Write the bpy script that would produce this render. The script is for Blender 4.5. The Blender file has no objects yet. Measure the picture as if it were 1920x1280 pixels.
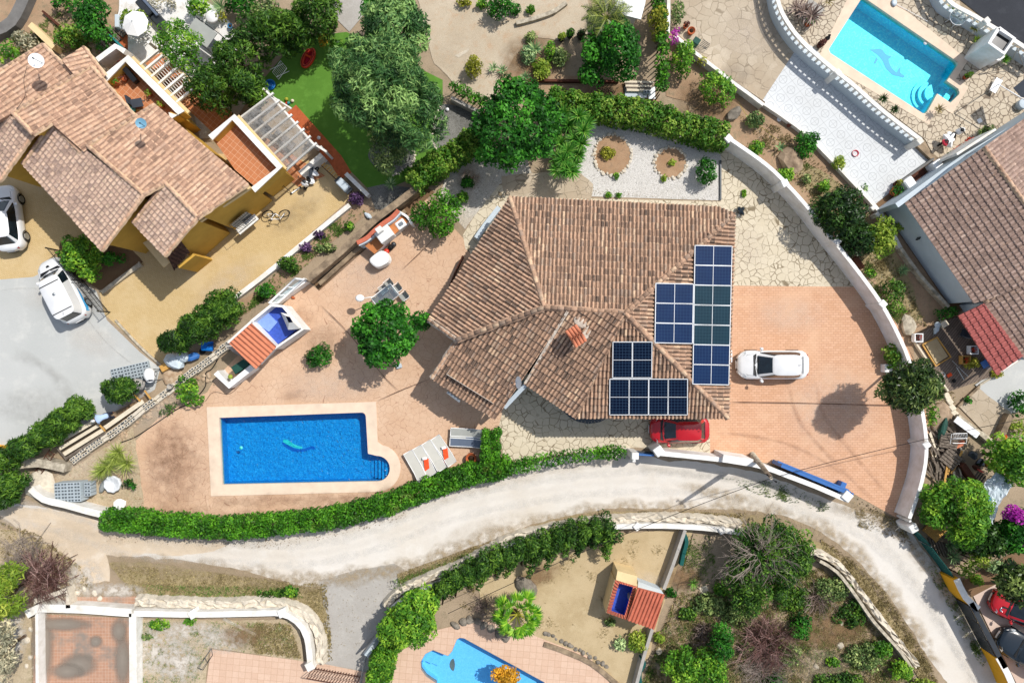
import bpy,bmesh,math,random
import numpy as np
from mathutils import Vector,Matrix
from mathutils.geometry import tessellate_polygon
R_ = math.radians
S = bpy.context.scene
COL = S.collection
# ------------------------------------------------------------------ camera, sky, sun, exposure
H = 42.7                      # camera height above the ground (m)
PX = 30.0                     # photo pixels per metre on the ground
cam = bpy.data.cameras.new('camera'); cam.lens = 24; cam.sensor_width = 36; cam.clip_end = 1500
camo = bpy.data.objects.new('camera',cam); COL.objects.link(camo); camo.location = (0,0,H); S.camera = camo
SUN_EL,SUN_DIR = R_(53.5),Vector((0.775,0.632,0))      # horizontal direction towards the sun
sun_az = math.atan2(SUN_DIR.x,SUN_DIR.y)
S.world = bpy.data.worlds.new('World'); S.world.use_nodes = True
wn = S.world.node_tree.nodes; wl = S.world.node_tree.links
sky = wn.new('ShaderNodeTexSky'); sky.sky_type = 'NISHITA'; sky.sun_disc = False
sky.sun_elevation = SUN_EL; sky.sun_rotation = sun_az; sky.air_density = 1.0; sky.dust_density = 1.2
hs = wn.new('ShaderNodeHueSaturation'); hs.inputs['Saturation'].default_value = .62; wl.new(sky.outputs[0],hs.inputs['Color'])
wl.new(hs.outputs[0],wn['Background'].inputs[0]); wn['Background'].inputs[1].default_value = 0.15
sl = bpy.data.lights.new('sun','SUN'); sl.energy = 4.15; sl.angle = R_(0.55); sl.color = (1,.955,.89)
so = bpy.data.objects.new('sun',sl); COL.objects.link(so)
tosun = Vector((SUN_DIR.x*math.cos(SUN_EL),SUN_DIR.y*math.cos(SUN_EL),math.sin(SUN_EL)))
so.rotation_euler = tosun.to_track_quat('Z','Y').to_euler(); so.location = (20,20,60)
S.view_settings.view_transform = 'Standard'; S.view_settings.look = 'None'
S.view_settings.exposure = 0.1; S.view_settings.gamma = 1
S.cycles.max_bounces = 8; S.cycles.transparent_max_bounces = 16

rng = np.random.default_rng(7)
random.seed(7)
def W(u,v,z=0.0):
    k = (H - z) / H / PX
    return Vector(((u - 960) * k,(640 - v) * k,z))
def WL(pts,z=0.0): return [W(u,v,z) for u,v in pts]
def hexc(h):
    h = h.lstrip('#'); o = []
    for i in (0,2,4):
        c = int(h[i:i+2],16) / 255
        o.append(c/12.92 if c <= .04045 else ((c+.055)/1.055)**2.4)
    return (*o,1)

# ------------------------------------------------------------------ materials
MT = {}
class NT:
    def __init__(s,name):
        s.m = bpy.data.materials.new(name); s.m.use_nodes = True
        s.n = s.m.node_tree.nodes; s.l = s.m.node_tree.links
        s.b = s.n['Principled BSDF']; s.pos = s.n.new('ShaderNodeNewGeometry').outputs['Position']
        MT[name] = s.m
    def new(s,t,**k):
        n = s.n.new('ShaderNode' + t)
        for a,b in k.items(): setattr(n,a,b)
        return n
    def put(s,sock,v):
        if hasattr(v,'node'): s.l.new(v,sock)
        else: sock.default_value = v
    def mapping(s,rot=0,scale=1,loc=(0,0,0),vec=None):
        n = s.new('Mapping'); n.inputs['Rotation'].default_value = (0,0,R_(rot))
        sc = scale if isinstance(scale,tuple) else (scale,)*3
        n.inputs['Scale'].default_value = sc; n.inputs['Location'].default_value = loc
        s.l.new(vec or s.pos,n.inputs['Vector']); return n.outputs[0]
    def noise(s,scale,detail=3,rough=.55,vec=None):
        n = s.new('TexNoise'); s.l.new(vec or s.pos,n.inputs['Vector'])
        n.inputs['Scale'].default_value = scale; n.inputs['Detail'].default_value = detail
        n.inputs['Roughness'].default_value = rough; return n.outputs['Fac']
    def ramp(s,fac,a,b):
        n = s.new('MapRange'); s.put(n.inputs[0],fac); n.inputs[1].default_value = a; n.inputs[2].default_value = b
        return n.outputs[0]
    def mix(s,f,a,b,mode='MIX'):
        n = s.new('Mix',data_type='RGBA',blend_type=mode)
        s.put(n.inputs[0],f); s.put(n.inputs[6],a); s.put(n.inputs[7],b); return n.outputs[2]
    def math(s,op,a,b=0.0):
        n = s.new('Math',operation=op); s.put(n.inputs[0],a); s.put(n.inputs[1],b); return n.outputs[0]
    def vor(s,scale,feature='F1',vec=None,out='Distance',rand=1.0):
        n = s.new('TexVoronoi',feature=feature); s.l.new(vec or s.pos,n.inputs['Vector'])
        n.inputs['Scale'].default_value = scale; n.inputs['Randomness'].default_value = rand; return n.outputs[out]
    def attr(s,name):
        n = s.new('Attribute',attribute_name=name); return n.outputs['Fac']
    def bump(s,h,st=.3,d=.02):
        n = s.new('Bump'); s.put(n.inputs['Height'],h); n.inputs['Strength'].default_value = st
        n.inputs['Distance'].default_value = d; s.l.new(n.outputs[0],s.b.inputs['Normal'])
    def done(s,col,rough=.85,spec=.3,metal=0):
        s.put(s.b.inputs['Base Color'],col); s.put(s.b.inputs['Roughness'],rough)
        s.b.inputs['Specular IOR Level'].default_value = spec; s.b.inputs['Metallic'].default_value = metal
        return s.m
def plain(name,c,rough=.6,spec=.4,metal=0,var=.12,scale=1.5,dirt=None,coat=0):
    t = NT(name); c = hexc(c)
    d = tuple(x*(1-var*2) for x in c[:3]) + (1,)
    col = t.mix(t.ramp(t.noise(scale,5,.65),.35,.7),c,d if dirt is None else hexc(dirt))
    t.b.inputs['Coat Weight'].default_value = coat
    return t.done(col,rough,spec,metal)
def soil(name,cols,scale=.5,fine=6,rough=.95,bump=.4,grit=.35):
    """earthy sheet: three tones in large patches, gritty fine grain"""
    t = NT(name); a,b,c = [hexc(x) for x in cols]
    col = t.mix(t.ramp(t.noise(scale,6,.65),.38,.62),a,b)
    col = t.mix(t.ramp(t.noise(scale*3.3,5,.7),.52,.68),col,c)
    g = t.noise(fine*3,4,.75)
    gg = t.ramp(g,.3,.7)
    col = t.mix(grit,col,t.mix(gg,tuple(x*.45 for x in b[:3]) + (1,),tuple(min(1,x*1.35) for x in a[:3]) + (1,)))
    t.bump(g,bump,.04); return t.done(col,rough,.15)
def gravel(name,cols,scale=14,mixs=.6):
    t = NT(name); a,b,c = [hexc(x) for x in cols]
    v = t.vor(scale,out='Color'); sx = t.new('SeparateXYZ'); t.l.new(v,sx.inputs[0])
    col = t.mix(sx.outputs[0],a,b); col = t.mix(t.ramp(t.noise(.5,5,.6),.45,.65),col,c)
    e = t.ramp(t.vor(scale,'DISTANCE_TO_EDGE'),0,.09)
    col = t.mix(e,tuple(x*.5 for x in b[:3]) + (1,),col)
    t.bump(e,.5,.02); return t.done(col,.9,.2)
def crazy(name,c1,c2,joint,scale=1.9,jw=.045,stain=None,fade=.5):
    """irregular flagstones: cells, joints that fade in and out, stains"""
    t = NT(name); a,b,j = hexc(c1),hexc(c2),hexc(joint)
    w = t.new('VectorMath',operation='ADD')
    nz = t.new('TexNoise'); t.l.new(t.pos,nz.inputs['Vector']); nz.inputs['Scale'].default_value = 1.6
    sc = t.new('VectorMath',operation='SCALE'); t.l.new(nz.outputs['Color'],sc.inputs[0]); sc.inputs['Scale'].default_value = .35
    t.l.new(t.pos,w.inputs[0]); t.l.new(sc.outputs[0],w.inputs[1])
    fl = t.new('VectorMath',operation='MULTIPLY'); t.l.new(w.outputs[0],fl.inputs[0]); fl.inputs[1].default_value = (1,1,0)
    vec = fl.outputs[0]
    cell = t.new('SeparateXYZ'); t.l.new(t.vor(scale,vec=vec,out='Color'),cell.inputs[0])
    col = t.mix(cell.outputs[0],a,b)
    col = t.mix(t.math('MULTIPLY',t.ramp(t.noise(9,5,.7),.4,.75),.35),col,tuple(x*.7 for x in b[:3]) + (1,))
    big = t.ramp(t.noise(.35,5,.6),.4,.62)
    if stain: col = t.mix(t.math('MULTIPLY',big,.6),col,hexc(stain))
    d = t.ramp(t.vor(scale,'DISTANCE_TO_EDGE',vec=vec),jw*.4,jw)
    m = t.math('SUBTRACT',1.0,d)
    m = t.math('MULTIPLY',m,t.ramp(t.noise(.8,4,.6),.5-fade*.45,.62-fade*.3))
    col = t.mix(m,col,j); t.bump(d,.35,.02); return t.done(col,.85,.25)
def brick(name,c1,c2,mort,w=.24,h=.12,rot=0,msize=.012,off=.5,stain=None,sval=.5,sscale=.35):
    t = NT(name)
    n = t.new('TexBrick'); n.offset = off; t.l.new(t.mapping(rot),n.inputs['Vector'])
    n.inputs['Color1'].default_value = hexc(c1); n.inputs['Color2'].default_value = hexc(c2); n.inputs['Mortar'].default_value = hexc(mort)
    n.inputs['Scale'].default_value = 1; n.inputs['Mortar Size'].default_value = msize
    n.inputs['Brick Width'].default_value = w; n.inputs['Row Height'].default_value = h; n.inputs['Bias'].default_value = -.1
    col = n.outputs['Color']
    col = t.mix(t.math('MULTIPLY',t.ramp(t.noise(7,5,.7),.45,.75),.3),col,tuple(x*.65 for x in hexc(c2)[:3]) + (1,))
    if stain: col = t.mix(t.math('MULTIPLY',t.ramp(t.noise(sscale,6,.62),.5,.62),sval),col,hexc(stain))
    t.bump(n.outputs['Fac'],-.3,.01); return t.done(col,.85,.25)
def leafmat(name,dark,mid,light,trans=.25,rough=.55):
    t = NT(name); a = t.attr('rnd')
    k = (1.45,1.35,1.25) if name in ('leaf_pine',) else (1.55,1.25,.9) if name == 'leaf_olive' else (1,1,1) if name[:5] in ('petal','twig_','grass') or name in ('yellow_bush','leaf_lime','leaf_striped','leaf_fan','leaf_purple','leaf_red','bronze_bush') else (1.75,1.27,1.0)
    wm = lambda h: tuple(x*y for x,y in zip(hexc(h)[:3],k)) + (1,)
    n = t.new('ValToRGB'); t.l.new(a,n.inputs[0]); e = n.color_ramp.elements
    e[0].color = tuple(x*.75 for x in wm(dark)[:3])+(1,); e[1].color = tuple(min(1,x*1.22) for x in wm(light)[:3])+(1,); m = e.new(.5); m.color = wm(mid)
    lc = n.outputs[0]
    if 'hedge' in name: lc = t.mix(t.math('MULTIPLY',t.ramp(t.noise(1.1,5,.7),.58,.72),.5),lc,hexc('#77683f'))
    t.done(lc,rough,.25)
    tr = t.new('BsdfTranslucent'); t.l.new(lc,tr.inputs[0])
    mx = t.new('MixShader'); mx.inputs[0].default_value = trans
    t.l.new(t.b.outputs[0],mx.inputs[1]); t.l.new(tr.outputs[0],mx.inputs[2])
    t.l.new(mx.outputs[0],t.n['Material Output'].inputs['Surface']); return t.m
def tilemat(name,cols,rough=.85):
    """roof tiles: each tile has its own 'rnd'; lichen and soot spots follow the world"""
    t = NT(name); n = t.new('ValToRGB'); t.l.new(t.attr('rnd'),n.inputs[0]); e = n.color_ramp.elements
    k = len(cols); e[0].color = hexc(cols[0]); e[1].color = hexc(cols[-1])
    for i in range(1,k-1): x = e.new(i/(k-1)); x.color = hexc(cols[i])
    col = n.outputs[0]
    col = t.mix(t.math('MULTIPLY',t.ramp(t.noise(6,5,.7),.48,.72),.55),col,hexc('#4a3c34'))
    col = t.mix(t.math('MULTIPLY',t.ramp(t.noise(3.1,5,.7),.56,.72),.4),col,hexc('#c9a586'))
    col = t.mix(t.math('MULTIPLY',t.ramp(t.noise(.9,6,.72),.5,.7),.32),col,hexc('#5d4d42'))
    return t.done(col,rough,.2)

# ------------------------------------------------------------------ mesh helpers
ORG = {}
def tag(o,label=None,cat=None,group=None,kind=None):
    if label: o['label'] = label
    if cat: o['category'] = cat
    if group: o['group'] = group
    if kind: o['kind'] = kind
    return o
def thing(name,label,cat,loc=(0,0,0),rz=0,group=None):
    o = bpy.data.objects.new(name,None); COL.objects.link(o); o.empty_display_size = .3
    o.location = loc; o.rotation_euler = (0,0,rz); ORG[o.name] = Vector(loc)
    return tag(o,label,cat,group)
class MB:
    """mesh bucket: vertices, faces, smooth flags and a per-face random value"""
    def __init__(s): s.v = []; s.f = []; s.r = []; s.sm = []
    def add(s,vs,fs,r=None,smooth=False):
        o = len(s.v); s.v += [tuple(x) for x in vs]
        s.f += [tuple(i+o for i in f) for f in fs]
        rr = random.random() if r is None else r
        s.r += [rr]*len(fs); s.sm += [smooth]*len(fs); return s
    def box(s,c,size,rz=0,tilt=None,r=None):
        cx,cy,cz = c; a,b,h = size[0]/2,size[1]/2,size[2]/2
        vs = [Vector((x*a,y*b,z*h)) for x in (-1,1) for y in (-1,1) for z in (-1,1)]
        M = Matrix.Rotation(rz,3,'Z')
        if tilt is not None: M = M @ tilt
        vs = [M @ v + Vector(c) for v in vs]
        return s.add(vs,[(0,1,3,2),(4,6,7,5),(0,4,5,1),(2,3,7,6),(0,2,6,4),(1,5,7,3)],r)
    def bbox(s,c,size,bev=.02,rz=0,r=None):
        """box with chamfered vertical and top edges"""
        a,b = size[0]/2,size[1]/2; z0 = c[2]-size[2]/2; z1 = c[2]+size[2]/2
        def ring(i,z): 
            p = [(-a+i+bev,-b+i),(a-i-bev,-b+i),(a-i,-b+i+bev),(a-i,b-i-bev),(a-i-bev,b-i),(-a+i+bev,b-i),(-a+i,b-i-bev),(-a+i,-b+i+bev)]
            cs,sn = math.cos(rz),math.sin(rz)
            return [(c[0]+x*cs-y*sn,c[1]+x*sn+y*cs,z) for x,y in p]
        vs = ring(0,z0) + ring(0,z1-bev) + ring(bev,z1)
        fs = [tuple(reversed(range(8))),tuple(range(16,24))]
        for k in (0,8):
            for i in range(8): j = (i+1) % 8; fs.append((k+i,k+j,k+8+j,k+8+i))
        return s.add(vs,fs,r)
    def prism(s,poly,z0,z1,r=None,top=True,bottom=False):
        """poly: world xy ring"""
        n = len(poly); ar = sum(poly[i][0]*poly[(i+1) % n][1]-poly[(i+1) % n][0]*poly[i][1] for i in range(n))
        if ar < 0: poly = poly[::-1]
        vs = [(p[0],p[1],z0) for p in poly] + [(p[0],p[1],z1) for p in poly]
        fs = [(i,(i+1) % n,n+(i+1) % n,n+i) for i in range(n)]
        if top:
            for t in tessellate_polygon([[Vector((p[0],p[1],0)) for p in poly]]):
                a,b,c = t; P = poly
                cr = (P[b][0]-P[a][0])*(P[c][1]-P[a][1])-(P[c][0]-P[a][0])*(P[b][1]-P[a][1])
                t = (a,b,c) if cr > 0 else (a,c,b)
                fs.append(tuple(n+i for i in t))
                if bottom: fs.append(tuple(reversed(t)))
        return s.add(vs,fs,r)
    def ribbon(s,path,w,z0,z1,r=None,closed=False):
        """wall along a world xy path with width w"""
        n = len(path); P = [Vector((p[0],p[1])) for p in path]; L = []; Rr = []
        for i in range(n):
            if closed: d = P[(i+1) % n]-P[i-1]
            else: d = P[min(i+1,n-1)]-P[max(i-1,0)]
            d.normalize(); q = Vector((-d.y,d.x)) * w/2; L.append(P[i]+q); Rr.append(P[i]-q)
        zz0 = z0 if hasattr(z0,'__len__') else [z0]*n; zz1 = z1 if hasattr(z1,'__len__') else [z1]*n
        vs = []
        for i in range(n): vs += [(*L[i],zz0[i]),(*L[i],zz1[i]),(*Rr[i],zz1[i]),(*Rr[i],zz0[i])]
        fs = []
        for i in range(n if closed else n-1):
            a = 4*i; b = 4*((i+1) % n)
            fs += [(a,b,b+1,a+1),(a+1,b+1,b+2,a+2),(a+2,b+2,b+3,a+3)]
        if not closed: fs += [(0,1,2,3),(4*n-1,4*n-2,4*n-3,4*n-4)]
        return s.add(vs,fs,r)
    def tube(s,pts,rad,seg=8,r=None,caps=True):
        pts = [Vector(p) for p in pts]; n = len(pts); vs = []
        rd = rad if hasattr(rad,'__len__') else [rad]*n
        for i,p in enumerate(pts):
            d = (pts[min(i+1,n-1)]-pts[max(i-1,0)]).normalized()
            a = d.cross(Vector((0,0,1))); 
            if a.length < .05: a = d.cross(Vector((1,0,0)))
            a.normalize(); b = d.cross(a)
            for k in range(seg):
                t = 2*math.pi*k/seg; vs.append(p + (a*math.cos(t)+b*math.sin(t))*rd[i])
        fs = []
        for i in range(n-1):
            for k in range(seg): fs.append((i*seg+k,i*seg+(k+1) % seg,(i+1)*seg+(k+1) % seg,(i+1)*seg+k))
        if caps: fs += [tuple(range(seg)),tuple(reversed(range((n-1)*seg,n*seg)))]
        return s.add(vs,fs,r,smooth=seg > 5)
    def lathe(s,c,prof,seg=20,r=None,sx=1,sy=1,rz=0):
        """prof: list of (radius, z)"""
        vs = []; cs,sn = math.cos(rz),math.sin(rz)
        for ra,z in prof:
            for k in range(seg):
                t = 2*math.pi*k/seg; x = ra*math.cos(t)*sx; y = ra*math.sin(t)*sy
                vs.append((c[0]+x*cs-y*sn,c[1]+x*sn+y*cs,c[2]+z))
        fs = []
        for i in range(len(prof)-1):
            for k in range(seg): fs.append((i*seg+k,i*seg+(k+1) % seg,(i+1)*seg+(k+1) % seg,(i+1)*seg+k))
        if prof[0][0] > 0: fs.append(tuple(reversed(range(seg))))
        if prof[-1][0] > 0: fs.append(tuple(range((len(prof)-1)*seg,len(prof)*seg)))
        return s.add(vs,fs,r,smooth=True)
    def quad(s,a,b,c,d,r=None): return s.add([a,b,c,d],[(0,1,2,3)],r)
    def rock(s,c,rad,squash=.6,seed=0,r=None):
        rr = np.random.default_rng(seed); bm = bmesh.new(); bmesh.ops.create_icosphere(bm,subdivisions=2,radius=1)
        ph = rr.uniform(0,6,(4,3)); vs = []
        sc = rad if hasattr(rad,'__len__') else (rad,rad*rr.uniform(.7,1),rad*squash)
        a = rr.uniform(0,6)
        for v in bm.verts:
            k = 1+.16*math.sin(2.3*v.co.x+ph[0][0])+.14*math.sin(3.1*v.co.y+ph[0][1])+.12*math.sin(4*v.co.z+2*v.co.x+ph[0][2])+rr.uniform(-.06,.06)
            x,y,z = v.co.x*k*sc[0],v.co.y*k*sc[1],v.co.z*k*sc[2]
            vs.append((c[0]+x*math.cos(a)-y*math.sin(a),c[1]+x*math.sin(a)+y*math.cos(a),c[2]+z))
        fs = [tuple(v.index for v in f.verts) for f in bm.faces]; bm.free()
        return s.add(vs,fs,r)
def link(name,me,mat=None,parent=None,origin=None):
    o = bpy.data.objects.new(name,me); COL.objects.link(o)
    if mat: me.materials.append(MT[mat] if isinstance(mat,str) else mat)
    if parent is not None: o.parent = parent
    if origin is not None: o.location = origin
    return o
def build(name,mb,mat,parent=None,local=False,origin=None):
    """link one mesh object.  World coordinates are shifted to the parent's origin unless local"""
    me = bpy.data.meshes.new(name)
    v = np.array(mb.v,dtype=float).reshape(-1,3)
    if local: off = None
    elif parent is not None:
        off = Vector((0,0,0)); q = parent
        off = ORG[parent.name]
    else:
        off = Vector(origin) if origin is not None else Vector(((v[:,0].min()+v[:,0].max())/2,(v[:,1].min()+v[:,1].max())/2,v[:,2].min()))
    if off is not None: v = v - np.array(off)
    me.from_pydata(v.tolist(),[],mb.f); me.update()
    me.polygons.foreach_set('use_smooth',mb.sm)
    me.attributes.new('rnd','FLOAT','FACE'); me.attributes['rnd'].data.foreach_set('value',mb.r)
    o = link(name,me,mat,parent)
    if parent is None and off is not None: o.location = off; ORG[o.name] = Vector(off)
    elif parent is not None and off is not None: ORG[o.name] = Vector(off)
    return o
def sub(name,mb,mat,part):
    """a part of a part: same coordinates as the part"""
    return build(name,mb,mat,part)
def inset(poly,d):
    """offset a world polygon inwards by d"""
    n = len(poly); P = [Vector((p[0],p[1])) for p in poly]
    ar = sum(P[i].x*P[(i+1) % n].y-P[(i+1) % n].x*P[i].y for i in range(n)); sg = 1 if ar > 0 else -1; out = []
    for i in range(n):
        a,b,c = P[i-1],P[i],P[(i+1) % n]; d1 = (b-a).normalized(); d2 = (c-b).normalized()
        n1 = Vector((-d1.y,d1.x))*sg; n2 = Vector((-d2.y,d2.x))*sg; m = n1+n2
        if m.length < .2: m = n1
        m = m.normalized(); out.append(b + m*d/max(.35,m.dot(n1)))
    return [(p.x,p.y) for p in out]
def smooth_path(pts,step=8,closed=False):
    """Catmull-Rom through photo-pixel points"""
    P = [Vector((p[0],p[1])) for p in pts]; n = len(P); out = []
    for i in range(n if closed else n-1):
        g = lambda k: P[k % n] if closed else P[max(0,min(n-1,k))]
        a,b,c,d = g(i-1),g(i),g(i+1),g(i+2); m = max(1,int((c-b).length/step))
        for k in range(m):
            t = k/m; out.append(.5*((2*b)+(c-a)*t+(2*a-5*b+4*c-d)*t*t+(3*b-a-3*c+d)*t**3))
    if not closed: out.append(P[-1])
    return [(p.x,p.y) for p in out]
def ragged(pts,amp=4,step=7,seed=1):
    """subdivide and roughen a pixel outline"""
    rr = np.random.default_rng(seed); P = [Vector((p[0],p[1])) for p in pts]; out = []; n = len(P); q = 0
    for i in range(n):
        a,b = P[i],P[(i+1) % n]; m = max(1,int((b-a).length/step)); nn = (b-a).normalized(); nn = Vector((-nn.y,nn.x))
        for k in range(m):
            q = q*.6 + rr.normal()*amp*.5; out.append(a+(b-a)*k/m + nn*q)
    return [(p.x,p.y) for p in out]
HOLES = []
def inpoly(p,poly):
    c = False; n = len(poly)
    for i in range(n):
        a,b = poly[i],poly[i-1]
        if (a[1] > p[1]) != (b[1] > p[1]) and p[0] < (b[0]-a[0])*(p[1]-a[1])/(b[1]-a[1])+a[0]: c = not c
    return c
ZL = [0]
def sheet(name,poly,mat,z=None,holes=(),kind='structure',world=False):
    """flat ground sheet with holes, each a little above the one below"""
    if z is None: ZL[0] += 1; z = ZL[0]*.0015
    P = [Vector((p[0],p[1],0)) for p in poly] if world else [Vector((*W(u,v)[:2],0)) for u,v in poly]
    rings = [P]
    for h in holes:
        rings.append([Vector((p[0],p[1],0)) for p in h])
    flat = [p for r in rings for p in r]; tr = tessellate_polygon(rings); fs = []
    for a,b,c in tr:
        A,B,Cc = flat[a],flat[b],flat[c]
        fs.append((a,b,c) if (B-A).cross(Cc-A).z > 0 else (a,c,b))
    mb = MB(); mb.add([(p.x,p.y,z) for p in flat],fs)
    o = build(name,mb,mat,origin=(0,0,0))
    if kind: o['kind'] = kind
    return o
# ------------------------------------------------------------------ material library
plain('white_render','#e6e4df',.75,.3,scale=1.6,dirt='#c9c4b9')
plain('white_wall_paint','#e9e9e8',.7,.3,scale=1.3,dirt='#cfccc4')
plain('pale_blue_render','#b9c4cb',.75,.3,var=.06,scale=.7)
plain('yellow_render','#c79e48',.85,.2,var=.1,scale=.9)
plain('ochre_paint','#e0a324',.8,.2,var=.07)
plain('cream_render','#dcc394',.85,.2,var=.08)
plain('old_stone','#9b8870',.95,.2,var=.2,scale=2.5,dirt='#5f5244')
plain('pale_stone','#c4baa6',.95,.2,var=.2,scale=3,dirt='#7d7466')
plain('concrete','#a5a19a',.9,.25,var=.12,scale=2.5)
plain('dark_concrete','#74726f',.9,.25,var=.15,scale=2.5)
plain('block_grey','#a9b3b8',.9,.25,var=.06)
plain('block_hole_shade','#4b5257',.95,.1)
plain('white_plastic','#e9eaea',.4,.5,var=.02)
plain('white_cloth','#e8e8e6',.9,.2,var=.03)
plain('grey_cloth','#9b9d98',.9,.2,var=.06)
plain('sling_fabric','#bdbbb2',.85,.2,var=.04)
plain('dark_sling','#5b6677',.85,.2,var=.05)
plain('black_metal','#1d1e20',.45,.5,metal=.3)
plain('black_rubber','#161616',.8,.3)
plain('grey_metal','#9aa0a4',.35,.5,metal=.7)
plain('chrome','#cfd3d6',.15,.5,metal=1)
plain('blue_paint','#2f66a8',.45,.5,var=.06,scale=3)
plain('orange_cloth','#e2542b',.85,.2,var=.05)
plain('teal_plastic','#2f8f93',.4,.5)
plain('green_cover','#1f4b40',.7,.3,var=.15,scale=4)
plain('green_net','#1b5550',.85,.2,var=.15,scale=5)
plain('dark_window','#10151a',.12,.6)
plain('wood_new','#c99a52',.75,.3,var=.15,scale=6)
plain('wood_pale','#d9cdb6',.8,.3,var=.1,scale=5)
plain('wood_grey','#7d7267',.9,.2,var=.25,scale=8,dirt='#453d36')
plain('wood_brown','#5a3527',.8,.2,var=.2,scale=6)
plain('bark','#5f4f40',.95,.1,var=.25,scale=8)
plain('dead_wood','#8e8279',.95,.1,var=.2,scale=8)
plain('terracotta','#b5603a',.85,.2,var=.15,scale=4)
plain('terracotta_counter','#b87443',.7,.3,var=.1,scale=5)
plain('red_plastic','#d23418',.4,.5)
plain('red_tray','#c4203a',.45,.5)
plain('blue_plastic','#1274c4',.4,.5)
plain('glass_blue','#3a78a0',.08,.8)
plain('steel_dark','#3f4347',.4,.5,metal=.5)
plain('grey_fabric_dark','#3a3f47',.9,.2)
plain('skin','#b98263',.6,.3)
plain('shirt_blue','#a9bfdc',.9,.2,var=.05)
plain('trousers_dark','#2d3140',.9,.2)
plain('rubble','#b9a58c',.95,.2,var=.25,scale=4,dirt='#8f7358')
plain('stone_white','#d2c8b6',.9,.2,var=.15,scale=5)
plain('boulder','#a48f78',.95,.2,var=.25,scale=2,dirt='#6b5a49')
plain('boulder_grey','#8c8478',.95,.2,var=.25,scale=3,dirt='#59534b')
plain('flower_pink','#b01f9c',.7,.3,var=.1)
plain('mesh_grey','#8b8f8c',.8,.3)
plain('tarp_white','#c6d2d9',.5,.4,var=.15,scale=3)
plain('soil_dark','#3d2c20',.98,.1,var=.2,scale=6)
plain('mattress_blue','#4c76b4',.6,.4,var=.15,scale=4)
plain('mulch','#5d4332',.98,.1,var=.25,scale=7)
plain('polycarbonate','#d6d9db',.3,.5,var=.1)
plain('mosaic_blue','#3556b8',.5,.5,var=.15,scale=6)
plain('mosaic_pale','#7f9fe0',.5,.5,var=.1,scale=6)
plain('red_flower','#c4301c',.7,.3)
plain('green_carpet','#123d16',.95,.1,var=.2,scale=8)

soil('dirt',('#a3917a','#8f7e68','#77705a'),.35,5)
soil('garden_soil',('#a98f74','#937860','#75705a'),.6,7)
soil('dry_weeds',('#a0906e','#857757','#66683f'),.9,7,grit=.55)
soil('yard_sand',('#b9a684','#a6926f','#b8a684'),.5,6,grit=.25)
soil('rocky_ground',('#b9a98e','#9c8a6e','#7b7450'),.8,5,grit=.5)
soil('beige_gravel',('#bdb09b','#ad9d86','#b09173'),.5,8,grit=.4)
soil('bed_soil',('#a98c70','#957558','#84705a'),1.2,9,grit=.4)
soil('road_white',('#cfcac2','#c9c1b5','#d2cdc5'),.18,3,grit=.10,bump=.15)
soil('track_grey',('#c3beb5','#b9b1a5','#cbc6bd'),.4,5,grit=.2,bump=.15)
soil('road_sandy',('#cbbba5','#c0ae96','#cec2b1'),.3,4,grit=.18,bump=.2)
soil('lot_concrete',('#b5b6b3','#acaeab','#bfbfba'),.16,5,grit=.10,bump=.1)
soil('old_asphalt',('#aca8a1','#a09b94','#b5b1aa'),.5,9,grit=.4)
soil('asphalt',('#3a3c41','#34363b','#43454a'),.4,12,grit=.25,bump=.2)
soil('turf',('#578030','#4f782c','#5f8a38'),.5,14,grit=.12,bump=.2)
soil('white_patio',('#d4d2ce','#dad9d6','#b8b0a3'),.5,5,grit=.06)
soil('brown_planting',('#7c634b','#6d5540','#6a6040'),.9,8,grit=.45)
gravel('white_gravel',('#d0cdc8','#bfbbb4','#cfccc6'),13)
gravel('grey_gravel',('#7d7c78','#696862','#8b8a84'),13)
gravel('dirty_gravel',('#ccc6bc','#bab2a5','#beb3a2'),12)
crazy('crazy_cream','#ccc1ab','#c2b69e','#7f725c',2.4,.05,stain='#cbc0a9',fade=.35)
crazy('crazy_dark_joint','#c4b8a4','#b6a893','#776a5b',2.7,.07,stain='#bcae98',fade=1)
crazy('crazy_old','#bdb09c','#aea08b','#8c7f6c',1.7,.04,stain='#9d8c76',fade=.2)
crazy('stamped_concrete','#ccae93','#c9a98d','#a07c64',2.9,.018,stain='#ba977a',fade=.6)
brick('brick_paving','#cda486','#c49979','#a97e63',.30,.15,0,.010,stain='#d0ab8c',sval=.5,sscale=.3)
brick('tan_pavers','#c3ab7e','#bca374','#a98d60',.2,.1,33,.007,stain='#c8b38e',sval=.4)
brick('terrace_tiles','#b5764f','#ad6e48','#c39a7c',.3,.3,40,.012,off=0)
brick('orange_tiles','#b08a72','#a88068','#b89c8a',.2,.2,0,.012,off=0,stain='#857b71',sval=.95,sscale=.5)
brick('salmon_slabs','#cbae98','#c4a58e','#b09078',.4,.4,5,.010,off=0)
brick('pink_concrete','#c9b4a6','#c5b0a2','#b9a394',3,3,30,.008,off=0,stain='#bba08e')
brick('deck_boards','#7a6c60','#6a5d52','#3a3029',2.2,.14,-52,.012)
brick('flag_grey','#83807b','#76736e','#5c5a57',.4,.4,20,.015)
brick('stone_wall','#9f9383','#8b7f6f','#6f6557',.5,.25,0,.02)
t = NT('patio_tiles')                                       # white tiles, one in a grid carries a round motif
vec = t.mapping(-37,1/.82); sx = t.new('SeparateXYZ'); t.l.new(vec,sx.inputs[0])
fx = t.math('FRACT',sx.outputs[0]); fy = t.math('FRACT',sx.outputs[1])
dx = t.math('ABSOLUTE',t.math('SUBTRACT',fx,.5)); dy = t.math('ABSOLUTE',t.math('SUBTRACT',fy,.5))
rr = t.math('SQRT',t.math('ADD',t.math('MULTIPLY',dx,dx),t.math('MULTIPLY',dy,dy)))
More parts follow.
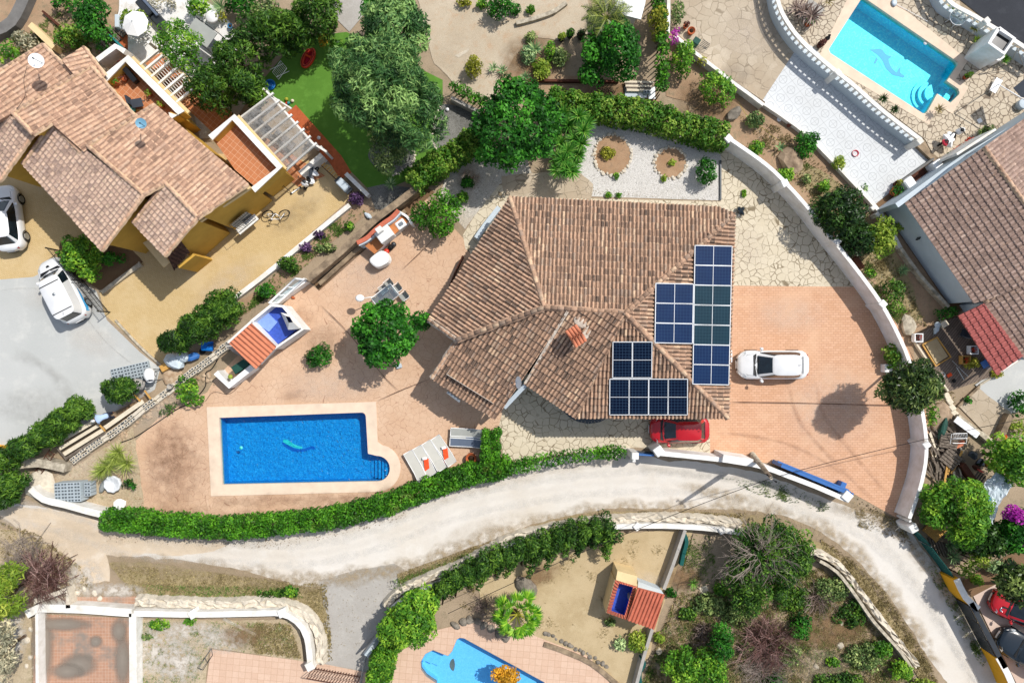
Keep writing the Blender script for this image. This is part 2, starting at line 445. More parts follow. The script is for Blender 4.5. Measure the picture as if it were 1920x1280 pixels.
ring = t.math('LESS_THAN',t.math('ABSOLUTE',t.math('SUBTRACT',rr,.3)),.02)
cross = t.math('MULTIPLY',t.math('LESS_THAN',t.math('MINIMUM',dx,dy),.012),t.math('LESS_THAN',rr,.42))
edge = t.math('GREATER_THAN',t.math('MAXIMUM',dx,dy),.486)
ln = t.math('MAXIMUM',t.math('MAXIMUM',ring,cross),edge)
base = t.mix(t.ramp(t.noise(.5,5,.6),.4,.7),hexc('#c8cbcc'),hexc('#c0c2c2'))
t.done(t.mix(t.math('MULTIPLY',ln,.55),base,hexc('#7f8284')),.7,.3)

def mosaic(name,c1,c2,c3,scale=22,ripple_light=0):
    t = NT(name); v = t.vor(scale,out='Color',rand=.6); s = t.new('SeparateXYZ'); t.l.new(v,s.inputs[0])
    col = t.mix(s.outputs[0],hexc(c1),hexc(c2))
    n = t.new('TexNoise'); t.l.new(t.pos,n.inputs['Vector']); n.inputs['Scale'].default_value = 7 if ripple_light == 2 else 3.5; n.inputs['Detail'].default_value = 5; n.inputs['Distortion'].default_value = 2
    col = t.mix(t.math('MULTIPLY',t.ramp(n.outputs['Fac'],.48,.66),.55 if ripple_light else .3),col,hexc(c3))  # pale noise paints the light of water ripples into the tile colour
    t.done(col,.4,.4)
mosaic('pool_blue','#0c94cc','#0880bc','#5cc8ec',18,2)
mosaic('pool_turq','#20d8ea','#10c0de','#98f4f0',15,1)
mosaic('pool_pale','#7cc4f0','#70b8ea','#98d6f8',20)
mosaic('dolphin_dark','#0868b8','#0860aa','#0c78c4',20)
mosaic('dolphin_light','#37d7c0','#30c7b8','#9cf3dc',14,1)
mosaic('dolphin_belly','#62d3e0','#4bc4d8','#7fe3e8',16)
def water(name,tint,rip=6,dist=.03,rough=.5):
    t = NT(name); t.n.remove(t.b)
    tr = t.new('BsdfTransparent'); tr.inputs[0].default_value = tint
    gl = t.new('BsdfGlossy'); gl.inputs['Roughness'].default_value = rough
    fr = t.new('Fresnel'); fr.inputs[0].default_value = 1.33 if rough < .3 else 1.13
    b = t.new('Bump'); n = t.new('TexNoise'); t.l.new(t.pos,n.inputs['Vector']); n.inputs['Scale'].default_value = rip
    n.inputs['Detail'].default_value = 3; n.inputs['Distortion'].default_value = .8
    t.l.new(n.outputs['Fac'],b.inputs['Height']); b.inputs['Strength'].default_value = 1; b.inputs['Distance'].default_value = dist
    t.l.new(b.outputs[0],gl.inputs['Normal']); t.l.new(b.outputs[0],fr.inputs['Normal'])
    mx = t.new('MixShader'); t.l.new(fr.outputs[0],mx.inputs[0]); t.l.new(tr.outputs[0],mx.inputs[1]); t.l.new(gl.outputs[0],mx.inputs[2])
    t.l.new(mx.outputs[0],t.n['Material Output'].inputs['Surface'])
water('water_deep',(.48,.84,.97,1),5,.06,.12); water('water_turq',(.55,.95,.99,1),6,.03); water('water_pale',(.75,.93,.99,1),4,.02)
t = NT('clear_sheet'); t.n.remove(t.b)                     # corrugated clear roofing
tr = t.new('BsdfTransparent'); tr.inputs[0].default_value = (.8,.8,.8,1); df = t.new('BsdfDiffuse'); df.inputs[0].default_value = hexc('#b6b6b4')
mx = t.new('MixShader'); t.l.new(t.math('MULTIPLY',t.ramp(t.noise(3,5,.7),.25,.75),.62),mx.inputs[0])
t.l.new(tr.outputs[0],mx.inputs[1]); t.l.new(df.outputs[0],mx.inputs[2]); t.l.new(mx.outputs[0],t.n['Material Output'].inputs['Surface'])
t = NT('clear_glass'); t.n.remove(t.b)
tr = t.new('BsdfTransparent'); tr.inputs[0].default_value = (.8,.87,.88,1); gl = t.new('BsdfGlossy'); gl.inputs['Roughness'].default_value = .05; gl.inputs[0].default_value = (.9,.95,.95,1)
mx = t.new('MixShader'); mx.inputs[0].default_value = .25
t.l.new(tr.outputs[0],mx.inputs[1]); t.l.new(gl.outputs[0],mx.inputs[2]); t.l.new(mx.outputs[0],t.n['Material Output'].inputs['Surface'])
t = NT('net_mesh'); t.n.remove(t.b)
tr = t.new('BsdfTransparent'); df = t.new('BsdfDiffuse'); df.inputs[0].default_value = hexc('#1b6b62'); mx = t.new('MixShader'); mx.inputs[0].default_value = .75
t.l.new(tr.outputs[0],mx.inputs[1]); t.l.new(df.outputs[0],mx.inputs[2]); t.l.new(mx.outputs[0],t.n['Material Output'].inputs['Surface'])

tilemat('tiles_brown',['#66574c','#8c7362','#a98a72','#b5937a','#bf9b80','#9b8676','#d6b797'])
tilemat('tiles_pink',['#8f7361','#b08d76','#be9a80','#c9a68b','#b3947f','#cfb095'])
tilemat('tiles_front',['#a58d7f','#c4a692','#d4b49d','#dec0a6','#c6ab9a'])
tilemat('tiles_rose',['#857066','#9d8578','#ae9588','#927b6f','#c0a898'])
tilemat('tiles_dark',['#3f2a26','#52382f','#4a332e'])
plain('tile_orange','#c47a5c',.8,.2,var=.1,scale=3); plain('tile_red','#a9605a',.8,.2,var=.2,scale=3,dirt='#8c4c48')
plain('tile_salmon','#c06c54',.8,.2,var=.14,scale=3)
plain('mortar','#b89880',.95,.1,var=.25,scale=5,dirt='#7a6455'); plain('mortar_white','#cdc2b4',.9,.1,var=.2,scale=4,dirt='#97887b')
plain('mortar_cream','#cfb292',.9,.1,var=.15,scale=4)

leafmat('leaf_hedge','#16400c','#296414','#4a8c22',.2)
leafmat('leaf_hedge_mix','#1d4a10','#356c1c','#668c3c',.2)
leafmat('leaf_tree','#0f3a12','#1c5a18','#3a8427',.25)
leafmat('leaf_bright','#24571a','#418026','#74a738',.3)
leafmat('leaf_lime','#567a1e','#7f9c30','#a9b34a',.3)
leafmat('leaf_olive','#2d4a2c','#4e6e45','#86a06f',.2)
leafmat('leaf_pine','#1b3b1c','#3a6334','#7b9b5c',.2)
leafmat('leaf_cypress','#0f2e0c','#244f18','#4d7a2b',.2)
leafmat('leaf_dark','#0c2410','#173716','#2e5420',.15,.4)
leafmat('leaf_glossy','#0d220c','#22401a','#5c7a45',.12,.35)
leafmat('leaf_red','#3b1a1a','#5a2a24','#7c4a35',.15)
leafmat('leaf_purple','#2b1b35','#4c3357','#76587f',.15)
leafmat('leaf_grey','#4b5a52','#7c8e84','#a6b5a8',.2)
leafmat('leaf_yucca','#1f5a1e','#3a8030','#76ad55',.25,.45)
leafmat('leaf_agave','#2f5d45','#55835f','#8fb58b',.15,.45)
leafmat('leaf_striped','#62782a','#8fa145','#c3cc72',.3)
leafmat('leaf_palm','#1c3416','#37551f','#6b8440',.2,.4)
leafmat('leaf_fan','#3f7a14','#5f9c22','#9cc03c',.35,.4)
leafmat('petal_pink','#8d1484','#b52aa8','#d558c6',.25)
leafmat('petal_red','#8e1d12','#c03a22','#db5a3a',.25)
leafmat('grass_dry','#6f6340','#8e8058','#b5a678',.2)
leafmat('grass_green','#3c5a24','#5a7a34','#8a9a50',.25)
leafmat('twig_brown','#4a3a33','#6d5a50','#93827a',0)
leafmat('twig_red','#46302a','#664640','#917670',0)
leafmat('yellow_bush','#6f7a22','#979a30','#bdb548',.3)
leafmat('bronze_dark','#6a5812','#8f7a1e','#b89c34',.2)
leafmat('bronze_bush','#6a5312','#b08418','#e0b030',.3)

# ------------------------------------------------------------------ pools: outlines in world coordinates
def arc(cu,cv,r,a0,a1,n=12): return [(cu+r*math.cos(R_(a0+(a1-a0)*i/n)),cv+r*math.sin(R_(a0+(a1-a0)*i/n))) for i in range(n+1)]
P1_in = [(411,783)] + arc(678,781,8,-92,0,5) + [(690,850)] + arc(707,878,24,-92,88,14) + [(417,908)]
P1_out = [(387,763),(705,753),(708,828)] + [(716,834)] + arc(706,877,45,-62,84,16) + [(395,930)]
P2_in = arc(1619,4,7,235,300,4) + [(1796,117)] + arc(1790,121,6,-50,40,3) + [(1775,152),(1798,168)] + arc(1793,174,6,-50,40,3) + [(1782,193),(1757,176),(1741,205)] + arc(1732,206,7,20,110,3) + [(1557,100),(1554,93)]
P2_out = [(1598,-20),(1650,-20),(1816,113),(1793,148),(1817,163),(1786,213),(1761,198),(1742,233),(1542,115),(1537,104)]
P3_in = [(862,1195),(870,1196),(945,1237),(1020,1278),(1030,1312),(820,1312),(818,1279),(800,1267),(790,1254),(789,1240),(798,1225),(812,1218),(832,1226),(840,1229),(848,1220),(857,1198)]
P3_out = [(872,1180),(955,1226),(1045,1272),(1052,1325),(800,1325),(796,1288),(778,1272),(771,1252),(773,1230),(786,1210),(808,1201),(830,1206),(842,1196),(852,1180)]
def wxy(pts,z=0): return [tuple(W(u,v,z)[:2]) for u,v in pts]
H1,H2,H3 = inset(wxy(P1_in),-.02),inset(wxy(P2_in),-.02),inset(wxy(P3_in),-.02)

# ------------------------------------------------------------------ the ground and everything paved
sheet('ground',[(-220,-220),(220,-220),(220,220),(-220,220)],'dirt',z=0,holes=(H1,H2,H3),world=True)
sheet('road',ragged(smooth_path([(-400,880),(-60,930),(0,942),(100,955),(180,975),(240,1000),(400,1012),(520,1000),(640,980),(760,945),(880,900),(960,880),(1060,855),(1180,840),(1240,862),(1400,880),(1500,915),(1590,950),(1690,985),(1735,1035),(1795,1110),(1835,1190),(1890,1300),(1960,1480)],20)
      + smooth_path([(1900,1480),(1790,1300),(1745,1240),(1700,1165),(1640,1085),(1575,1020),(1500,978),(1400,958),(1200,952),(1100,962),(1000,985),(900,1020),(780,1065),(700,1085),(600,1100),(560,1100),(480,1075),(400,1060),(300,1045),(250,1042),(200,1040),(120,1020),(60,990),(0,965),(-60,955),(-400,930)],20),2.2,8,77),'road_white')
sheet('sandy_track',ragged([(-420,880),(0,944),(100,957),(180,975),(215,998),(330,1012),(430,1014),(400,1035),(330,1042),(250,1042),(200,1040),(205,1090),(150,1100),(110,1060),(60,1005),(0,968),(-420,930)],3,9,3),'road_sandy')
sheet('old_asphalt_track',ragged([(597,1088),(680,1066),(740,1056),(760,1070),(752,1100),(728,1130),(712,1185),(690,1225),(700,1262),(608,1246),(604,1180),(606,1120)],1.5,8,4),'old_asphalt')
sheet('concrete_yard',[(-330,525),(0,524),(62,519),(98,500),(180,545),(200,600),(262,660),(300,690),(290,730),(240,760),(150,800),(60,833),(0,836),(-330,840)],'lot_concrete')
sheet('driveway_tan',[(-330,330),(0,300),(300,280),(572,300),(622,310),(658,372),(600,422),(545,470),(480,528),(425,580),(306,690),(196,590),(186,548),(240,520),(200,490),(112,470),(98,500),(62,519),(0,524),(-330,525)],'tan_pavers')
sheet('planting_strip_dark',ragged([(112,455),(240,462),(267,490),(190,545),(150,520),(108,480)],1.5,9,5),'brown_planting')
sheet('terrace',[(402,712),(470,640),(540,560),(578,528),(598,545),(680,470),(770,385),(800,372),(870,448),(888,470),(960,560),(960,700),(952,780),(938,812),(905,895),(880,892),(800,922),(720,948),(600,968),(450,975),(300,968),(266,950),(262,880),(250,830),(300,780),(388,735)],'stamped_concrete',holes=(H1,))
sheet('crazy_paving',[(872,465),(868,440),(925,348),(1060,338),(1100,372),(1352,378),(1352,268),(1372,262),(1450,325),(1530,410),(1632,540),(1372,540),(1335,790),(1332,852),(1190,838),(945,864),(935,800),(960,700),(960,560)],'crazy_cream')
sheet('brick_driveway',[(1330,535),(1640,538),(1690,620),(1722,700),(1742,800),(1738,870),(1715,960),(1695,978),(1600,925),(1440,868),(1332,850),(1330,783)],'brick_paving')
sheet('white_gravel_garden',[(1096,222),(1150,218),(1290,250),(1352,275),(1352,376),(1104,368),(1060,345),(1085,300)],'white_gravel')
sheet('old_gravel_garden',ragged([(868,290),(985,290),(1000,330),(935,345),(872,430),(822,370),(835,330)],1.5,9,6),'dirty_gravel')
sheet('old_paving',ragged([(940,330),(1080,318),(1110,345),(1108,372),(945,366)],1.5,9,7),'crazy_old')
sheet('artificial_turf',[(480,165),(560,70),(650,60),(830,150),(830,260),(800,300),(760,340),(700,365),(688,352),(612,275),(545,200)],'turf')
sheet('grey_gravel_bed',smooth_path([(826,196),(862,200),(905,216),(880,250),(840,272),(815,282),(808,250),(815,215)],8,True),'grey_gravel')
sheet('grey_gravel_round',smooth_path([(728,250),(765,268),(778,292),(765,318),(720,322),(690,290)],8,True),'grey_gravel')
sheet('grey_gravel_corner',[(688,352),(720,345),(770,352),(790,360),(735,395),(704,392)],'grey_gravel')
sheet('garden_bed_strip',ragged([(650,378),(704,392),(640,440),(575,495),(500,560),(440,600),(400,600),(500,530),(600,430)],2,9,8),'garden_soil')
sheet('earth_strip',[(578,520),(700,410),(790,345),(815,360),(775,395),(700,455),(598,545)],'brown_planting')
sheet('rubble_corner',ragged([(95,900),(180,850),(250,800),(262,880),(268,952),(200,968),(90,940)],2,9,9),'rocky_ground')
sheet('garden_right',ragged([(1372,262),(1290,190),(1250,180),(1250,60),(1270,60),(1345,130),(1430,190),(1500,240),(1590,330),(1640,385),(1800,590),(1760,610),(1712,635),(1720,760),(1725,700),(1660,560),(1560,440),(1450,320)],2,12,10),'garden_soil')
sheet('dry_lawn',ragged([(1480,290),(1560,330),(1660,440),(1700,520),(1730,600),(1690,610),(1640,520),(1560,410),(1500,340)],4,12,11),'dry_weeds')
sheet('beige_gravel_yard',ragged([(780,-30),(1090,-30),(1120,60),(1060,75),(1000,70),(965,110),(925,190),(860,165),(815,120),(795,60)],2,10,12),'beige_gravel')
sheet('beige_garden_path',ragged([(930,130),(1170,150),(1240,190),(1030,185),(950,180)],2,10,13),'garden_soil')
sheet('grey_track_top',[(590,-30),(690,-30),(680,30),(655,60),(625,30)],'old_asphalt')
sheet('paved_yard_top',[(1278,-60),(1468,-60),(1475,20),(1500,60),(1495,112),(1432,190),(1345,130),(1268,62)],'crazy_old')
sheet('pool_terrace',[(1468,-120),(1790,-120),(1800,10),(1960,130),(1960,250),(1755,300),(1735,262),(1500,80),(1470,20)],'crazy_dark_joint',holes=(H2,))
sheet('street',[(1740,-90),(2300,-90),(2300,400),(1935,105),(1800,0)],'asphalt')
sheet('tiled_patio',[(1488,100),(1520,85),(1752,298),(1742,305),(1690,345),(1642,382),(1590,330),(1500,245),(1430,188)],'patio_tiles')
sheet('brown_tiled_side',[(1642,382),(1745,300),(1800,290),(1700,370),(1820,570),(1790,590),(1660,400)],'brown_planting')
sheet('white_patio_garden',ragged([(225,-30),(350,-30),(430,40),(450,85),(420,120),(395,150),(380,200),(300,160),(240,110),(222,60)],2,10,14),'white_patio')
sheet('tan_slab_corner',[(205,70),(240,60),(240,110),(290,160),(240,170),(215,110)],'terracotta')
sheet('garden_top_left',ragged([(-60,-60),(225,-60),(215,70),(110,100),(60,95),(-60,130)],2,12,15),'garden_soil')
sheet('paving_slot',[(360,200),(470,180),(420,260),(375,260)],'old_asphalt')
sheet('patio_brown_under',[(262,120),(300,100),(470,240),(610,330),(560,350),(400,250)],'terrace_tiles')
sheet('sand_yard',ragged([(890,1085),(1000,1030),(1160,1000),(1300,990),(1250,1120),(1215,1230),(1175,1290),(1150,1280),(1000,1200),(910,1150)],2,12,16),'yard_sand')
sheet('pool_paving',[(735,1200),(800,1185),(900,1160),(1000,1190),(1105,1230),(1175,1320),(715,1320),(722,1230)],'salmon_slabs',holes=(H3,))
sheet('orange_terrace',[(66,1150),(244,1158),(242,1400),(60,1400)],'orange_tiles')
sheet('orange_step_terrace',[(130,1118),(262,1117),(246,1146),(138,1142)],'orange_tiles')
sheet('orange_path',[(396,1216),(600,1242),(700,1262),(700,1330),(380,1330)],'salmon_slabs')
sheet('weedy_lot',ragged([(255,1160),(560,1162),(570,1238),(392,1212),(380,1330),(255,1330)],1,9,17),'rocky_ground')
sheet('verge_dry',ragged([(205,1055),(280,1050),(420,1075),(540,1090),(600,1105),(612,1160),(590,1170),(540,1125),(270,1118),(240,1100)],3,9,18),'dry_weeds')
sheet('verge_long',ragged(smooth_path([(745,1075),(860,1035),(960,1000),(1080,965),(1200,958),(1400,962),(1480,985),(1560,1030),(1640,1110),(1720,1230),(1760,1300)],20) + smooth_path([(1735,1300),(1690,1220),(1620,1120),(1540,1045),(1450,1000),(1380,985),(1200,970),(1080,985),(960,1020),(860,1060),(750,1110)],20),2.5,9,19),'dry_weeds')
sheet('scrub_lot',ragged([(1300,1000),(1420,1000),(1540,1060),(1620,1140),(1730,1300),(1800,1400),(1190,1400),(1240,1220),(1270,1110)],2,12,20),'dirt')
sheet('scrub_left',ragged([(-60,975),(60,1005),(140,1060),(150,1105),(60,1130),(60,1400),(-80,1400)],3,12,21),'rocky_ground')
sheet('parking_court',[(1822,1112),(1888,1072),(1960,1040),(2100,1100),(2100,1500),(1935,1340)],'pink_concrete')
sheet('brown_yard',[(1800,1090),(1880,1045),(1960,1000),(1960,1045),(1822,1118)],'brown_planting')
sheet('stone_patio_small',[(1798,762),(1838,722),(1898,775),(1872,838)],'crazy_old')
sheet('grey_path_right',ragged([(1828,722),(1935,655),(1960,760),(1895,775)],1.5,9,22),'lot_concrete')
sheet('driveway_kerb_strip',[(1795,1135),(1810,1130),(1868,1225),(1845,1240)],'old_asphalt')
for i,(cu,cv,ru,rv) in enumerate([(1148,291,34,37),(1257,305,29,28)]):
    sheet('flower_bed_soil',smooth_path([(cu+ru*math.cos(a),cv+rv*math.sin(a)) for a in np.linspace(0,2*math.pi,12)[:-1]],6,True),'bed_soil')

# ------------------------------------------------------------------ dust, tyre marks and stains with soft edges
def fademat(name,c,a=.6,sc=2.5,lo=.3,hi=.7):
    t = NT(name); t.done(t.mix(t.noise(6,5,.7),hexc(c),tuple(x*.8 for x in hexc(c)[:3])+(1,)),.95,.1); tr = t.new('BsdfTransparent'); mx = t.new('MixShader')
    f = t.math('MULTIPLY',t.math('MULTIPLY',t.attr('fade'),a),t.ramp(t.noise(sc,6,.7),lo,hi)); t.l.new(f,mx.inputs[0]); t.l.new(tr.outputs[0],mx.inputs[1]); t.l.new(t.b.outputs[0],mx.inputs[2]); t.l.new(mx.outputs[0],t.n['Material Output'].inputs['Surface'])
def fmesh(name,vs,fs,fade,mat):
    ZL[0] += 1; z = ZL[0]*.0015; m = MB(); m.add([(x,y,z) for x,y in vs],fs,.5); o = build(name,m,mat,origin=(0,0,0)); o.data.attributes.new('fade','FLOAT','POINT'); o.data.attributes['fade'].data.foreach_set('value',fade); o['kind'] = 'structure'
def streak(name,px,w,mat,prof=(0,.7,1,.7,0)):
    P = [Vector(p) for p in wxy(smooth_path(px,12))]; n = len(P); K = len(prof); vs = []; fd = []
    for i in range(n):
        d = (P[min(i+1,n-1)]-P[max(0,i-1)]).normalized(); q = Vector((-d.y,d.x))*(w/PX)*(1+.25*math.sin(i*.9)+.15*math.sin(i*2.3)); e = min(1,i/3,(n-1-i)/3)
        for k in range(K): p = P[i]+q*(k/(K-1)-.5); vs.append((p.x,p.y)); fd.append(prof[k]*e)
    fmesh(name,vs,[(i*K+k+1,i*K+k,(i+1)*K+k,(i+1)*K+k+1) for i in range(n-1) for k in range(K-1)],fd,mat)
def blot(name,u,v,ru,rv,mat,rot=0):
    c = W(u,v); vs = [(c.x,c.y)]; fd = [1]; n = 20; cs,sn = math.cos(R_(rot)),math.sin(R_(rot))
    for j,f in enumerate((.5,1)):
        for k in range(n): a = 2*math.pi*k/n; x,y = ru/PX*f*math.cos(a),rv/PX*f*math.sin(a); vs.append((c.x+x*cs-y*sn,c.y+x*sn+y*cs)); fd.append(.75 if j == 0 else 0)
    fmesh(name,vs,[(0,1+k,1+(k+1) % n) for k in range(n)]+[(1+k,1+n+k,1+n+(k+1) % n,1+(k+1) % n) for k in range(n)],fd,mat)
fademat('f_cement','#8f867b',1,1.6,.3,.36); fademat('f_rock','#d6cec2',.95,2.6,.38,.6); fademat('f_dust','#cbbca6',.38,1.6); fademat('f_dust_edge','#aa987c',.85,2.6,.35,.65); fademat('f_track','#d9d6d0',.4,2.2); fademat('f_track_dark','#b9af9f',.1,2.4)
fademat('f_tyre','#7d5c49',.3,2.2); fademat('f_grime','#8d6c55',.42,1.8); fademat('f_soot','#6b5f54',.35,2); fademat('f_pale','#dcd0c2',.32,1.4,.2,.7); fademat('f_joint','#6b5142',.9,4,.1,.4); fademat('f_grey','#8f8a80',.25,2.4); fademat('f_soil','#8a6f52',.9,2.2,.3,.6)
mid = [(-60,946),(100,972),(240,1018),(400,1030),(560,1038),(700,1010),(860,950),(1000,920),(1180,900),(1380,912),(1540,952),(1640,1008),(1720,1100),(1790,1210),(1850,1320)]
for o_,w_,mt in ((-16,20,'f_track'),(20,20,'f_track'),(2,16,'f_track_dark')): streak('wheel_track',[(u+(o_*.4 if u > 1500 else 0),v+o_) for u,v in mid],w_,mt)
streak('road_edge',[(205,1056),(400,1068),(560,1088),(700,1074),(790,1056),(900,1012),(1000,984),(1100,962),(1200,954),(1400,959),(1500,980),(1575,1012),(1640,1080),(1700,1160),(1760,1260)],42,'f_dust_edge')
streak('road_edge',[(200,1004),(400,1018),(540,1008),(700,975),(860,922),(960,896),(1100,868),(1180,860)],30,'f_dust'); streak('road_edge',[(1560,945),(1640,970),(1700,1010),(1740,1060),(1790,1130),(1830,1220)],34,'f_dust_edge')
streak('road_edge',[(1180,872),(1300,888),(1400,900),(1500,930),(1590,958)],22,'f_grey'); blot('dust',900,990,120,22,'f_dust',18); blot('dust',130,1010,90,40,'f_dust'); blot('dust',1350,925,90,14,'f_dust_edge',-12)
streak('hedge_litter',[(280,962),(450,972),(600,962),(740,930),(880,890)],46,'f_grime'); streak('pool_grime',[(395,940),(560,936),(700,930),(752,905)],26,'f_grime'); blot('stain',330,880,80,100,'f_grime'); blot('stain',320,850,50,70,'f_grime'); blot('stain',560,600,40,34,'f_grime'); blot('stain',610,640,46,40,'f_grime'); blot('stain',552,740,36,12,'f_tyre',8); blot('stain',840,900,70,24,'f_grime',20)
blot('stain',700,520,90,60,'f_pale'); blot('stain',620,720,110,40,'f_pale'); blot('worn_patch',1560,760,110,90,'f_pale'); blot('worn_patch',1480,590,80,40,'f_pale')
streak('tyre_mark',[(1640,940),(1560,860),(1500,790),(1480,730),(1470,700)],9,'f_tyre'); streak('tyre_mark',[(1668,930),(1600,850),(1545,780),(1530,720),(1520,700)],9,'f_tyre'); streak('tyre_mark',[(1600,900),(1500,840),(1400,815),(1340,812)],8,'f_tyre')
streak('paving_joint',[(1368,753),(1500,755),(1600,758),(1722,760)],1.6,'f_joint',(1,1,1)); streak('paving_joint',[(706,752),(760,728),(812,708)],1.5,'f_joint',(1,1,1)); streak('paving_joint',[(600,570),(650,620),(720,705),(752,735)],1.3,'f_joint',(1,1,1)); streak('paving_joint',[(752,508),(792,470),(830,430)],1.4,'f_joint',(1,1,1)); streak('paving_joint',[(726,930),(735,960)],1.4,'f_joint',(1,1,1))
blot('worn_patch',175,640,60,34,'f_pale',-20); blot('worn_patch',120,560,90,30,'f_pale'); blot('stain',60,760,90,40,'f_grey'); streak('yard_crack',[(0,545),(60,540),(130,560),(200,640),(260,690)],2,'f_grey',(1,1,1)); streak('stain',[(20,660),(90,690),(150,760)],26,'f_grey')
blot('stain',420,540,100,34,'f_pale',40); blot('stain',560,400,70,26,'f_soot',40); blot('stain',1400,470,50,60,'f_pale'); blot('stain',1150,850,120,12,'f_soot'); blot('stain',1410,60,80,60,'f_pale'); blot('stain',1380,140,40,30,'f_soot')
blot('soil_patch',880,335,26,26,'f_soil'); blot('soil_patch',860,100,60,50,'f_dust'); blot('soil_patch',1000,110,70,50,'f_soil'); blot('soil_patch',1160,170,70,16,'f_soil'); blot('soil_patch',1330,190,70,50,'f_soil')
[blot('pale_rock_ground',*q,'f_rock') for q in ((160,1085,44,44),(300,1220,60,70),(360,1180,80,20),(420,1200,60,26),(220,1105,60,16),(340,1240,50,50),(30,1190,26,60),(90,1120,50,14))]; [blot('cement_stain',*q,'f_cement') for q in ((82,1210,24,90),(182,1200,15,13),(150,1244,40,24),(128,1256,36,18),(232,1235,18,60),(225,1180,18,26),(120,1168,60,15))]; blot('soil_patch',460,1190,50,26,'f_soil'); blot('soil_patch',1540,1250,60,40,'f_dust'); blot('soil_patch',1280,1080,40,30,'f_soil'); blot('soil_patch',1550,1180,90,40,'f_soil'); blot('soil_patch',1010,1075,50,26,'f_soil',20)
blot('mortar_dust',150,880,70,26,'f_pale',30); blot('mortar_dust',300,770,60,20,'f_pale',40); blot('soil_patch',250,760,50,18,'f_soil',40); blot('white_dust',1218,1082,40,14,'f_pale',-20)

# ------------------------------------------------------------------ pools
def pool(label,out_px,in_px,mats,depth,zw=-.14,group=None,cop_h=.05):
    wo,wi = wxy(out_px,cop_h),wxy(in_px)
    c = np.mean(np.array(wi),axis=0); t = thing('swimming_pool',label,'pool',(c[0],c[1],0))
    mc,mbas,mw = mats
    P = [[Vector((*p,0)) for p in wo],[Vector((*p,0)) for p in wi]]
    fl = P[0]+P[1]; tr = tessellate_polygon(P); m = MB(); fs = []
    for a,b,cc in tr: fs.append((a,b,cc) if (fl[b]-fl[a]).cross(fl[cc]-fl[a]).z > 0 else (a,cc,b))
    m.add([(p.x,p.y,cop_h) for p in fl],fs)
    m.prism(wo,-.3,cop_h,top=False); n = len(wi)
    m.add([(p[0],p[1],-.3) for p in wi]+[(p[0],p[1],cop_h) for p in wi],[(i,(i+1) % n,n+(i+1) % n,n+i) for i in range(n)])
    build('coping',m,mc,t)
    b = MB(); wi2 = inset(wi,-.01)
    b.add([(p[0],p[1],depth) for p in wi2]+[(p[0],p[1],-.05) for p in wi2],[(i,(i+1) % n,n+(i+1) % n,n+i) for i in range(n)])
    P = [[Vector((*p,0)) for p in wi2]]; fs = []
    for a,bb,cc in tessellate_polygon(P): fs.append((a,bb,cc) if (P[0][bb]-P[0][a]).cross(P[0][cc]-P[0][a]).z > 0 else (a,cc,bb))
    b.add([(p[0],p[1],depth) for p in wi2],fs); build('basin',b,mbas,t)
    w = MB(); w.add([(p[0],p[1],zw) for p in wi2],fs); build('water',w,mw,t)
    return t
plain('coping_cream','#dcc7b0',.8,.2,var=.09,scale=1.2)
plain('coping_grey','#8b8782',.85,.2,var=.2,scale=3)
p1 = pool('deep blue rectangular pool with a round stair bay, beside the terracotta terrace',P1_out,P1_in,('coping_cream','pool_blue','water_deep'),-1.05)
p2 = pool('turquoise pool with a dolphin on its floor, on the flagstone terrace',P2_out,P2_in,('coping_cream','pool_turq','water_turq'),-1.15)
p3 = pool('pale sky blue pool with grey stone edge, cut by the bottom of the photo',P3_out,P3_in,('coping_grey','pool_pale','water_pale'),-.75)
def wz(pts,z): return wxy(pts,z)
for i,(u0,z) in enumerate([(690,-.95),(698,-.78),(706,-.6),(714,-.42),(721,-.26)]):      # stairs in the round bay
    m = MB(); m.prism(wz([(u0,854),(u0+8.6 if i < 4 else 731,856 if i < 4 else 868),(u0+8.6 if i < 4 else 731,899 if i < 4 else 888),(u0,901)],0),-1.05,z)
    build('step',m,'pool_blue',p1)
for i,(k,z) in enumerate([(0,-.9),(.33,-.65),(.66,-.42)]):
    a0,b0 = Vector((1762,174)),Vector((1783,194)); dd = Vector((12.5,-22)); 
    a = Vector((1762,176)) ; e = Vector((.83,.56)); f = Vector((.56,-.83))
    q0 = Vector((1760,173)) + e*8.5*i; q1 = Vector((1760,173)) + e*28
    m = MB(); m.prism(wxy([tuple(q0),tuple(q1),tuple(q1+f*30),tuple(q0+f*30)]),-1.15,z); build('step',m,'pool_turq',p2)
for rad,z in ((34,-1.05),(26,-.85),(18,-.65)):
    m = MB(); m.prism(wxy([(1768-5,160+9)] + [(1766+rad*1.1*math.cos(R_(a)),168+rad*math.sin(R_(a))) for a in range(118,262,12)]),-1.15,z); build('step',m,'pool_turq',p2)
for i in range(3):
    m = MB(); e = Vector((-.9,-.45)); q = Vector((846,1228)) + e*(12+13*i)
    f = Vector((-.42,.9)); m.prism(wxy([tuple(q-f*4),tuple(q+e*14-f*4),tuple(q+e*14+f*38),tuple(q+f*38)]),-.74,-.6+.14*i); build('step',m,'pool_pale',p3)
def flatpart(parent,name,px,z,mat,zt=None,z0=None):
    m = MB(); m.prism(wxy(px,z),z-.004 if z0 is None else z0,z); return build(name,m,mat,parent)
dz = -1.14
flatpart(p2,'dolphin_mosaic',smooth_path([(1631,93),(1640,92),(1652,91),(1658,97),(1664,103),(1673,106),(1667,111),(1670,122),(1676,131),(1682,136),(1684,131),(1690,125),(1689,136),(1698,143),(1694,146),(1685,143),(1675,141),(1668,135),(1661,127),(1656,116),(1650,107),(1642,100)],4,True),dz,'dolphin_dark')
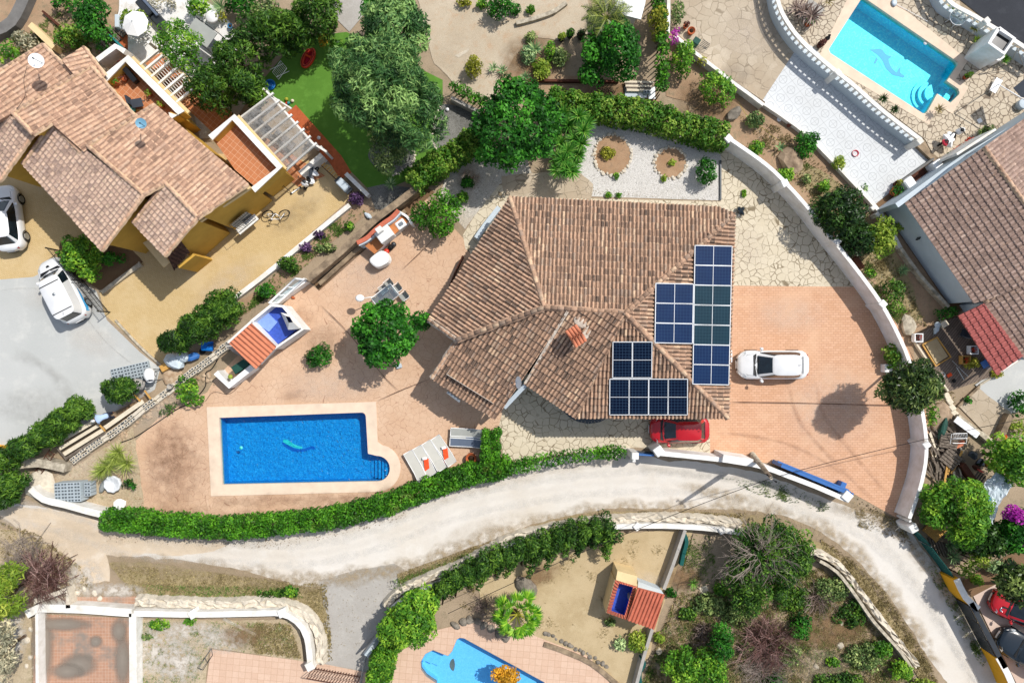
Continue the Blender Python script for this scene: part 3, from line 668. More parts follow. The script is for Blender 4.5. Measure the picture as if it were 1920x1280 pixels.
flatpart(p2,'dolphin_belly',smooth_path([(1631,94),(1641,100),(1649,107),(1655,116),(1660,127),(1668,137),(1659,132),(1653,122),(1647,111),(1638,102)],4,True),dz+.004,'dolphin_belly')
flatpart(p2,'dolphin_fin',[(1644,106),(1648,109),(1642,120),(1638,119)],dz+.002,'dolphin_dark')
flatpart(p1,'dolphin_mosaic',smooth_path([(530,826),(540,834),(552,840),(566,842),(578,838),(588,836),(592,842),(582,842),(570,846),(555,847),(540,842),(529,832)],4,True),-1.04,'dolphin_dark')
flatpart(p1,'dolphin_belly',smooth_path([(531,824),(540,825),(552,833),(567,838),(566,841),(552,839),(538,833),(530,828)],4,True),-1.034,'dolphin_light')
flatpart(p3,'repair_patch',smooth_path([(850,1234),(853,1245),(850,1258),(843,1250),(844,1240)],4,True),-.74,'dark_concrete')
m = MB(); m.lathe(W(452,839,-.12),[(.0,.0),(.10,.02),(.10,.05),(0,.07)],14); tag(build('chlorine_float',m,'dolphin_light'),'small green floating dispenser near the left end of the deep blue pool','pool float')
for (u,v) in ((1662+73,81),):
    m = MB(); m.lathe(W(u,v,-.13),[(0,0),(.12,.02),(.12,.06),(0,.09)],14); tag(build('chlorine_float',m,'white_plastic'),'small white round float in the turquoise pool','pool float')
# ------------------------------------------------------------------ tiled roofs
class Plane:
    """roof slope through an eave (two photo points at height zE) and a ridge point at height zR"""
    def __init__(s,A,B,zE,Rg,zR):
        s.a,s.b,s.r = W(*A,zE),W(*B,zE),W(*Rg,zR)
        s.e1 = (s.b-s.a).normalized(); n = s.e1.cross(s.r-s.a).normalized()
        if n.z < 0: n = -n
        s.n = n; s.e2 = n.cross(s.e1); 
        if s.e2.z < 0: s.e2 = -s.e2; s.e1 = -s.e1
    def at(s,u,v,lift=0):
        o = Vector((0,0,H)); d = W(u,v,0)-o; k = (s.a + s.n*lift - o).dot(s.n)/d.dot(s.n); return o+d*k
    def pt(s,x,y,lift=0): return s.a + s.e1*x + s.e2*y + s.n*lift
def tiles(pl,poly,tw=.225,tl=.41,seed=0,hb=.07,jit=.012,dark=.0):
    """real barrel tiles laid in columns up the slope, cut to a convex outline"""
    rr = np.random.default_rng(seed)
    wp = [pl.at(*p) for p in poly]; q = [((p-pl.a).dot(pl.e1),(p-pl.a).dot(pl.e2)) for p in wp]
    x0,x1 = min(p[0] for p in q)-.1,max(p[0] for p in q)+.1; y0,y1 = min(p[1] for p in q),max(p[1] for p in q)+.1
    bm = bmesh.new(); lay = bm.faces.layers.float.new('rnd')
    fr = [0,.08,.2,.34,.48,.60,.68,.84,1.0]
    hs = [0,.62,.92,1.0,.92,.62,0,-.3,0]
    nc = int((x1-x0)/tw)+1; nr = int((y1-y0)/tl)+2
    tone = rr.normal(size=(nc//3+2,nr//2+2))*.12
    for i in range(nc):
        for j in range(nr):
            r = float(np.clip(rr.uniform(0,1)*.8+.1+tone[i//3][j//2],0,1)); rp = float(np.clip(rr.uniform(0,.22),0,1))
            dx,dy,dz = rr.uniform(-jit,jit,3)
            bx,by = x0+i*tw+dx,y0+j*tl+dy
            lo = []; up = []
            md = []
            for f,h in zip(fr,hs):
                taper = (f-.34)*tw
                lo.append(bm.verts.new(pl.pt(bx+f*tw,by-.03,h*hb+.03+dz)))
                md.append(bm.verts.new(pl.pt(bx+.34*tw+taper*.98,by+.035,h*hb*.98+.026+dz)))
                up.append(bm.verts.new(pl.pt(bx+.34*tw+taper*.86,by+tl,h*hb*.85+dz*.3)))
            re = float(min(1,r*.5+rr.uniform(.3,.6)))
            for k in range(8):
                f = bm.faces.new((md[k],md[k+1],up[k+1],up[k])); f[lay] = r if k < 6 else rp; f.smooth = True
                f = bm.faces.new((lo[k],lo[k+1],md[k+1],md[k])); f[lay] = re if k < 6 else rp; f.smooth = True
            base = [bm.verts.new(pl.pt(bx+f*tw,by-.03,-.03)) for f in (0,.34,.68)]
            f = bm.faces.new((base[0],base[1],base[2],lo[6],lo[5],lo[4],lo[3],lo[2],lo[1],lo[0])); f[lay] = r*.5
    cen = sum(wp,Vector())/len(wp)
    for a,b in zip(wp,wp[1:]+wp[:1]):
        nn = (b-a).cross(pl.n).normalized()
        if nn.dot(cen-a) > 0: nn = -nn
        bmesh.ops.bisect_plane(bm,geom=bm.verts[:]+bm.edges[:]+bm.faces[:],plane_co=a+nn*(.03),plane_no=nn,clear_outer=True)
    m = MB(); m.v = [tuple(v.co) for v in bm.verts]; bm.verts.index_update()
    m.f = [tuple(v.index for v in f.verts) for f in bm.faces]; m.r = [f[lay] for f in bm.faces]; m.sm = [True]*len(m.f); bm.free()
    # deck under the tiles
    n = len(wp); vs = [p-pl.n*.02 for p in wp]+[p-pl.n*.16 for p in wp]
    m.add(vs,[tuple(range(n)),tuple(reversed(range(n,2*n)))]+[(i,(i+1) % n,n+(i+1) % n,n+i) for i in range(n)],.1)
    return m
def ridge(p,q,rad=.13,tl=.36,seed=0,mortar=True):
    """line of ridge tiles bedded in mortar from world point p to q"""
    rr = np.random.default_rng(seed); m = MB(); mo = MB(); d = q-p; L = d.length; n = max(1,int(L/tl)); d.normalize()
    s = d.cross(Vector((0,0,1))).normalized(); up = s.cross(d).normalized()
    if up.z < 0: up = -up
    for i in range(n):
        a = p+d*(i*L/n-.02); b = p+d*((i+1)*L/n); r0,r1 = rad*(1+rr.uniform(-.05,.05)),rad*.84; vs = []
        for c,r_,li in ((a,r0,.03),(b,r1,0)):
            for k in range(7):
                t = math.pi*k/6; vs.append(c + s*math.cos(t)*r_ + up*(math.sin(t)*r_*.8+li))
        m.add(vs,[(k,k+1,8+k,7+k) for k in range(6)] + [(6,5,4,3,2,1,0)],float(rr.uniform(.1,1)),True)
    nn = max(2,int(L/.25)); vs = []; w = rad*1.5
    for i in range(nn+1):
        c = p+d*(L*i/nn); j1,j2 = rr.uniform(-.03,.03,2)
        vs += [c+s*(w+j1)-up*.06,c+s*rad*.8+up*.05,c-s*rad*.8+up*.05,c-s*(w+j2)-up*.06]
    for i in range(nn):
        for k in range(3): mo.add([vs[4*i+k],vs[4*i+4+k],vs[4*i+5+k],vs[4*i+1+k]],[(0,1,2,3)],.5)
    return m,mo
def merge(*ms):
    o = MB()
    for m in ms:
        k = len(o.v); o.v += m.v; o.f += [tuple(i+k for i in f) for f in m.f]; o.r += m.r; o.sm += m.sm
    return o
def walls(parent,name,poly_w,z0,z1,mat,th=.25):
    m = MB(); m.prism(poly_w,z0,z1); return build(name,m,mat,parent)

# ------------------------------------------------------------------ the villa in the middle
ZE,ZR = 3.2,4.75
villa = thing('villa','large villa with a weathered brown tiled hip roof and solar panels, in the middle','house',W(1130,600,0))
A,C,D,E,F,G = (956,370),(1380,392),(803,599),(856,637),(809,709),(928,786)
K1,K2,J = (1378,404),(1366,784),(1079,783)
R1,R2 = (1021,576),(1172,587); Lp,Lq = (1064,584),(984,719)
pt_,pl_,pb_,pr_ = Plane((958,370),(1345,389),ZE,R1,ZR),Plane(A,D,ZE,R1,ZR),Plane((1079,783),K2,ZE,R2,ZR),Plane(K1,K2,ZE,R2,ZR)
pw_ = Plane(F,G,ZE-.55,R1,ZR-.1)
parts = [('roof',pt_,[(956,369),(1345,388),(1378,400),R2,R1],1),('roof',pl_,[A,D,E,R1],2),('roof',pb_,[J,K2,R2],3),
         ('roof',pr_,[(1372,398),K1,K2,R2],4),('roof',pw_,[E,F,G,Lp,R1],5),('roof',pw_,[Lp,Lq,J,R2],6)]
roof_objs = []
for nm,pl,poly,sd in parts:
    roof_objs.append(build(nm,tiles(pl,poly,seed=sd,hb=.09),'tiles_brown',villa))
wR1,wR2 = pt_.at(*R1,.06),pt_.at(*R2,.06)
for a,b,sd in ((pt_.at(*A,.03),wR1,1),(wR1,wR2,2),(wR2,pr_.at(1376,402,.03),3),(wR2,pr_.at(*K2,.03),4),(pl_.at(*E,.05),wR1,5),(pb_.at(*J,.02),pb_.at(1168,596,.04),6)):
    m,mo = ridge(a,b,.13 if sd != 6 else .1,seed=sd); r = build('ridge_cap',m,'tiles_brown',villa); sub('mortar',mo,'mortar',r)
for poly,nm in (((D,E),1),((E,F),2)):                                  # mortared verges
    a,b = (pl_ if nm == 1 else pw_).at(*poly[0],.05),(pl_ if nm == 1 else pw_).at(*poly[1],.05)
    m,mo = ridge(a,b,.1,.25,seed=10+nm); r = build('verge',m,'tiles_brown',villa); sub('mortar',mo,'mortar_white',r)
# low rendered upstand that runs down the roof and ends in the gable wall
a,b = pw_.at(*Lp,0),pw_.at(*Lq,0); c = pw_.at(930,787,0)
m = MB(); d = (b-a).normalized(); s = d.cross(pw_.n)
def slab(m,p,q,w,h0,h1,n_=Vector((0,0,1)),side=None):
    d = (q-p).normalized(); s = d.cross(Vector((0,0,1))).normalized()*w/2
    vs = [p-s+Vector((0,0,h0)),p+s+Vector((0,0,h0)),q+s+Vector((0,0,h0)),q-s+Vector((0,0,h0)),p-s+Vector((0,0,h1)),p+s+Vector((0,0,h1)),q+s+Vector((0,0,h1)),q-s+Vector((0,0,h1))]
    m.add(vs,[(3,2,1,0),(4,5,6,7),(0,1,5,4),(1,2,6,5),(2,3,7,6),(3,0,4,7)],random.random())
for i in range(16): slab(m,a+(b-a)*i/16,a+(b-a)*(i+.96)/16,.15+random.uniform(-.02,.02),-.02,.1+random.uniform(-.01,.02))
build('roof_upstand',m,'mortar_white',villa)
m = MB(); m.ribbon([tuple(W(945,765,2.9)[:2]),tuple(W(985,722,3.3)[:2])],.25,0,[2.75,3.3]); build('gable_wall',m,'pale_blue_render',villa)
body = [pt_.at(965,378),pt_.at(1345,396),pr_.at(1366,410),pr_.at(1352,772),pb_.at(1085,772),pw_.at(985,712),pw_.at(928,770),pw_.at(822,704),pl_.at(868,636),pl_.at(818,594)]
wp = inset([(p.x,p.y) for p in body],.35); m = MB(); m.prism(wp,0,3.22,top=False); build('wall',m,'white_render',villa)
# gutter and bay on the garden side
m = MB(); m.ribbon(wxy(smooth_path([(893,446),(908,424),(936,388)],6),.8),.3,0,.8); build('side_wall',m,'pale_blue_render',villa)
m = MB(); m.ribbon(wxy(smooth_path([(868,480),(850,520),(835,560)],8),.5),.06,0,.8); build('planter_rim',m,'wood_brown',villa)
m = MB(); m.ribbon([tuple(pw_.at(838,735)[:2]),tuple(pw_.at(862,753)[:2])],.14,2.3,2.5); build('gutter',m,'grey_metal',villa)
bay = MB(); cb = wxy([(1056,771),(1068,783),(1084,791),(1104,795),(1124,792),(1142,783)],2.3); cc = wxy([(1100,760)],2.6)[0]
for i in range(len(cb)-1):
    for k in range(3):
        p0,p1 = np.array(cb[i]),np.array(cb[i+1]); a = p0+(p1-p0)*k/3; b = p0+(p1-p0)*(k+.93)/3; cm = np.array(cc); ia,ib = a+(cm-a)*.65,b+(cm-b)*.65
        bay.add([(*a,2.2),(*b,2.2),(*ib,2.6),(*ia,2.6),(*a,2.12),(*b,2.12)],[(0,1,2,3),(4,5,1,0)],.5)
bay.prism([tuple(np.array(p)+(np.array(cc)-np.array(p))*.12) for p in cb]+[cc],0,2.15)
build('bay_window_roof',bay,'steel_dark',villa)
# chimney
cp = pw_.at(1077,630,0); ch = MB(); ch.box((cp.x,cp.y,cp.z+.35),(.62,.62,1.0),R_(33)); c_ = build('chimney',ch,'mortar',villa)
m = MB(); rz = R_(33); cs,sn = math.cos(rz),math.sin(rz); top = cp + Vector((0,0,.92))
for sgn in (1,-1):
    for i in range(4):
        x = (i-1.5)*.19; pts = []
        for y in (0,.5*sgn): pts.append(Vector((top.x+x*cs-y*sn,top.y+x*sn+y*cs,top.z+.28-abs(y)*.55)))
        m.tube(pts,[.09,.10],8)
sub('chimney_cap',m,'tile_orange',c_)
m = MB(); m.rock(pw_.at(1092,606,.03),(.45,.3,.07),seed=3); m.rock(pw_.at(1100,622,.03),(.25,.4,.06),seed=5); build('mortar_patch',m,'mortar_white',villa)

# solar panels: aluminium frame > cells
t = NT('solar_blue'); 
def solarmat(name,c,line):
    t = NT(name); uv = t.new('UVMap').outputs[0] if False else None
    a = t.new('UVMap'); sx = t.new('SeparateXYZ'); t.l.new(a.outputs[0],sx.inputs[0])
    fx = t.math('FRACT',sx.outputs[0]); fy = t.math('FRACT',sx.outputs[1])
    ex = t.math('MAXIMUM',t.math('ABSOLUTE',t.math('SUBTRACT',fx,.5)),t.math('ABSOLUTE',t.math('SUBTRACT',fy,.5)))
    g = t.math('GREATER_THAN',ex,.465)
    col = t.mix(t.math('MULTIPLY',g,.75),t.mix(t.noise(1.2,2),hexc(c),tuple(x*1.5 for x in hexc(c)[:3])+(1,)),hexc(line))
    t.done(col,.35,.12); return t.m
solarmat('solar_cells_blue','#0a2040','#294462'); solarmat('solar_cells_reflection','#102834','#304c58'); solarmat('solar_cells_navy','#050f22','#3a536c')  # teal copy puts the middle panels' darker reflection into the cell colour
def panel(pl,corners,mat,label,lift=.2):
    """corners px: TL, TR, BR, BL; the panel stands 'lift' above the slope on rails"""
    P = [pl.at(*c,lift) for c in corners]; n = pl.n
    c = sum(P,Vector())/4; t = thing('solar_panel',label,'solar panel',c,group='solar panels on the villa roof')
    m = MB(); Q = P+[p-n*.04 for p in P]
    def bar(a,b,w):
        d = (b-a).normalized(); s = d.cross(n)*w/2
        vs = [a-s,a+s,b+s,b-s]; vs = [v+n*.006 for v in vs]+[v-n*.04 for v in vs]
        m.add(vs,[(0,1,2,3),(7,6,5,4),(0,4,5,1),(1,5,6,2),(2,6,7,3),(3,7,4,0)])
    for i in range(4): bar(P[i],P[(i+1) % 4],.045)
    long_h = (P[1]-P[0]).length > (P[2]-P[1]).length
    if long_h: bar((P[0]+P[1])/2,(P[2]+P[3])/2,.03)
    else: bar((P[0]+P[3])/2,(P[1]+P[2])/2,.03)
    build('frame',m,'polycarbonate',t)
    m = MB(); m.add(P,[(0,1,2,3)]); o = build('cells',m,mat,t); me = o.data
    uv_ = me.uv_layers.new(name='UVMap'); nx,ny = (11.98,5.98) if long_h else (5.98,11.98)
    for i_,c_ in enumerate(((.01,.01),(nx,.01),(nx,ny),(.01,ny))): uv_.data[i_].uv = c_
    me.update()
    for k in (.25,.75):
        m = MB()
        a = P[0].lerp(P[3],k)-n*.05; b = P[1].lerp(P[2],k)-n*.05; s = (b-a).cross(n).normalized()*.02
        m.add([a-s,a+s,b+s,b-s,a-s-n*.12,a+s-n*.12,b+s-n*.12,b-s-n*.12],[(0,1,2,3),(0,4,5,1),(1,5,6,2),(2,6,7,3),(3,7,4,0)])
        build('rail',m,'grey_metal',t)
ordn = ['top','second','third','fourth','fifth','sixth','lowest']
for i in range(7):
    y0,y1 = 460+i*37.2,460+(i+1)*37.2-.6; xl = lambda y: 1303.5-(y-460)*.016; xr = lambda y: 1373-(y-460)*.024
    panel(pr_,[(xl(y0),y0),(xr(y0),y0+1.5),(xr(y1),y1+1.5),(xl(y1),y1)],'solar_cells_reflection' if i in (2,3,4) else 'solar_cells_blue',f'{ordn[i]} {"dark teal" if i in (2,3,4) else "blue"} solar panel in the tall column of seven on the roof')
for i in range(3):
    y0,y1 = 531+i*37.3,531+(i+1)*37.3-.6
    panel(pr_,[(1230-(y0-531)*.015,y0),(1300.5-(y0-531)*.018,y0+1.5),(1300.5-(y1-531)*.018,y1+1.5),(1230-(y1-531)*.015,y1)],'solar_cells_blue',['top','middle','bottom'][i]+' blue solar panel in the short column of three near the hip')
for i in range(2):
    x0 = 1149.5+i*37
    panel(pb_,[(x0,641),(x0+36.2,641),(x0+35.6,708),(x0-.6,708)],'solar_cells_navy',['left','right'][i]+' one of the two navy solar panels above the row of four')
for i in range(4):
    x0 = 1143.7+i*36.6
    panel(pb_,[(x0,710.5),(x0+36,710.7),(x0+35.6,777.5),(x0-.4,777.5)],'solar_cells_navy',['leftmost','second','third','rightmost'][i]+' navy solar panel in the lowest row of four above the red car')
plain('dish_blue','#6f9fb8',.4,.4)
def dish(label,u,v,z,rad,mat,face,tiltd=35,pole=.8):
    t = thing('satellite_dish',label,'satellite dish',W(u,v,z-pole))
    c = W(u,v,z); M = Matrix.Rotation(R_(face),3,'Z') @ Matrix.Rotation(R_(tiltd),3,'Y'); m = MB(); vs = []; n = 24
    for k,rr_ in enumerate((0,.4,.8,1)):
        for i in range(n): a = 2*math.pi*i/n; vs.append(c + M @ Vector((rad*rr_*math.cos(a),rad*rr_*math.sin(a)*1.0,.18*rad*rr_**2)))
    fs = [(k*n+i,k*n+(i+1) % n,(k+1)*n+(i+1) % n,(k+1)*n+i) for k in range(3) for i in range(n)]; m.add(vs,fs,.5,True); build('reflector',m,mat,t)
    m = MB(); m.tube([W(u,v,z-pole),c-Vector((0,0,.05))],.03,8); build('mast',m,'grey_metal',t)
    f = c + M @ Vector((0,0,rad*1.2)); m = MB(); m.tube([c + M @ Vector((rad*.9,0,0)),f],.015,6); m.tube([f,f+(M @ Vector((0,0,.1)))],.04,8); build('feed_arm',m,'steel_dark',t)
dish('tall white oval satellite dish at the lower corner of the villa roof',974,717,4.3,.36,'white_plastic',180,62)
dish('large white satellite dish on the tan tiled roof at top left',68,114,6.6,.38,'white_plastic',-20,18)
dish('small blue grey satellite dish on the roof above the potted terrace',264,231,6.6,.27,'dish_blue',-40,25)
# ------------------------------------------------------------------ neighbouring buildings
def block(parent,name,pl,poly,ins,mat,drop=.17,z0=0):
    """solid storey under a roof slope: its top follows the slope"""
    wp = [pl.at(*p) for p in poly]; q = inset([(p.x,p.y) for p in wp],ins); n = len(q); top = []
    for x,y in q:
        z = pl.a.z - ((x-pl.a.x)*pl.n.x + (y-pl.a.y)*pl.n.y)/pl.n.z; top.append((x,y,z-drop))
    m = MB(); m.add([(x,y,z0) for x,y in q]+top,[(i,(i+1) % n,n+(i+1) % n,n+i) for i in range(n)]+[(n+i,(i+1) % n+n,(i+1) % n,i) for i in range(n)][:0]+[tuple(range(n,2*n))])
    return build(name,m,mat,parent)
yh = thing('terraced_house','ochre yellow terraced house with stepped tan tiled roofs at upper left','house',W(230,300))
ZF,ZG = 4.6,5.75
bkC = Plane((289,195),(465,345),4.45,(269,365),ZG); bkB = Plane((169,123),(252,220),4.6,(96,230),ZG)
bkA = Plane((79,83),(135,140),4.6,(12,229),ZG); bkS = Plane((156,88),(197,143),4.2,(116,113),5.0)
frB = Plane((41,307),(190,470),ZF,(269,365),ZG); frS = Plane((248,417),(308,480),ZF,(308,342),5.42); frA = Plane((-60,276),(-2,340),ZF,(60,254),5.6)
yparts = [(bkC,[(163,273),(289,195),(396,286),(313,341),(269,365)],'tiles_pink',.26),(bkC,[(313,341),(396,286),(465,345),(370,408)],'tiles_pink',.26),
          (bkB,[(22,211),(169,123),(201,160),(96,230),(61,252)],'tiles_pink',.26),(bkB,[(96,230),(201,160),(252,218),(157,284)],'tiles_pink',.26),
          (bkA,[(-60,168),(79,83),(137,141),(22,211),(-20,238)],'tiles_pink',.26),(bkS,[(116,113),(156,88),(197,143),(182,150),(137,138)],'tiles_pink',.26),
          (frB,[(96,230),(151,287),(93,364),(41,307)],'tiles_front',.25),(frB,[(158,279),(269,365),(190,470),(93,364)],'tiles_front',.25),
          (frS,[(308,342),(370,408),(308,480),(248,417)],'tiles_front',.25),(frA,[(-60,150),(60,254),(-2,340),(-60,276)],'tiles_front',.25)]
for i,(pl,poly,mt,tw) in enumerate(yparts):
    build('roof',tiles(pl,poly,tw,.42 if mt == 'tiles_pink' else .3,seed=20+i,hb=.035,jit=.01),mt,yh)
    if i not in (5,): block(yh,'wall',pl,poly,.3 if i in (3,4,6,7,8,9) else .12,'yellow_render')
def edge(parent,P,Q,rad=.09,mat='mortar_cream',name='verge',seed=0):
    m,mo = ridge(P,Q,rad,.34,seed=seed); r = build(name,m,'tiles_pink',parent); sub('mortar',mo,mat,r)
for i,(pl,a,b,nm) in enumerate([(bkC,(163,273),(269,365),'ridge_cap'),(bkC,(269,365),(313,341),'verge'),(frS,(308,342),(370,408),'ridge_cap'),(bkC,(370,408),(465,345),'verge'),(bkC,(163,273),(289,195),'verge'),
        (bkB,(22,211),(61,252),'ridge_cap'),(bkB,(61,252),(96,230),'verge'),(frB,(96,230),(151,287),'ridge_cap'),(bkB,(22,211),(169,123),'verge'),(frB,(96,230),(41,307),'verge'),(frB,(269,365),(190,470),'verge'),
        (frS,(308,342),(248,417),'verge'),(frS,(370,408),(308,480),'verge'),(bkA,(79,83),(137,141),'verge'),(bkB,(169,123),(252,218),'verge'),(frA,(60,254),(-2,340),'verge'),(bkS,(156,88),(197,143),'verge'),(bkA,(-60,168),(79,83),'verge')]):
    edge(yh,pl.at(*a,.04),pl.at(*b,.04),.085,name=nm,seed=40+i)
m = MB(); m.ribbon(wxy([(372,414),(468,350)],4.2),.12,3.9,4.15); build('eave_trim',m,'cream_render',yh)
# porch roof, its side wall, the canopy plank and the side window
pp = Plane((315,500),(330,508),2.5,(352,470),3.0)
build('porch_roof',tiles(Plane((314,504),(342,486),2.5,(352,470),2.9),[(311,474),(338,452),(354,472),(326,505)],.25,.3,seed=60,hb=.04),'tiles_dark',yh)
m = MB(); m.ribbon(wxy([(333,500),(363,476)],2.4),.2,0,2.35); build('porch_wall',m,'yellow_render',yh)
m = MB(); m.prism(wxy([(267,455),(283,447),(318,491),(306,501)],2.4),2.28,2.4); build('canopy',m,'cream_render',yh)
wall_line = wxy([(374,500),(560,345)],0); dxy = (Vector(wall_line[1])-Vector(wall_line[0])).normalized()
def on_wall(px,z,out=.1):
    p = W(*px,z); d = Vector((p.x,p.y))-Vector(wall_line[0]); k = d.dot(dxy); q = Vector(wall_line[0])+dxy*k
    nrm = Vector((dxy.y,-dxy.x)); return Vector((q.x+nrm.x*out,q.y+nrm.y*out,z))
a,b = on_wall((437,425),1.5,.02),on_wall((468,400),1.5,.02); d2 = (b-a).normalized(); nr = Vector((dxy.y,-dxy.x,0))
m = MB(); 
for k in range(9): p = a.lerp(b,k/8); m.tube([p+nr*.28+Vector((0,0,-.5)),p+nr*.28+Vector((0,0,.6))],.012,5)
for zz in (-.5,.05,.6): m.tube([a+nr*.28+Vector((0,0,zz)),b+nr*.28+Vector((0,0,zz))],.015,5)
m.tube([a+Vector((0,0,.6)),a+nr*.28+Vector((0,0,.6))],.015,5); m.tube([b+Vector((0,0,.6)),b+nr*.28+Vector((0,0,.6))],.015,5)
wdw = MB(); wdw.add([a+Vector((0,0,-.5)),b+Vector((0,0,-.5)),b+Vector((0,0,.6)),a+Vector((0,0,.6))],[(0,1,2,3)]); w_ = build('window',wdw,'dark_window',yh)
sub('grille',m,'black_metal',w_); m = MB(); c = (a+b)/2+nr*.2+Vector((0,0,-.58)); m.box(c,((b-a).length+.2,.42,.08),math.atan2(d2.y,d2.x)); sub('sill',m,'white_render',w_)
# yellow body under the two roof terraces
m = MB(); m.prism(wxy([(398,262),(437,226),(520,312),(476,346),(462,338)],3.2),0,3.15); build('terrace_block',m,'yellow_render',yh)
m = MB(); m.prism(wxy([(400,261),(436,224),(518,314),(478,350),(440,318)],3.2),3.16,3.2); build('terrace_floor',m,'terrace_tiles',yh)
m = MB(); m.ribbon(wxy([(396,256),(437,220),(522,313),(475,354)],3.9),.3,2.9,3.82); p_ = build('parapet',m,'yellow_render',yh)
m = MB(); m.ribbon(wxy([(394,258),(437,219),(524,313),(474,356)],3.9),.36,3.82,3.9); sub('coping',m,'white_render',p_)
m = MB(); m.prism(wxy([(200,148),(237,116),(330,212),(300,225),(252,216)],3.2),0,3.1); build('terrace_block',m,'yellow_render',yh)
m = MB(); m.prism(wxy([(200,148),(237,116),(332,212),(300,228),(252,218)],3.1),3.11,3.15); build('terrace_floor',m,'terrace_tiles',yh)
m = MB(); m.ribbon(wxy([(194,148),(237,110),(338,212),(318,214)],3.95),.34,2.9,3.88); p_ = build('parapet',m,'yellow_render',yh)
m = MB(); m.ribbon(wxy([(193,149),(237,109),(340,212),(317,217)],3.95),.42,3.88,3.95); sub('coping',m,'white_render',p_)
m = MB(); m.ribbon(wxy([(181,112),(216,86),(233,96)],3.6),.3,0,3.6); build('parapet',m,'white_render',yh)
m = MB(); m.prism(wxy([(190,112),(216,92),(236,108),(205,124)],2.6),0,2.6); build('terrace_block',m,'yellow_render',yh)
m = MB(); m.ribbon(wxy([(246,108),(352,212)],2.9),.3,2.75,2.9); build('ledge',m,'cream_render',yh)
m = MB(); m.ribbon(wxy([(444,218),(534,318)],2.9),.3,2.75,2.9); build('ledge',m,'cream_render',yh)
def gutterpot(): pass
# pergolas
pg = thing('pergola','white beam pergola over cluttered patio behind the yellow house, left of the two','pergola',W(310,145))
for a,b in [((269,132),(304,103)),((280,146),(317,114)),((294,159),(331,126)),((305,171),(344,138)),((317,182),(352,152)),((327,194),(366,162)),((262,121),(296,93))]:
    m = MB(); m.ribbon(wxy([a,b],2.9),.12,2.76,2.92); build('beam',m,'white_render',pg)
for i in range(9):
    k = i/9+.05; a = (272+k*36,130-k*30); b = (330+k*34,192-k*29); m = MB(); m.ribbon(wxy([a,b],2.72),.03,2.7,2.74); build('slat',m,'white_render',pg)
for a in ((300,97),(364,160)): m = MB(); m.box((*W(*a,1.4)[:2],1.38),(.16,.16,2.75),R_(40)); build('post',m,'white_render',pg)
m = MB(); m.ribbon(wxy([(300,98),(368,162)],2.75),.14,2.55,2.7); build('beam',m,'cream_render',pg)
pg = thing('pergola','white pergola roofed with clear corrugated sheets beside the turf garden','pergola',W(520,245))
for i in range(8):
    k = i/7; a = Vector((449,221)).lerp(Vector((538,316)),k); b = Vector((506,178)).lerp(Vector((588,272)),k); e = (b-a)*.13; m = MB()
    m.ribbon(wxy([tuple(a-e*.5),tuple(b+e*.8)],2.75),.11,2.6,2.75); build('beam',m,'white_render',pg)
m = MB(); m.ribbon(wxy([(499,170),(586,268),(612,284)],2.6),.12,2.45,2.6); build('beam',m,'white_render',pg)
m = MB(); m.ribbon(wxy([(506,178),(546,203)],2.6),.08,2.5,2.6); build('brace',m,'white_render',pg)
m = MB(); ca,cb,cc,cd = [W(*p,2.84) for p in ((447,222),(505,177),(589,274),(536,318))]; NN = 60; vs = []
for i in range(NN+1):
    k = i/NN; z = .02*math.cos(i*math.pi); p,q = ca.lerp(cd,k),cb.lerp(cc,k); vs += [p+Vector((0,0,z)),q+Vector((0,0,z))]
m.add(vs,[(2*i,2*i+1,2*i+3,2*i+2) for i in range(NN)]); build('roof_sheet',m,'clear_sheet',pg)
for a in ((507,181),(586,270),(612,286)): m = MB(); m.box((*W(*a,1.3)[:2],1.25),(.14,.14,2.5),R_(40)); build('post',m,'white_render',pg)
m = MB(); m.ribbon(wxy([(545,205),(630,300),(648,330)],.02),.85,0,.03); tag(build('tiled_border',m,'terracotta',None),'orange brick edging strip between the turf and the glazed pergola','paving edge')
m = MB(); m.ribbon(wxy([(562,325),(603,290)],1.0),.3,0,1.0); tag(build('low_wall',m,'white_render'),'short white wall with dark flower box at the end of the pergola','wall')

# house on the right edge
rh = thing('house','house with rose brown tiled roof and pale blue walls at the right edge','house',W(1900,420))
rp = Plane((1698,383),(1826,567),2.4,(1847,275),4.1); rq = Plane((1846,568),(1925,680),2.4,(1940,500),3.45); rs = Plane((2000,170),(2160,400),2.6,(1847,275),4.1)
for i,(pl,poly) in enumerate([(rp,[(1698,381),(1847,275),(2010,500),(1845,563),(1826,567)]),(rq,[(1846,568),(1990,478),(2060,580),(1925,677)]),(rs,[(1847,275),(2000,168),(2160,400),(2010,500)])]):
    build('roof',tiles(pl,poly,.25,.34,seed=70+i,hb=.05,jit=.008),'tiles_rose',rh); block(rh,'wall',pl,poly,.05,'pale_blue_render')
edge(rh,rp.at(1847,275,.04),rp.at(2010,500,.04),.1,name='ridge_cap',seed=75); edge(rh,rq.at(1846,568,.04),rq.at(1990,478,.04),.08,seed=76)
m = MB(); m.ribbon(wxy([(1682,385),(1804,297),(1934,219)],2.4),.3,0,2.4); build('parapet',m,'pale_blue_render',rh)
m = MB(); m.ribbon(wxy([(1795,289),(1868,242)],2.7),.14,0,2.7); build('parapet',m,'white_render',rh)
build('canopy_roof',tiles(Plane((1798,592),(1870,702),2.3,(1846,570),2.6),[(1798,592),(1845,570),(1917,666),(1870,702)],.3,.36,seed=80,hb=.06,jit=.004),'tile_red',rh)
m = MB(); m.ribbon(wxy([(1872,700),(1920,668)],2.2),.12,2.0,2.2); build('gutter',m,'white_render',rh)
for u,v in ((1752,445),): 
    m = MB(); m.box(W(1725,443,1.5),(.06,.5,.35),R_(57-90)); build('vent_window',m,'dark_window',rh)
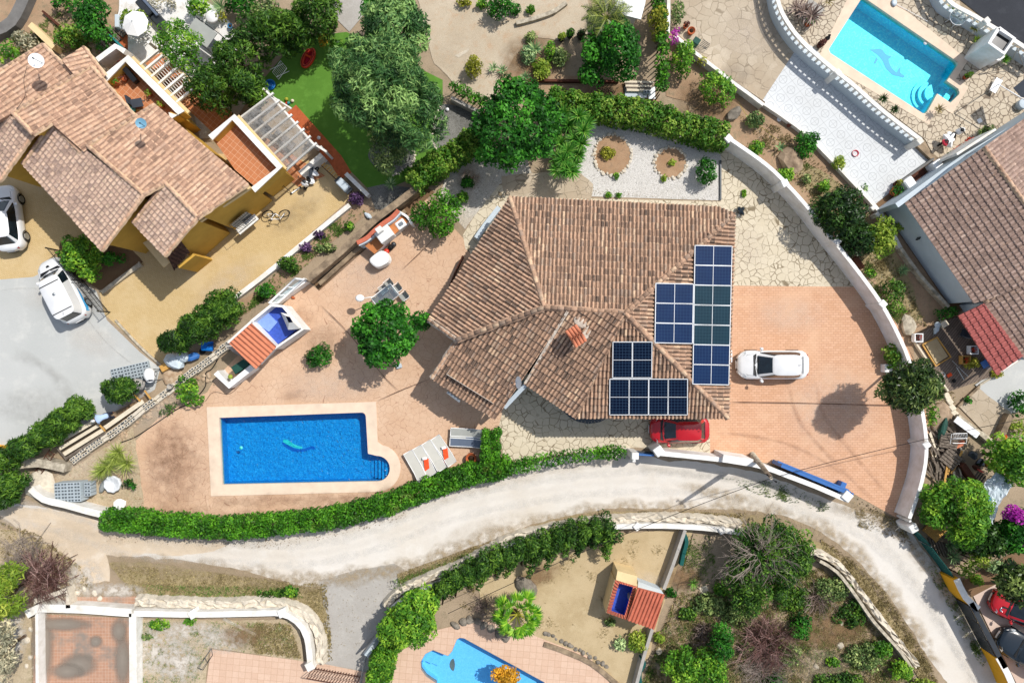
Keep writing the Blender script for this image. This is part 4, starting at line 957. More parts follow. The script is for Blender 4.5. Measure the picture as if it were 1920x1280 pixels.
m = MB(); m.box(W(1757,470,1.6),(.3,.22,.3),R_(-33)); build('wall_lamp',m,'black_metal',rh)

# ------------------------------------------------------------------ garden walls
def wall(label,px,h,w,mat='white_wall_paint',name='garden_wall',cat='wall',cap=None,pillars=(),sm=True,pw=.42,base=0):
    """px traces the top of the wall, at its height"""
    path = wxy(smooth_path(px,14) if sm and len(px) > 2 else px,h); mid = path[len(path)//2]; t = thing(name,label,cat,(*mid,0))
    m = MB(); m.ribbon(path,w,base,h-(.06 if cap else 0)); build('wall_body',m,mat,t)
    if cap: m = MB(); m.ribbon(path,w+.08,h-.06,h); build('coping',m,cap,t)
    for p in pillars:
        q = W(*p,h+.12); m = MB(); m.bbox((q.x,q.y,(h+.12)/2),(pw,pw,h+.12),.03,R_(random.uniform(20,50))); build('pillar',m,mat,t)
    return t
wall('long curved white boundary wall wrapping the brick driveway',[(1366,258),(1400,281),(1450,319),(1508,380),(1556,441),(1610,509),(1655,572),(1690,638),(1710,690),(1728,760),(1738,836),(1730,900),(1706,972)],1.5,.22,pillars=[(1367,259),(1473,343),(1571,452),(1657,570),(1739,834)])
wall('white wall along the lane between the blue pedestrian gate and blue sliding gate',[(1240,850),(1300,856),(1355,862),(1400,868),(1440,878),(1480,893),(1530,912),(1588,937)],1.6,.28,pillars=[(1236,846),(1590,931)],pw=.55)
w_ = wall('tall white wall section and meter cabinet behind the leaning pole',[(1356,859),(1412,868)],1.9,.45,sm=False)
m = MB(); m.bbox((*W(1187,851,.9)[:2],.85),(.42,.42,1.7),.03,0); m.bbox((*W(1189,862,1.0)[:2],.5),(.2,.3,1.0),.02,0); tag(build('gate_pillar',m,'white_wall_paint'),'white gate pillar at the end of the short dark green hedge','pillar')
t = thing('pedestrian_gate','small blue steel gate between two white pillars on the lane','gate',W(1212,853))
m = MB(); m.ribbon(wxy([(1195,852),(1227,854)],1.4),.08,.1,1.4); build('gate_leaf',m,'blue_paint',t); m = MB(); m.ribbon(wxy([(1195,849),(1227,850)],.8),.25,.78,.84); build('gate_rail',m,'steel_dark',t)
t = thing('sliding_gate','long blue sliding gate slid open beside the driveway entrance','gate',W(1530,900))
m = MB(); m.ribbon(wxy([(1466,872),(1595,925)],1.6),.24,.12,1.6); build('gate_leaf',m,'blue_paint',t)
m = MB(); m.ribbon(wxy([(1459,865),(1592,919)],1.62),.1,1.5,1.62); build('gate_rail',m,'blue_paint',t)
for k in np.linspace(.03,.97,6): a = Vector((1468,872)).lerp(Vector((1593,926)),k); m = MB(); m.box((*W(a.x,a.y,.7)[:2],.65),(.1,.3,1.3),R_(-22)); build('gate_stile',m,'blue_paint',t)
m = MB(); m.bbox((*W(1578,909,.3)[:2],.28),(.35,.45,.55),.03,R_(-22)); build('gate_motor',m,'blue_paint',t)
m = MB(); m.bbox((*W(1702,985,.8)[:2],.75),(.5,.5,1.5),.04,R_(30)); m.box((*W(1697,972,.8)[:2],.7),(.16,.1,1.4),R_(30)); tag(build('gate_pillar',m,'white_wall_paint'),'weathered white pillar where the curved wall meets the lane','pillar')
# old wall between terrace and the yellow house's drive
wall('weathered stone retaining wall between the terrace and the tan driveway',[(576,524),(640,470),(700,414),(745,380),(786,348)],1.3,.42,'old_stone','stone_wall')
wall('lower stone terrace wall behind the barbecue counter',[(598,532),(660,476),(700,440),(760,395)],.5,.25,'old_stone','stone_wall')
wall('low white kerb wall beside the yellow house driveway',[(440,558),(500,512),(560,462),(655,384)],.4,.28,'white_render')
wall('thin white wall at the corner of the turf garden',[(648,325),(690,366)],.6,.25,'white_render')
wall('thin stone kerb leading from the tan driveway corner to the block pile',[(215,600),(262,650),(302,686)],.12,.12,'pale_stone','kerb','kerb')
wall('low stone kerb edging the planted corner by the fence',[(190,548),(230,518),(263,494)],.25,.25,'pale_stone','kerb','kerb')
wall('grey concrete wall under the small hedge north of the villa',[(846,182),(872,196),(905,212)],.7,.2,'concrete')
wall('thin white wall separating the top garden hedge from the paved yard',[(1254,-20),(1254,30),(1253,62)],1.6,.2,'white_render')
wall('white wall edging the paved yard in the top right',[(1266,66),(1300,95),(1345,130),(1372,152),(1400,172),(1432,196)],.7,.2,'white_render')
wall('white kerb wall along the tiled patio above the planted slope',[(1434,194),(1470,218),(1510,248),(1560,298),(1590,330),(1640,384),(1665,420),(1690,465)],.4,.22,'white_render')
wall('pale wall continuing beside the pale blue house',[(1690,465),(1730,520),(1780,575)],.5,.2,'pale_stone')
def balustrade(label,px,h,step=.36,pil=()):
    path = wxy(smooth_path(px,10),h); base = h-.55; mid = path[len(path)//2]; t = thing('balustrade',label,'balustrade',(*mid,0))
    m = MB(); m.ribbon(path,.22,0,base); build('plinth',m,'pale_blue_render',t); m = MB(); m.ribbon(path,.24,h-.09,h); build('handrail',m,'white_render',t)
    L = [0]; P = [Vector(p) for p in path]
    for i in range(1,len(P)): L.append(L[-1]+(P[i]-P[i-1]).length)
    n = int(L[-1]/step); m0 = None
    for k in range(min(n,99)):
        s = (k+.5)*L[-1]/min(n,99); i = max(j for j in range(len(L)) if L[j] <= s); i = min(i,len(P)-2); q = P[i].lerp(P[i+1],(s-L[i])/(L[i+1]-L[i]))
        if m0 is None:
            m = MB(); m.lathe((0,0,0),[(.085,0),(.085,.05),(.05,.08),(.09,.2),(.05,.36),(.07,.42),(.08,.46)],10); m0 = build('baluster',m,'white_render',t,local=True); o = m0
        else: o = m0.copy(); COL.objects.link(o); o.parent = t
        o.location = (q.x-mid[0],q.y-mid[1],base)
    for p in pil:
        q = W(*p,h+.1); m = MB(); m.bbox((q.x,q.y,(h+.12)/2),(.36,.36,h+.12),.03,R_(40)); build('pillar',m,'white_render',t)
    return t
balustrade('white balustrade wall between the turquoise pool terrace and the tiled patio',[(1452,-40),(1462,10),(1480,45),(1506,78),(1550,118),(1600,158),(1660,210),(1728,262)],1.3,.36,[(1572,135),(1726,264)])
balustrade('white balustrade wall between the pool terrace and the dark street',[(1760,-40),(1782,2),(1830,30),(1885,64),(1960,112)],1.25,.4,[(1852,38)])
wall('wide dark stone strip wall at the foot of the pool terrace',[(1722,268),(1745,290),(1760,302)],.3,.35,'old_stone')
# walls at the bottom
wall('white retaining wall beside the orange tiled roof terrace, running right and curving down',[(250,1150),(365,1152),(480,1150),(525,1150),(556,1165),(575,1195),(582,1252)],.9,.36,'white_render',pillars=[(360,1152),(528,1150),(580,1250)],pw=.5)
def rough(label,px,w,h,mat,name='stone_wall',seed=1):
    rr = np.random.default_rng(seed); path = wxy(smooth_path(px,7),h); t = thing(name,label,'wall',(*path[len(path)//2],0)); n = len(path); vs = []; K = 7
    for i in range(n):
        d = (Vector(path[min(i+1,n-1)])-Vector(path[max(0,i-1)])).normalized(); q = Vector((-d.y,d.x))
        for k in range(K):
            f = k/(K-1)-.5; hh = h*(1 if 0 < k < K-1 else 0)*(1+rr.uniform(-.25,.25)); p = Vector(path[i])+q*(f*w+rr.uniform(-.05,.05)); vs.append((p.x,p.y,hh))
    m = MB()
    for i in range(n-1):
        for k in range(K-1): m.add([vs[i*K+k],vs[i*K+k+1],vs[(i+1)*K+k+1],vs[(i+1)*K+k]],[(3,2,1,0)])
    build('rubble_face',m,mat,t); return t
rough('rough pale rubble bank behind the white retaining wall, bottom left',[(252,1128),(330,1132),(420,1134),(500,1132),(545,1140),(580,1160),(598,1200),(598,1246)],.75,.5,'stone_white',seed=2)
rough('rough pale stone bank along the lower side of the lane',[(722,1138),(745,1112),(790,1090),(850,1066),(900,1040),(960,1010),(1040,990),(1120,978),(1220,972),(1320,975),(1392,985)],.62,.55,'stone_white',seed=3)
wall('whitewashed wall below the rough stone bank, south of the lane',[(730,1146),(760,1122),(800,1105),(870,1072),(960,1024),(1040,1002),(1120,990),(1220,986),(1320,990),(1400,1001)],.8,.3,'white_render',pillars=[(1195,988),(1355,995)],pw=.4)
rough('crumbling white stone wall curving down the lower right lane side',[(1518,1034),(1545,1042),(1580,1066),(1620,1118),(1660,1170),(1700,1222),(1722,1248)],.5,.6,'stone_white',seed=4)
wall('thin whitewashed wall beside the scrub on the lower right',[(1538,1052),(1570,1072),(1605,1116),(1640,1166),(1690,1222),(1712,1256)],.7,.18,'pale_stone')
wall('white parapet across the top of the orange tiled terrace',[(48,1152),(72,1140),(150,1142),(246,1149)],.8,.5,'white_render',sm=False)
wall('white parapet down the right side of the orange tiled terrace',[(248,1150),(249,1300)],.8,.45,'white_render',sm=False)
wall('thin white parapet down the left side of the orange tiled terrace',[(68,1150),(69,1300)],.8,.18,'white_render',sm=False)
wall('sloping white wing wall above the orange terrace',[(62,1128),(124,1106),(127,1140)],.8,.3,'stone_white',sm=False)
wall('weathered concrete wall beside the sandy yard',[(1285,994),(1262,1060),(1245,1105)],.8,.2,'concrete')
wall('lower stretch of weathered concrete wall beside the scrub lot',[(1224,1178),(1208,1230),(1192,1290)],.8,.2,'concrete')
wall('white curved wall at the sharp western tip of the terrace',[(56,916),(80,936),(120,946),(170,960),(206,968)],1.0,.4,'white_render')
wall('ochre yellow wall with white top at the parking court, upper piece',[(1795,1086),(1812,1120),(1836,1142)],1.5,.3,'ochre_paint',cap='white_render')
wall('ochre yellow wall with white top at the parking court, lower piece',[(1873,1232),(1890,1262),(1906,1300)],1.5,.3,'ochre_paint',cap='white_render')
wall('tan concrete kerb at the far left edge of the grey yard',[(-20,838),(44,842)],.2,.3,'ochre_paint','kerb','kerb')
wall('grey dark-gravel retaining wall at top left corner',[(-20,60),(20,40),(50,-20)],.6,.7,'dark_concrete')
wall('cream wall top beside the planting boxes behind the yellow house',[(55,45),(100,88)],.8,.35,'cream_render')
wall('brown wooden edging along the raised beds near the white canopy',[(78,20),(110,48)],.3,.12,'wood_brown','edging','edging')
wall('dark grey wall stub with white foundation left of the terrace tip',[(30,872),(70,868),(120,878)],.8,.5,'pale_stone')
wall('grey stone edging beside the pale pool paving',[(1020,1208),(1060,1222),(1110,1245),(1165,1290)],.15,.3,'old_stone','kerb','kerb')
wall('thin dark edging between gravel garden and flagstones',[(1352,300),(1352,374)],.15,.08,'steel_dark','edging','edging')
wall('tall terracotta edging below the round hedge bush',[(990,150),(1010,150),(1160,152)],.3,.15,'wood_brown','edging','edging')
wall('curved stone border round the top gravel bed',[(968,42),(1000,34),(1040,20),(1062,4)],.3,.25,'pale_stone','kerb','kerb')
# driveway metal gates at the parking court
t = thing('sliding_gate','black sliding gate with three dark panels at the parking court','gate',W(1846,1180))
for i in range(3):
    a,b = Vector((1817,1135)),Vector((1868,1232)); p,q = a.lerp(b,i/3+.01),a.lerp(b,(i+1)/3-.01); m = MB(); m.ribbon(wxy([tuple(p),tuple(q)],1.4),.05,.15,1.4); build('gate_panel',m,'steel_dark',t)
m = MB(); m.ribbon(wxy([(1822,1130),(1886,1252)],1.5),.3,1.42,1.5); build('gate_rail',m,'steel_dark',t)
t = thing('iron_gate','brown iron bar gate closing the old track at the bottom','gate',W(625,1252))
for i in range(18): a = Vector((588,1250)).lerp(Vector((676,1266)),i/17); m = MB(); m.tube([W(a.x,a.y,.1),(*W(a.x,a.y,.1)[:2],1.5)],.022,5); build('bar',m,'wood_brown',t)
for z in (.2,1.45): m = MB(); p,q = W(588,1250,0),W(676,1266,0); m.tube([(p.x,p.y,z),(q.x,q.y,z)],.03,6); build('rail',m,'wood_brown',t)
t = thing('sliding_gate','narrow pale green metal gate leaf standing beside the overgrown hedge','gate',W(705,1190))
m = MB(); m.ribbon(wxy([(682,1226),(728,1166)],1.4),.1,.1,1.4); build('gate_leaf',m,'grey_metal',t); m = MB(); m.ribbon(wxy([(686,1230),(731,1170)],.7),.28,.64,.7); build('gate_rail',m,'pale_blue_render',t)
def fence(label,a,b,h,n,mat='black_metal',rails=(.15,.6,1.1),th=.014,name='metal_fence',post=2.0):
    p,q = W(*a,0),W(*b,0); t = thing(name,label,'fence',(p+q)/2); L = (q-p).length
    m = MB()
    for i in range(n+1): c = p.lerp(q,i/n); m.tube([c+Vector((0,0,.08)),c+Vector((0,0,h))],th,5)
    for z in rails: m.tube([p+Vector((0,0,z*h/1.2)),q+Vector((0,0,z*h/1.2))],th*1.3,5)
    build('bar_panel',m,mat,t); k = max(1,int(L/post))
    for i in range(k+1): c = p.lerp(q,i/k); m = MB(); m.box((c.x,c.y,h/2+.03),(.06,.06,h+.06),R_(45)); build('post',m,mat,t)
fence('black bar fence between the white van and the leafy planting',(112,470),(206,585),1.3,44)
fence('fine green wire fence along the white gate and hedge at bottom',(690,1222),(678,1282),1.2,8,'grey_metal')
t = thing('debris_netting','dark green netting fence along the lane by the woodpile','netting',W(1760,1030))
m = MB(); m.ribbon(wxy(smooth_path([(1704,985),(1735,1010),(1758,1040),(1785,1075),(1792,1090)],8),1.2),.03,0,1.2); build('net',m,'green_net',t)
for a in ((1706,987),(1745,1024),(1790,1088)): m = MB(); q = W(*a,1.2); m.tube([(q.x,q.y,0),(q.x,q.y,1.3)],.025,6); build('post',m,'grey_metal',t)
for i,(pxs,lb) in enumerate([([(1283,1000),(1288,1015),(1282,1040),(1278,1060)],'torn green netting hanging on the upper concrete wall'),([(1203,1232),(1208,1245),(1200,1262),(1202,1290)],'torn green netting at the lower concrete wall, bottom edge')]):
    m = MB(); m.ribbon(wxy(smooth_path(pxs,4),.7),.22,.3,.72); tag(build('netting',m,'green_net'),lb,'netting')
# leaning pole and its cables
t = thing('utility_pole','leaning grey utility pole beside the white lane wall','pole',W(1411,852))
pb,ptp = W(1411,852,0),W(1447,896,6.0); m = MB(); m.tube([pb,pb.lerp(ptp,.5),ptp],[.19,.15,.10],14); build('shaft',m,'pale_stone',t)
m = MB(); m.tube([ptp+Vector((-.25,.2,-.15)),ptp+Vector((.3,-.25,-.1))],.03,6); build('crossbar',m,'steel_dark',t)
for dx in (-.2,.25): m = MB(); m.lathe(ptp+Vector((dx,-dx*.8,-.08)),[(.0,0),(.05,.02),(.03,.06),(.05,.1),(0,.14)],10); build('insulator',m,'black_rubber',t)
def cable(label,pts,r=.013,mat='black_rubber',sag=0):
    m = MB(); m.tube(pts,r,5); tag(build('cable',m,mat),label,'cable')
def span(a,b,sag,n=14): return [a.lerp(b,i/n)-Vector((0,0,sag*4*(i/n)*(1-i/n))) for i in range(n+1)]
cable('overhead cable from the pole down to the left across the lane',span(ptp,W(840,1150,5.2),.8),.017)
cable('overhead cable from the pole to the right across the brick driveway',span(ptp,W(2000,770,4.6),.7),.017)

# ------------------------------------------------------------------ small garden buildings
t = thing('garden_kitchen','small white outdoor kitchen with orange tiled roof and blue mosaic basin','outdoor kitchen',W(485,640))
build('roof',tiles(Plane((480,690),(518,651),1.9,(450,624),2.35),[(469,605),(517,650),(480,690),(428,641)],.26,3.2,seed=90,hb=.07,jit=.0),'tile_orange',t)
m = MB(); m.ribbon(wxy([(427,642),(470,603)],2.45),.12,2.2,2.45); build('roof_edge',m,'white_render',t)
m = MB(); m.prism(wxy([(430,648),(470,612),(512,652),(480,684)],1.0),0,1.7,top=False); build('wall',m,'white_wall_paint',t)
m = MB(); m.ribbon(wxy([(470,603),(508,572),(530,574),(567,617),(516,652),(470,603)],1.5),.16,0,1.5); build('wall',m,'white_wall_paint',t)
m = MB(); m.prism(wxy([(472,603),(508,574),(528,576),(560,614),(516,649)],.7),0,.7); build('basin',m,'mosaic_blue',t)
m = MB(); m.prism(wxy([(478,604),(500,584),(520,604),(504,622)],.74),.7,.76); build('mosaic_shelf',m,'mosaic_pale',t)
hd = MB(); o4 = [W(*p,1.55) for p in ((526,586),(546,590),(562,616),(540,618))]; i4 = [W(*p,2.0) for p in ((535,592),(543,594),(549,604),(541,605))]
hd.add([*[(p.x,p.y,.7) for p in o4],*o4,*i4],[(0,1,5,4),(1,2,6,5),(2,3,7,6),(3,0,4,7),(4,5,9,8),(5,6,10,9),(6,7,11,10),(7,4,8,11)]); build('hood',hd,'white_wall_paint',t)
m = MB(); m.ribbon(wxy([(404,698),(428,723),(472,688)],1.05),.34,0,1.05); build('counter',m,'white_wall_paint',t)
m = MB(); m.ribbon(wxy([(436,695),(462,678)],1.0),.5,.5,.95); tag(build('covered_grill',m,'green_cover'),'dark green covered grill beside the white counter','grill')
m = MB(); m.lathe(W(432,706,1.07),[(.14,0),(.15,.06),(.1,.14),(0,.17)],14); tag(build('bowl',m,'leaf_lime'),'small pale green upturned bowl on the white counter','bowl')
t = thing('white_frame_gate','low white wall topped by a tilted white glazed frame, above the blue mosaic basin','frame',W(538,546))
m = MB(); m.ribbon(wxy([(514,566),(572,524)],.9),.3,0,.9); build('wall',m,'white_wall_paint',t)
A_,B_,C_,D_ = [W(*p,z) for p,z in (((504,568),1.3),((553,522),1.3),((570,524),1.0),((520,568),1.0))]; m = MB()
for p,q in ((A_,B_),(B_,C_),(C_,D_),(D_,A_)): m.tube([p,q],.06,6)
for k in (.33,.66): m.tube([A_.lerp(B_,k),D_.lerp(C_,k)],.03,6)
build('frame',m,'white_plastic',t); m = MB(); m.add([A_,B_,C_,D_],[(0,1,2,3)]); build('pane',m,'clear_glass',t)
t = thing('barbecue_counter','curved barbecue counter with red tiled back wall, white hood and sink','barbecue',W(718,440))
bp = smooth_path([(672,458),(690,449),(706,434),(722,421),(738,410),(750,397)],5)
m = MB(); m.ribbon(wxy(bp,1.3),.2,0,1.3); build('back_wall',m,'pale_blue_render',t); m = MB(); m.ribbon(wxy([(u-3,v-3) for u,v in bp],1.38),.26,1.3,1.38); build('wall_tiles',m,'tile_salmon',t)
m = MB(); m.prism(wxy([(682,462),(690,450),(752,402),(765,415),(702,475)],.85),0,.8); build('counter_base',m,'white_wall_paint',t)
m = MB(); m.prism(wxy([(684,461),(690,451),(752,402),(765,415),(702,476)],.9),.8,.9); build('countertop',m,'terracotta_counter',t)
m = MB(); m.bbox((*W(722,440,1.3)[:2],1.25),(.95,.75,.8),.04,R_(36)); m.bbox((*W(711,431,1.9)[:2],1.6),(.4,.35,.9),.03,R_(36)); build('hood',m,'white_wall_paint',t)
m = MB(); m.bbox((*W(751,420,.95)[:2],.92),(.6,.5,.1),.05,R_(36)); s_ = build('sink',m,'white_plastic',t); m = MB(); m.bbox((*W(751,420,.98)[:2],.975),(.42,.32,.012),.05,R_(36)); sub('bowl',m,'grey_metal',s_)
m = MB(); m.ribbon(wxy(smooth_path([(748,397),(763,406),(772,420)],4),1.1),.14,0,1.1); build('side_wall',m,'white_wall_paint',t)
for u,v,mt,nm in ((726,472,'red_plastic','orange round pot, leftmost of three by the covered table'),(733,465,'black_rubber','black round pot in the middle of three by the covered table'),(739,459,'steel_dark','dark round pot nearest the barbecue, third of three')):
    m = MB(); m.lathe(W(u,v,0),[(.1,0),(.15,.05),(.16,.3),(.13,.36),(0,.38)],14); m.lathe(W(u,v,.38),[(.04,0),(.04,.05),(0,.06)],8); tag(build('gas_pot',m,mt),nm,'pot')
m = MB(); tp = wxy(smooth_path([(693,486),(715,470),(727,479),(727,491),(711,500),(701,498)],4,True),.85); n = len(tp); bt = inset(tp,-.06)
m.add([(*p,.25+.06*math.sin(i*1.7)) for i,p in enumerate(bt)]+[(*p,.85) for p in tp]+[(*p,.9) for p in inset(tp,.08)],[(i,(i+1) % n,n+(i+1) % n,n+i) for i in range(n)]+[(n+i,n+(i+1) % n,2*n+(i+1) % n,2*n+i) for i in range(n)]+[tuple(range(2*n,3*n))])
tag(build('covered_table',m,'white_cloth'),'round cornered table under a white cover beside the barbecue counter','table')
# hut with a blue basin, bottom
t = thing('garden_hut','small garden hut with orange tiled roof and square blue basin, bottom middle','outdoor kitchen',W(1190,1125))
build('roof',tiles(Plane((1177,1161),(1226,1178),1.9,(1196,1103),2.2),[(1196,1103),(1246,1116),(1226,1178),(1177,1161)],.22,2.6,seed=91,hb=.07,jit=0),'tile_salmon',t)
fr_ = MB(); o = [(1154,1086),(1195,1097),(1175,1162),(1137,1148)]; i_ = [(1161,1093),(1187,1100),(1171,1153),(1146,1144)]
for k in range(4):
    P,Q,Rr,Sx = W(*o[k],1.7),W(*o[(k+1) % 4],1.7),W(*i_[(k+1) % 4],1.82),W(*i_[k],1.82); n = int((Q-P).length/.2)
    for j in range(n): a,b,c,d = P.lerp(Q,j/n),P.lerp(Q,(j+.92)/n),Sx.lerp(Rr,(j+.92)/n),Sx.lerp(Rr,j/n); mm = Vector((0,0,.06)); fr_.add([a,b,c,d,a+(b-a)/2+mm,d+(c-d)/2+mm],[(0,4,5,3),(4,1,2,5),(0,1,4)])
build('tile_rim',fr_,'tile_salmon',t)
m = MB(); m.ribbon(wxy([(1154,1087),(1194,1097),(1174,1161),(1138,1148),(1154,1087)],1.68),.1,0,1.68); build('wall',m,'cream_render',t)
m = MB(); bs = wxy([(1158,1091),(1190,1099),(1172,1156),(1142,1146)],1.6); n = 4; m.add([(*p,.8) for p in bs]+[(*p,1.6) for p in bs],[(n+i,n+(i+1) % n,(i+1) % n,i) for i in range(4)]+[(0,1,2,3)]); build('basin',m,'mosaic_blue',t)
m = MB(); m.prism(wxy([(1158,1070),(1195,1080),(1194,1099),(1155,1087)],1.8),0,1.8); build('chimney_block',m,'cream_render',t)
m = MB(); m.prism(wxy([(1197,1090),(1240,1106),(1245,1114),(1196,1102)],.9),0,.9); build('counter',m,'pale_blue_render',t)
m = MB(); m.prism(wxy([(1180,1120),(1196,1108),(1242,1120),(1222,1172),(1180,1158)],1.5),0,1.75,top=False); build('wall',m,'cream_render',t)
# white pool-side shower cabin top right
t = thing('poolside_cabin','white open topped cabin with glass roof at the street balustrade','cabin',W(1876,78))
m = MB(); m.ribbon(wxy([(1874,52),(1903,72),(1884,100),(1856,80),(1874,52)],2.2),.2,0,2.2); build('wall',m,'white_wall_paint',t)
m = MB(); m.prism(wxy([(1873,56),(1899,73),(1883,96),(1860,79)],2.0),1.9,1.94); build('roof_panel',m,'dark_window',t)
m = MB(); m.prism(wxy([(1838,88),(1852,78),(1864,88),(1851,100)],.9),0,.9); build('side_cabinet',m,'pale_blue_render',t)
m = MB(); m.ribbon(wxy(smooth_path([(1852,98),(1862,107),(1876,112),(1884,104)],4),.8),.12,0,.8); build('curved_screen',m,'white_wall_paint',t)
# ------------------------------------------------------------------ vegetation
def foliage(clumps,dens,L,Wd,seed=0,up=.35,rvar=.5,core=True,hang=0,inner=.75):
    """leaf blades spread through ellipsoid clumps (cx,cy,cz,rx,ry,rz); returns arrays for one mesh"""
    g = np.random.default_rng(seed); C_ = np.array(clumps,float); area = C_[:,3]*C_[:,4]+C_[:,5]*(C_[:,3]+C_[:,4])
    cnt = np.maximum(6,(area*dens*3.2).astype(int)); idx = np.repeat(np.arange(len(C_)),cnt); N = len(idx)
    d = g.normal(size=(N,3)); d /= np.linalg.norm(d,axis=1)[:,None]; flip = (d[:,2] < -.15) & (g.random(N) < .8); d[flip,2] *= -1
    rad = inner+(1.04-inner)*g.random(N)**.6+g.normal(size=N)*.05
    p = C_[idx,:3]+d*C_[idx,3:6]*rad[:,None]
    n = d*.8+g.normal(size=(N,3))*.55+np.array([0,0,up]); n /= np.linalg.norm(n,axis=1)[:,None]
    a = g.normal(size=(N,3))+d*.6; a[:,2] -= hang; a -= (a*n).sum(1)[:,None]*n; a /= np.linalg.norm(a,axis=1)[:,None]; b = np.cross(n,a)
    s = g.uniform(.65,1.35,N)[:,None]; l = a*L*s; w = b*Wd*s
    V = np.stack([p-l,p+w+n*.01,p+l,p-w+n*.01],1).reshape(-1,3); V[:,2] = np.maximum(V[:,2],.02)
    F = np.arange(4*N).reshape(N,4); tone = g.normal(size=len(C_))*.17+.12*np.sin(C_[:,0]*1.7+seed)*np.sin(C_[:,1]*1.9+seed*2)
    r = np.clip(.5+tone[idx]+g.normal(size=N)*rvar*.36+.10*(rad-.9),0,1)
    return V,F,r
def leafmesh(name,arrs,mat,parent=None,origin=None,local=False):
    V = np.concatenate([a[0] for a in arrs]); off = 0; F = []
    for a in arrs: F.append(a[1]+off); off += len(a[0])
    F = np.concatenate(F); R = np.concatenate([a[2] for a in arrs])
    if origin is None: origin = ORG[parent.name] if parent is not None else Vector(((V[:,0].min()+V[:,0].max())/2,(V[:,1].min()+V[:,1].max())/2,0))
    V = V-np.array(origin); me = bpy.data.meshes.new(name); me.vertices.add(len(V)); me.vertices.foreach_set('co',V.astype(np.float32).ravel())
    k = F.shape[1]; me.loops.add(F.size); me.loops.foreach_set('vertex_index',F.astype(np.int32).ravel()); me.polygons.add(len(F))
    me.polygons.foreach_set('loop_start',np.arange(0,F.size,k,dtype=np.int32)); me.update(calc_edges=True)
    at = me.attributes.new('rnd','FLOAT','FACE'); at.data.foreach_set('value',R.astype(np.float32))
    o = link(name,me,mat,parent); 
    if parent is None: o.location = origin; ORG[o.name] = Vector(origin)
    return o
def dome(cx,cy,z0,z1,rx,ry,k,rc,seed,rot=0,lump=.16):
    """clumps over a rounded crown between heights z0 and z1"""
    g = np.random.default_rng(seed); out = []; zc = (z0+z1)/2; rz = (z1-z0)/2; cs,sn = math.cos(rot),math.sin(rot)
    ph = g.uniform(0,6.28,3)
    for i in range(k):
        f = (i+.5)/k; zz = 1-1.5*f; r = math.sqrt(max(0,1-zz*zz)); t = i*2.39996+g.uniform(-.4,.4)
        r *= 1+lump*math.sin(2*t+ph[0])+lump*.7*math.sin(3*t+ph[1]); sc = g.uniform(.68,1.03)
        x,y = r*rx*math.cos(t)*sc,r*ry*math.sin(t)*sc; q = rc*g.uniform(.6,1.2)
        out.append((cx+x*cs-y*sn,cy+x*sn+y*cs,zc+rz*zz*sc,q,q,q*.75))
    return out
def tree(name,label,u,v,ru,rv,z0,z1,mat,dens=55,L=.11,Wd=.06,k=26,rc=.5,base=None,rot=0,cat='tree',seed=1,group=None,trunk=.13,up=.35,hang=0,lump=.16,extra=()):
    zc = (z0+z1)/2; c = W(u,v,zc); f = (H-zc)/H/PX; b = W(*base,0) if base else Vector((c.x,c.y,0))
    t = thing(name,label,cat,(b.x,b.y,0),group=group)
    k = int(k*1.45); cl = dome(c.x,c.y,z0,z1,max(.2,ru*f-rc*.6),max(.2,rv*f-rc*.6),k,rc,seed,rot,lump)
    for (eu,ev,er,ez0,ez1,ek) in extra:
        e = W(eu,ev,(ez0+ez1)/2); cl += dome(e.x,e.y,ez0,ez1,max(.15,er*f-rc*.6),max(.15,er*f-rc*.6),ek,rc*.9,seed+ek)
    leafmesh('crown',[foliage(cl,dens,L,Wd,seed,up=up,hang=hang)],mat,t)
    g = np.random.default_rng(seed); m = MB(); top = Vector((c.x,c.y,z0+(z1-z0)*.35)); m.tube([b,b.lerp(top,.5)+Vector((.05,.04,0)),top],[trunk,trunk*.75,trunk*.5],8)
    for i in range(min(9,len(cl))):
        q = cl[int(g.integers(len(cl)))]; s = b.lerp(top,.45+.5*g.random()); e = Vector(q[:3]); m.tube([s,s.lerp(e,.5)+Vector((0,0,.12)),e],[trunk*.42,trunk*.28,trunk*.12],5)
    build('trunk',m,'bark',t); return t
def shrub(name,label,u,v,ru,rv,z1,mat,dens=60,L=.09,Wd=.05,k=12,rc=.3,rot=0,seed=1,cat='shrub',group=None,up=.35,z0=0):
    zc = (z0+z1)/2; c = W(u,v,zc); f = (H-zc)/H/PX; rc = min(rc,max(.1,ru*f*.55),max(.1,rv*f*.6))
    cl = dome(c.x,c.y,z0,z1,max(.05,ru*f-rc*.75),max(.05,rv*f-rc*.75),k,rc,seed,-R_(rot))
    o = leafmesh(name,[foliage(cl,dens,L,Wd,seed,up=up)],mat,origin=(c.x,c.y,0)); return tag(o,label,cat,group)
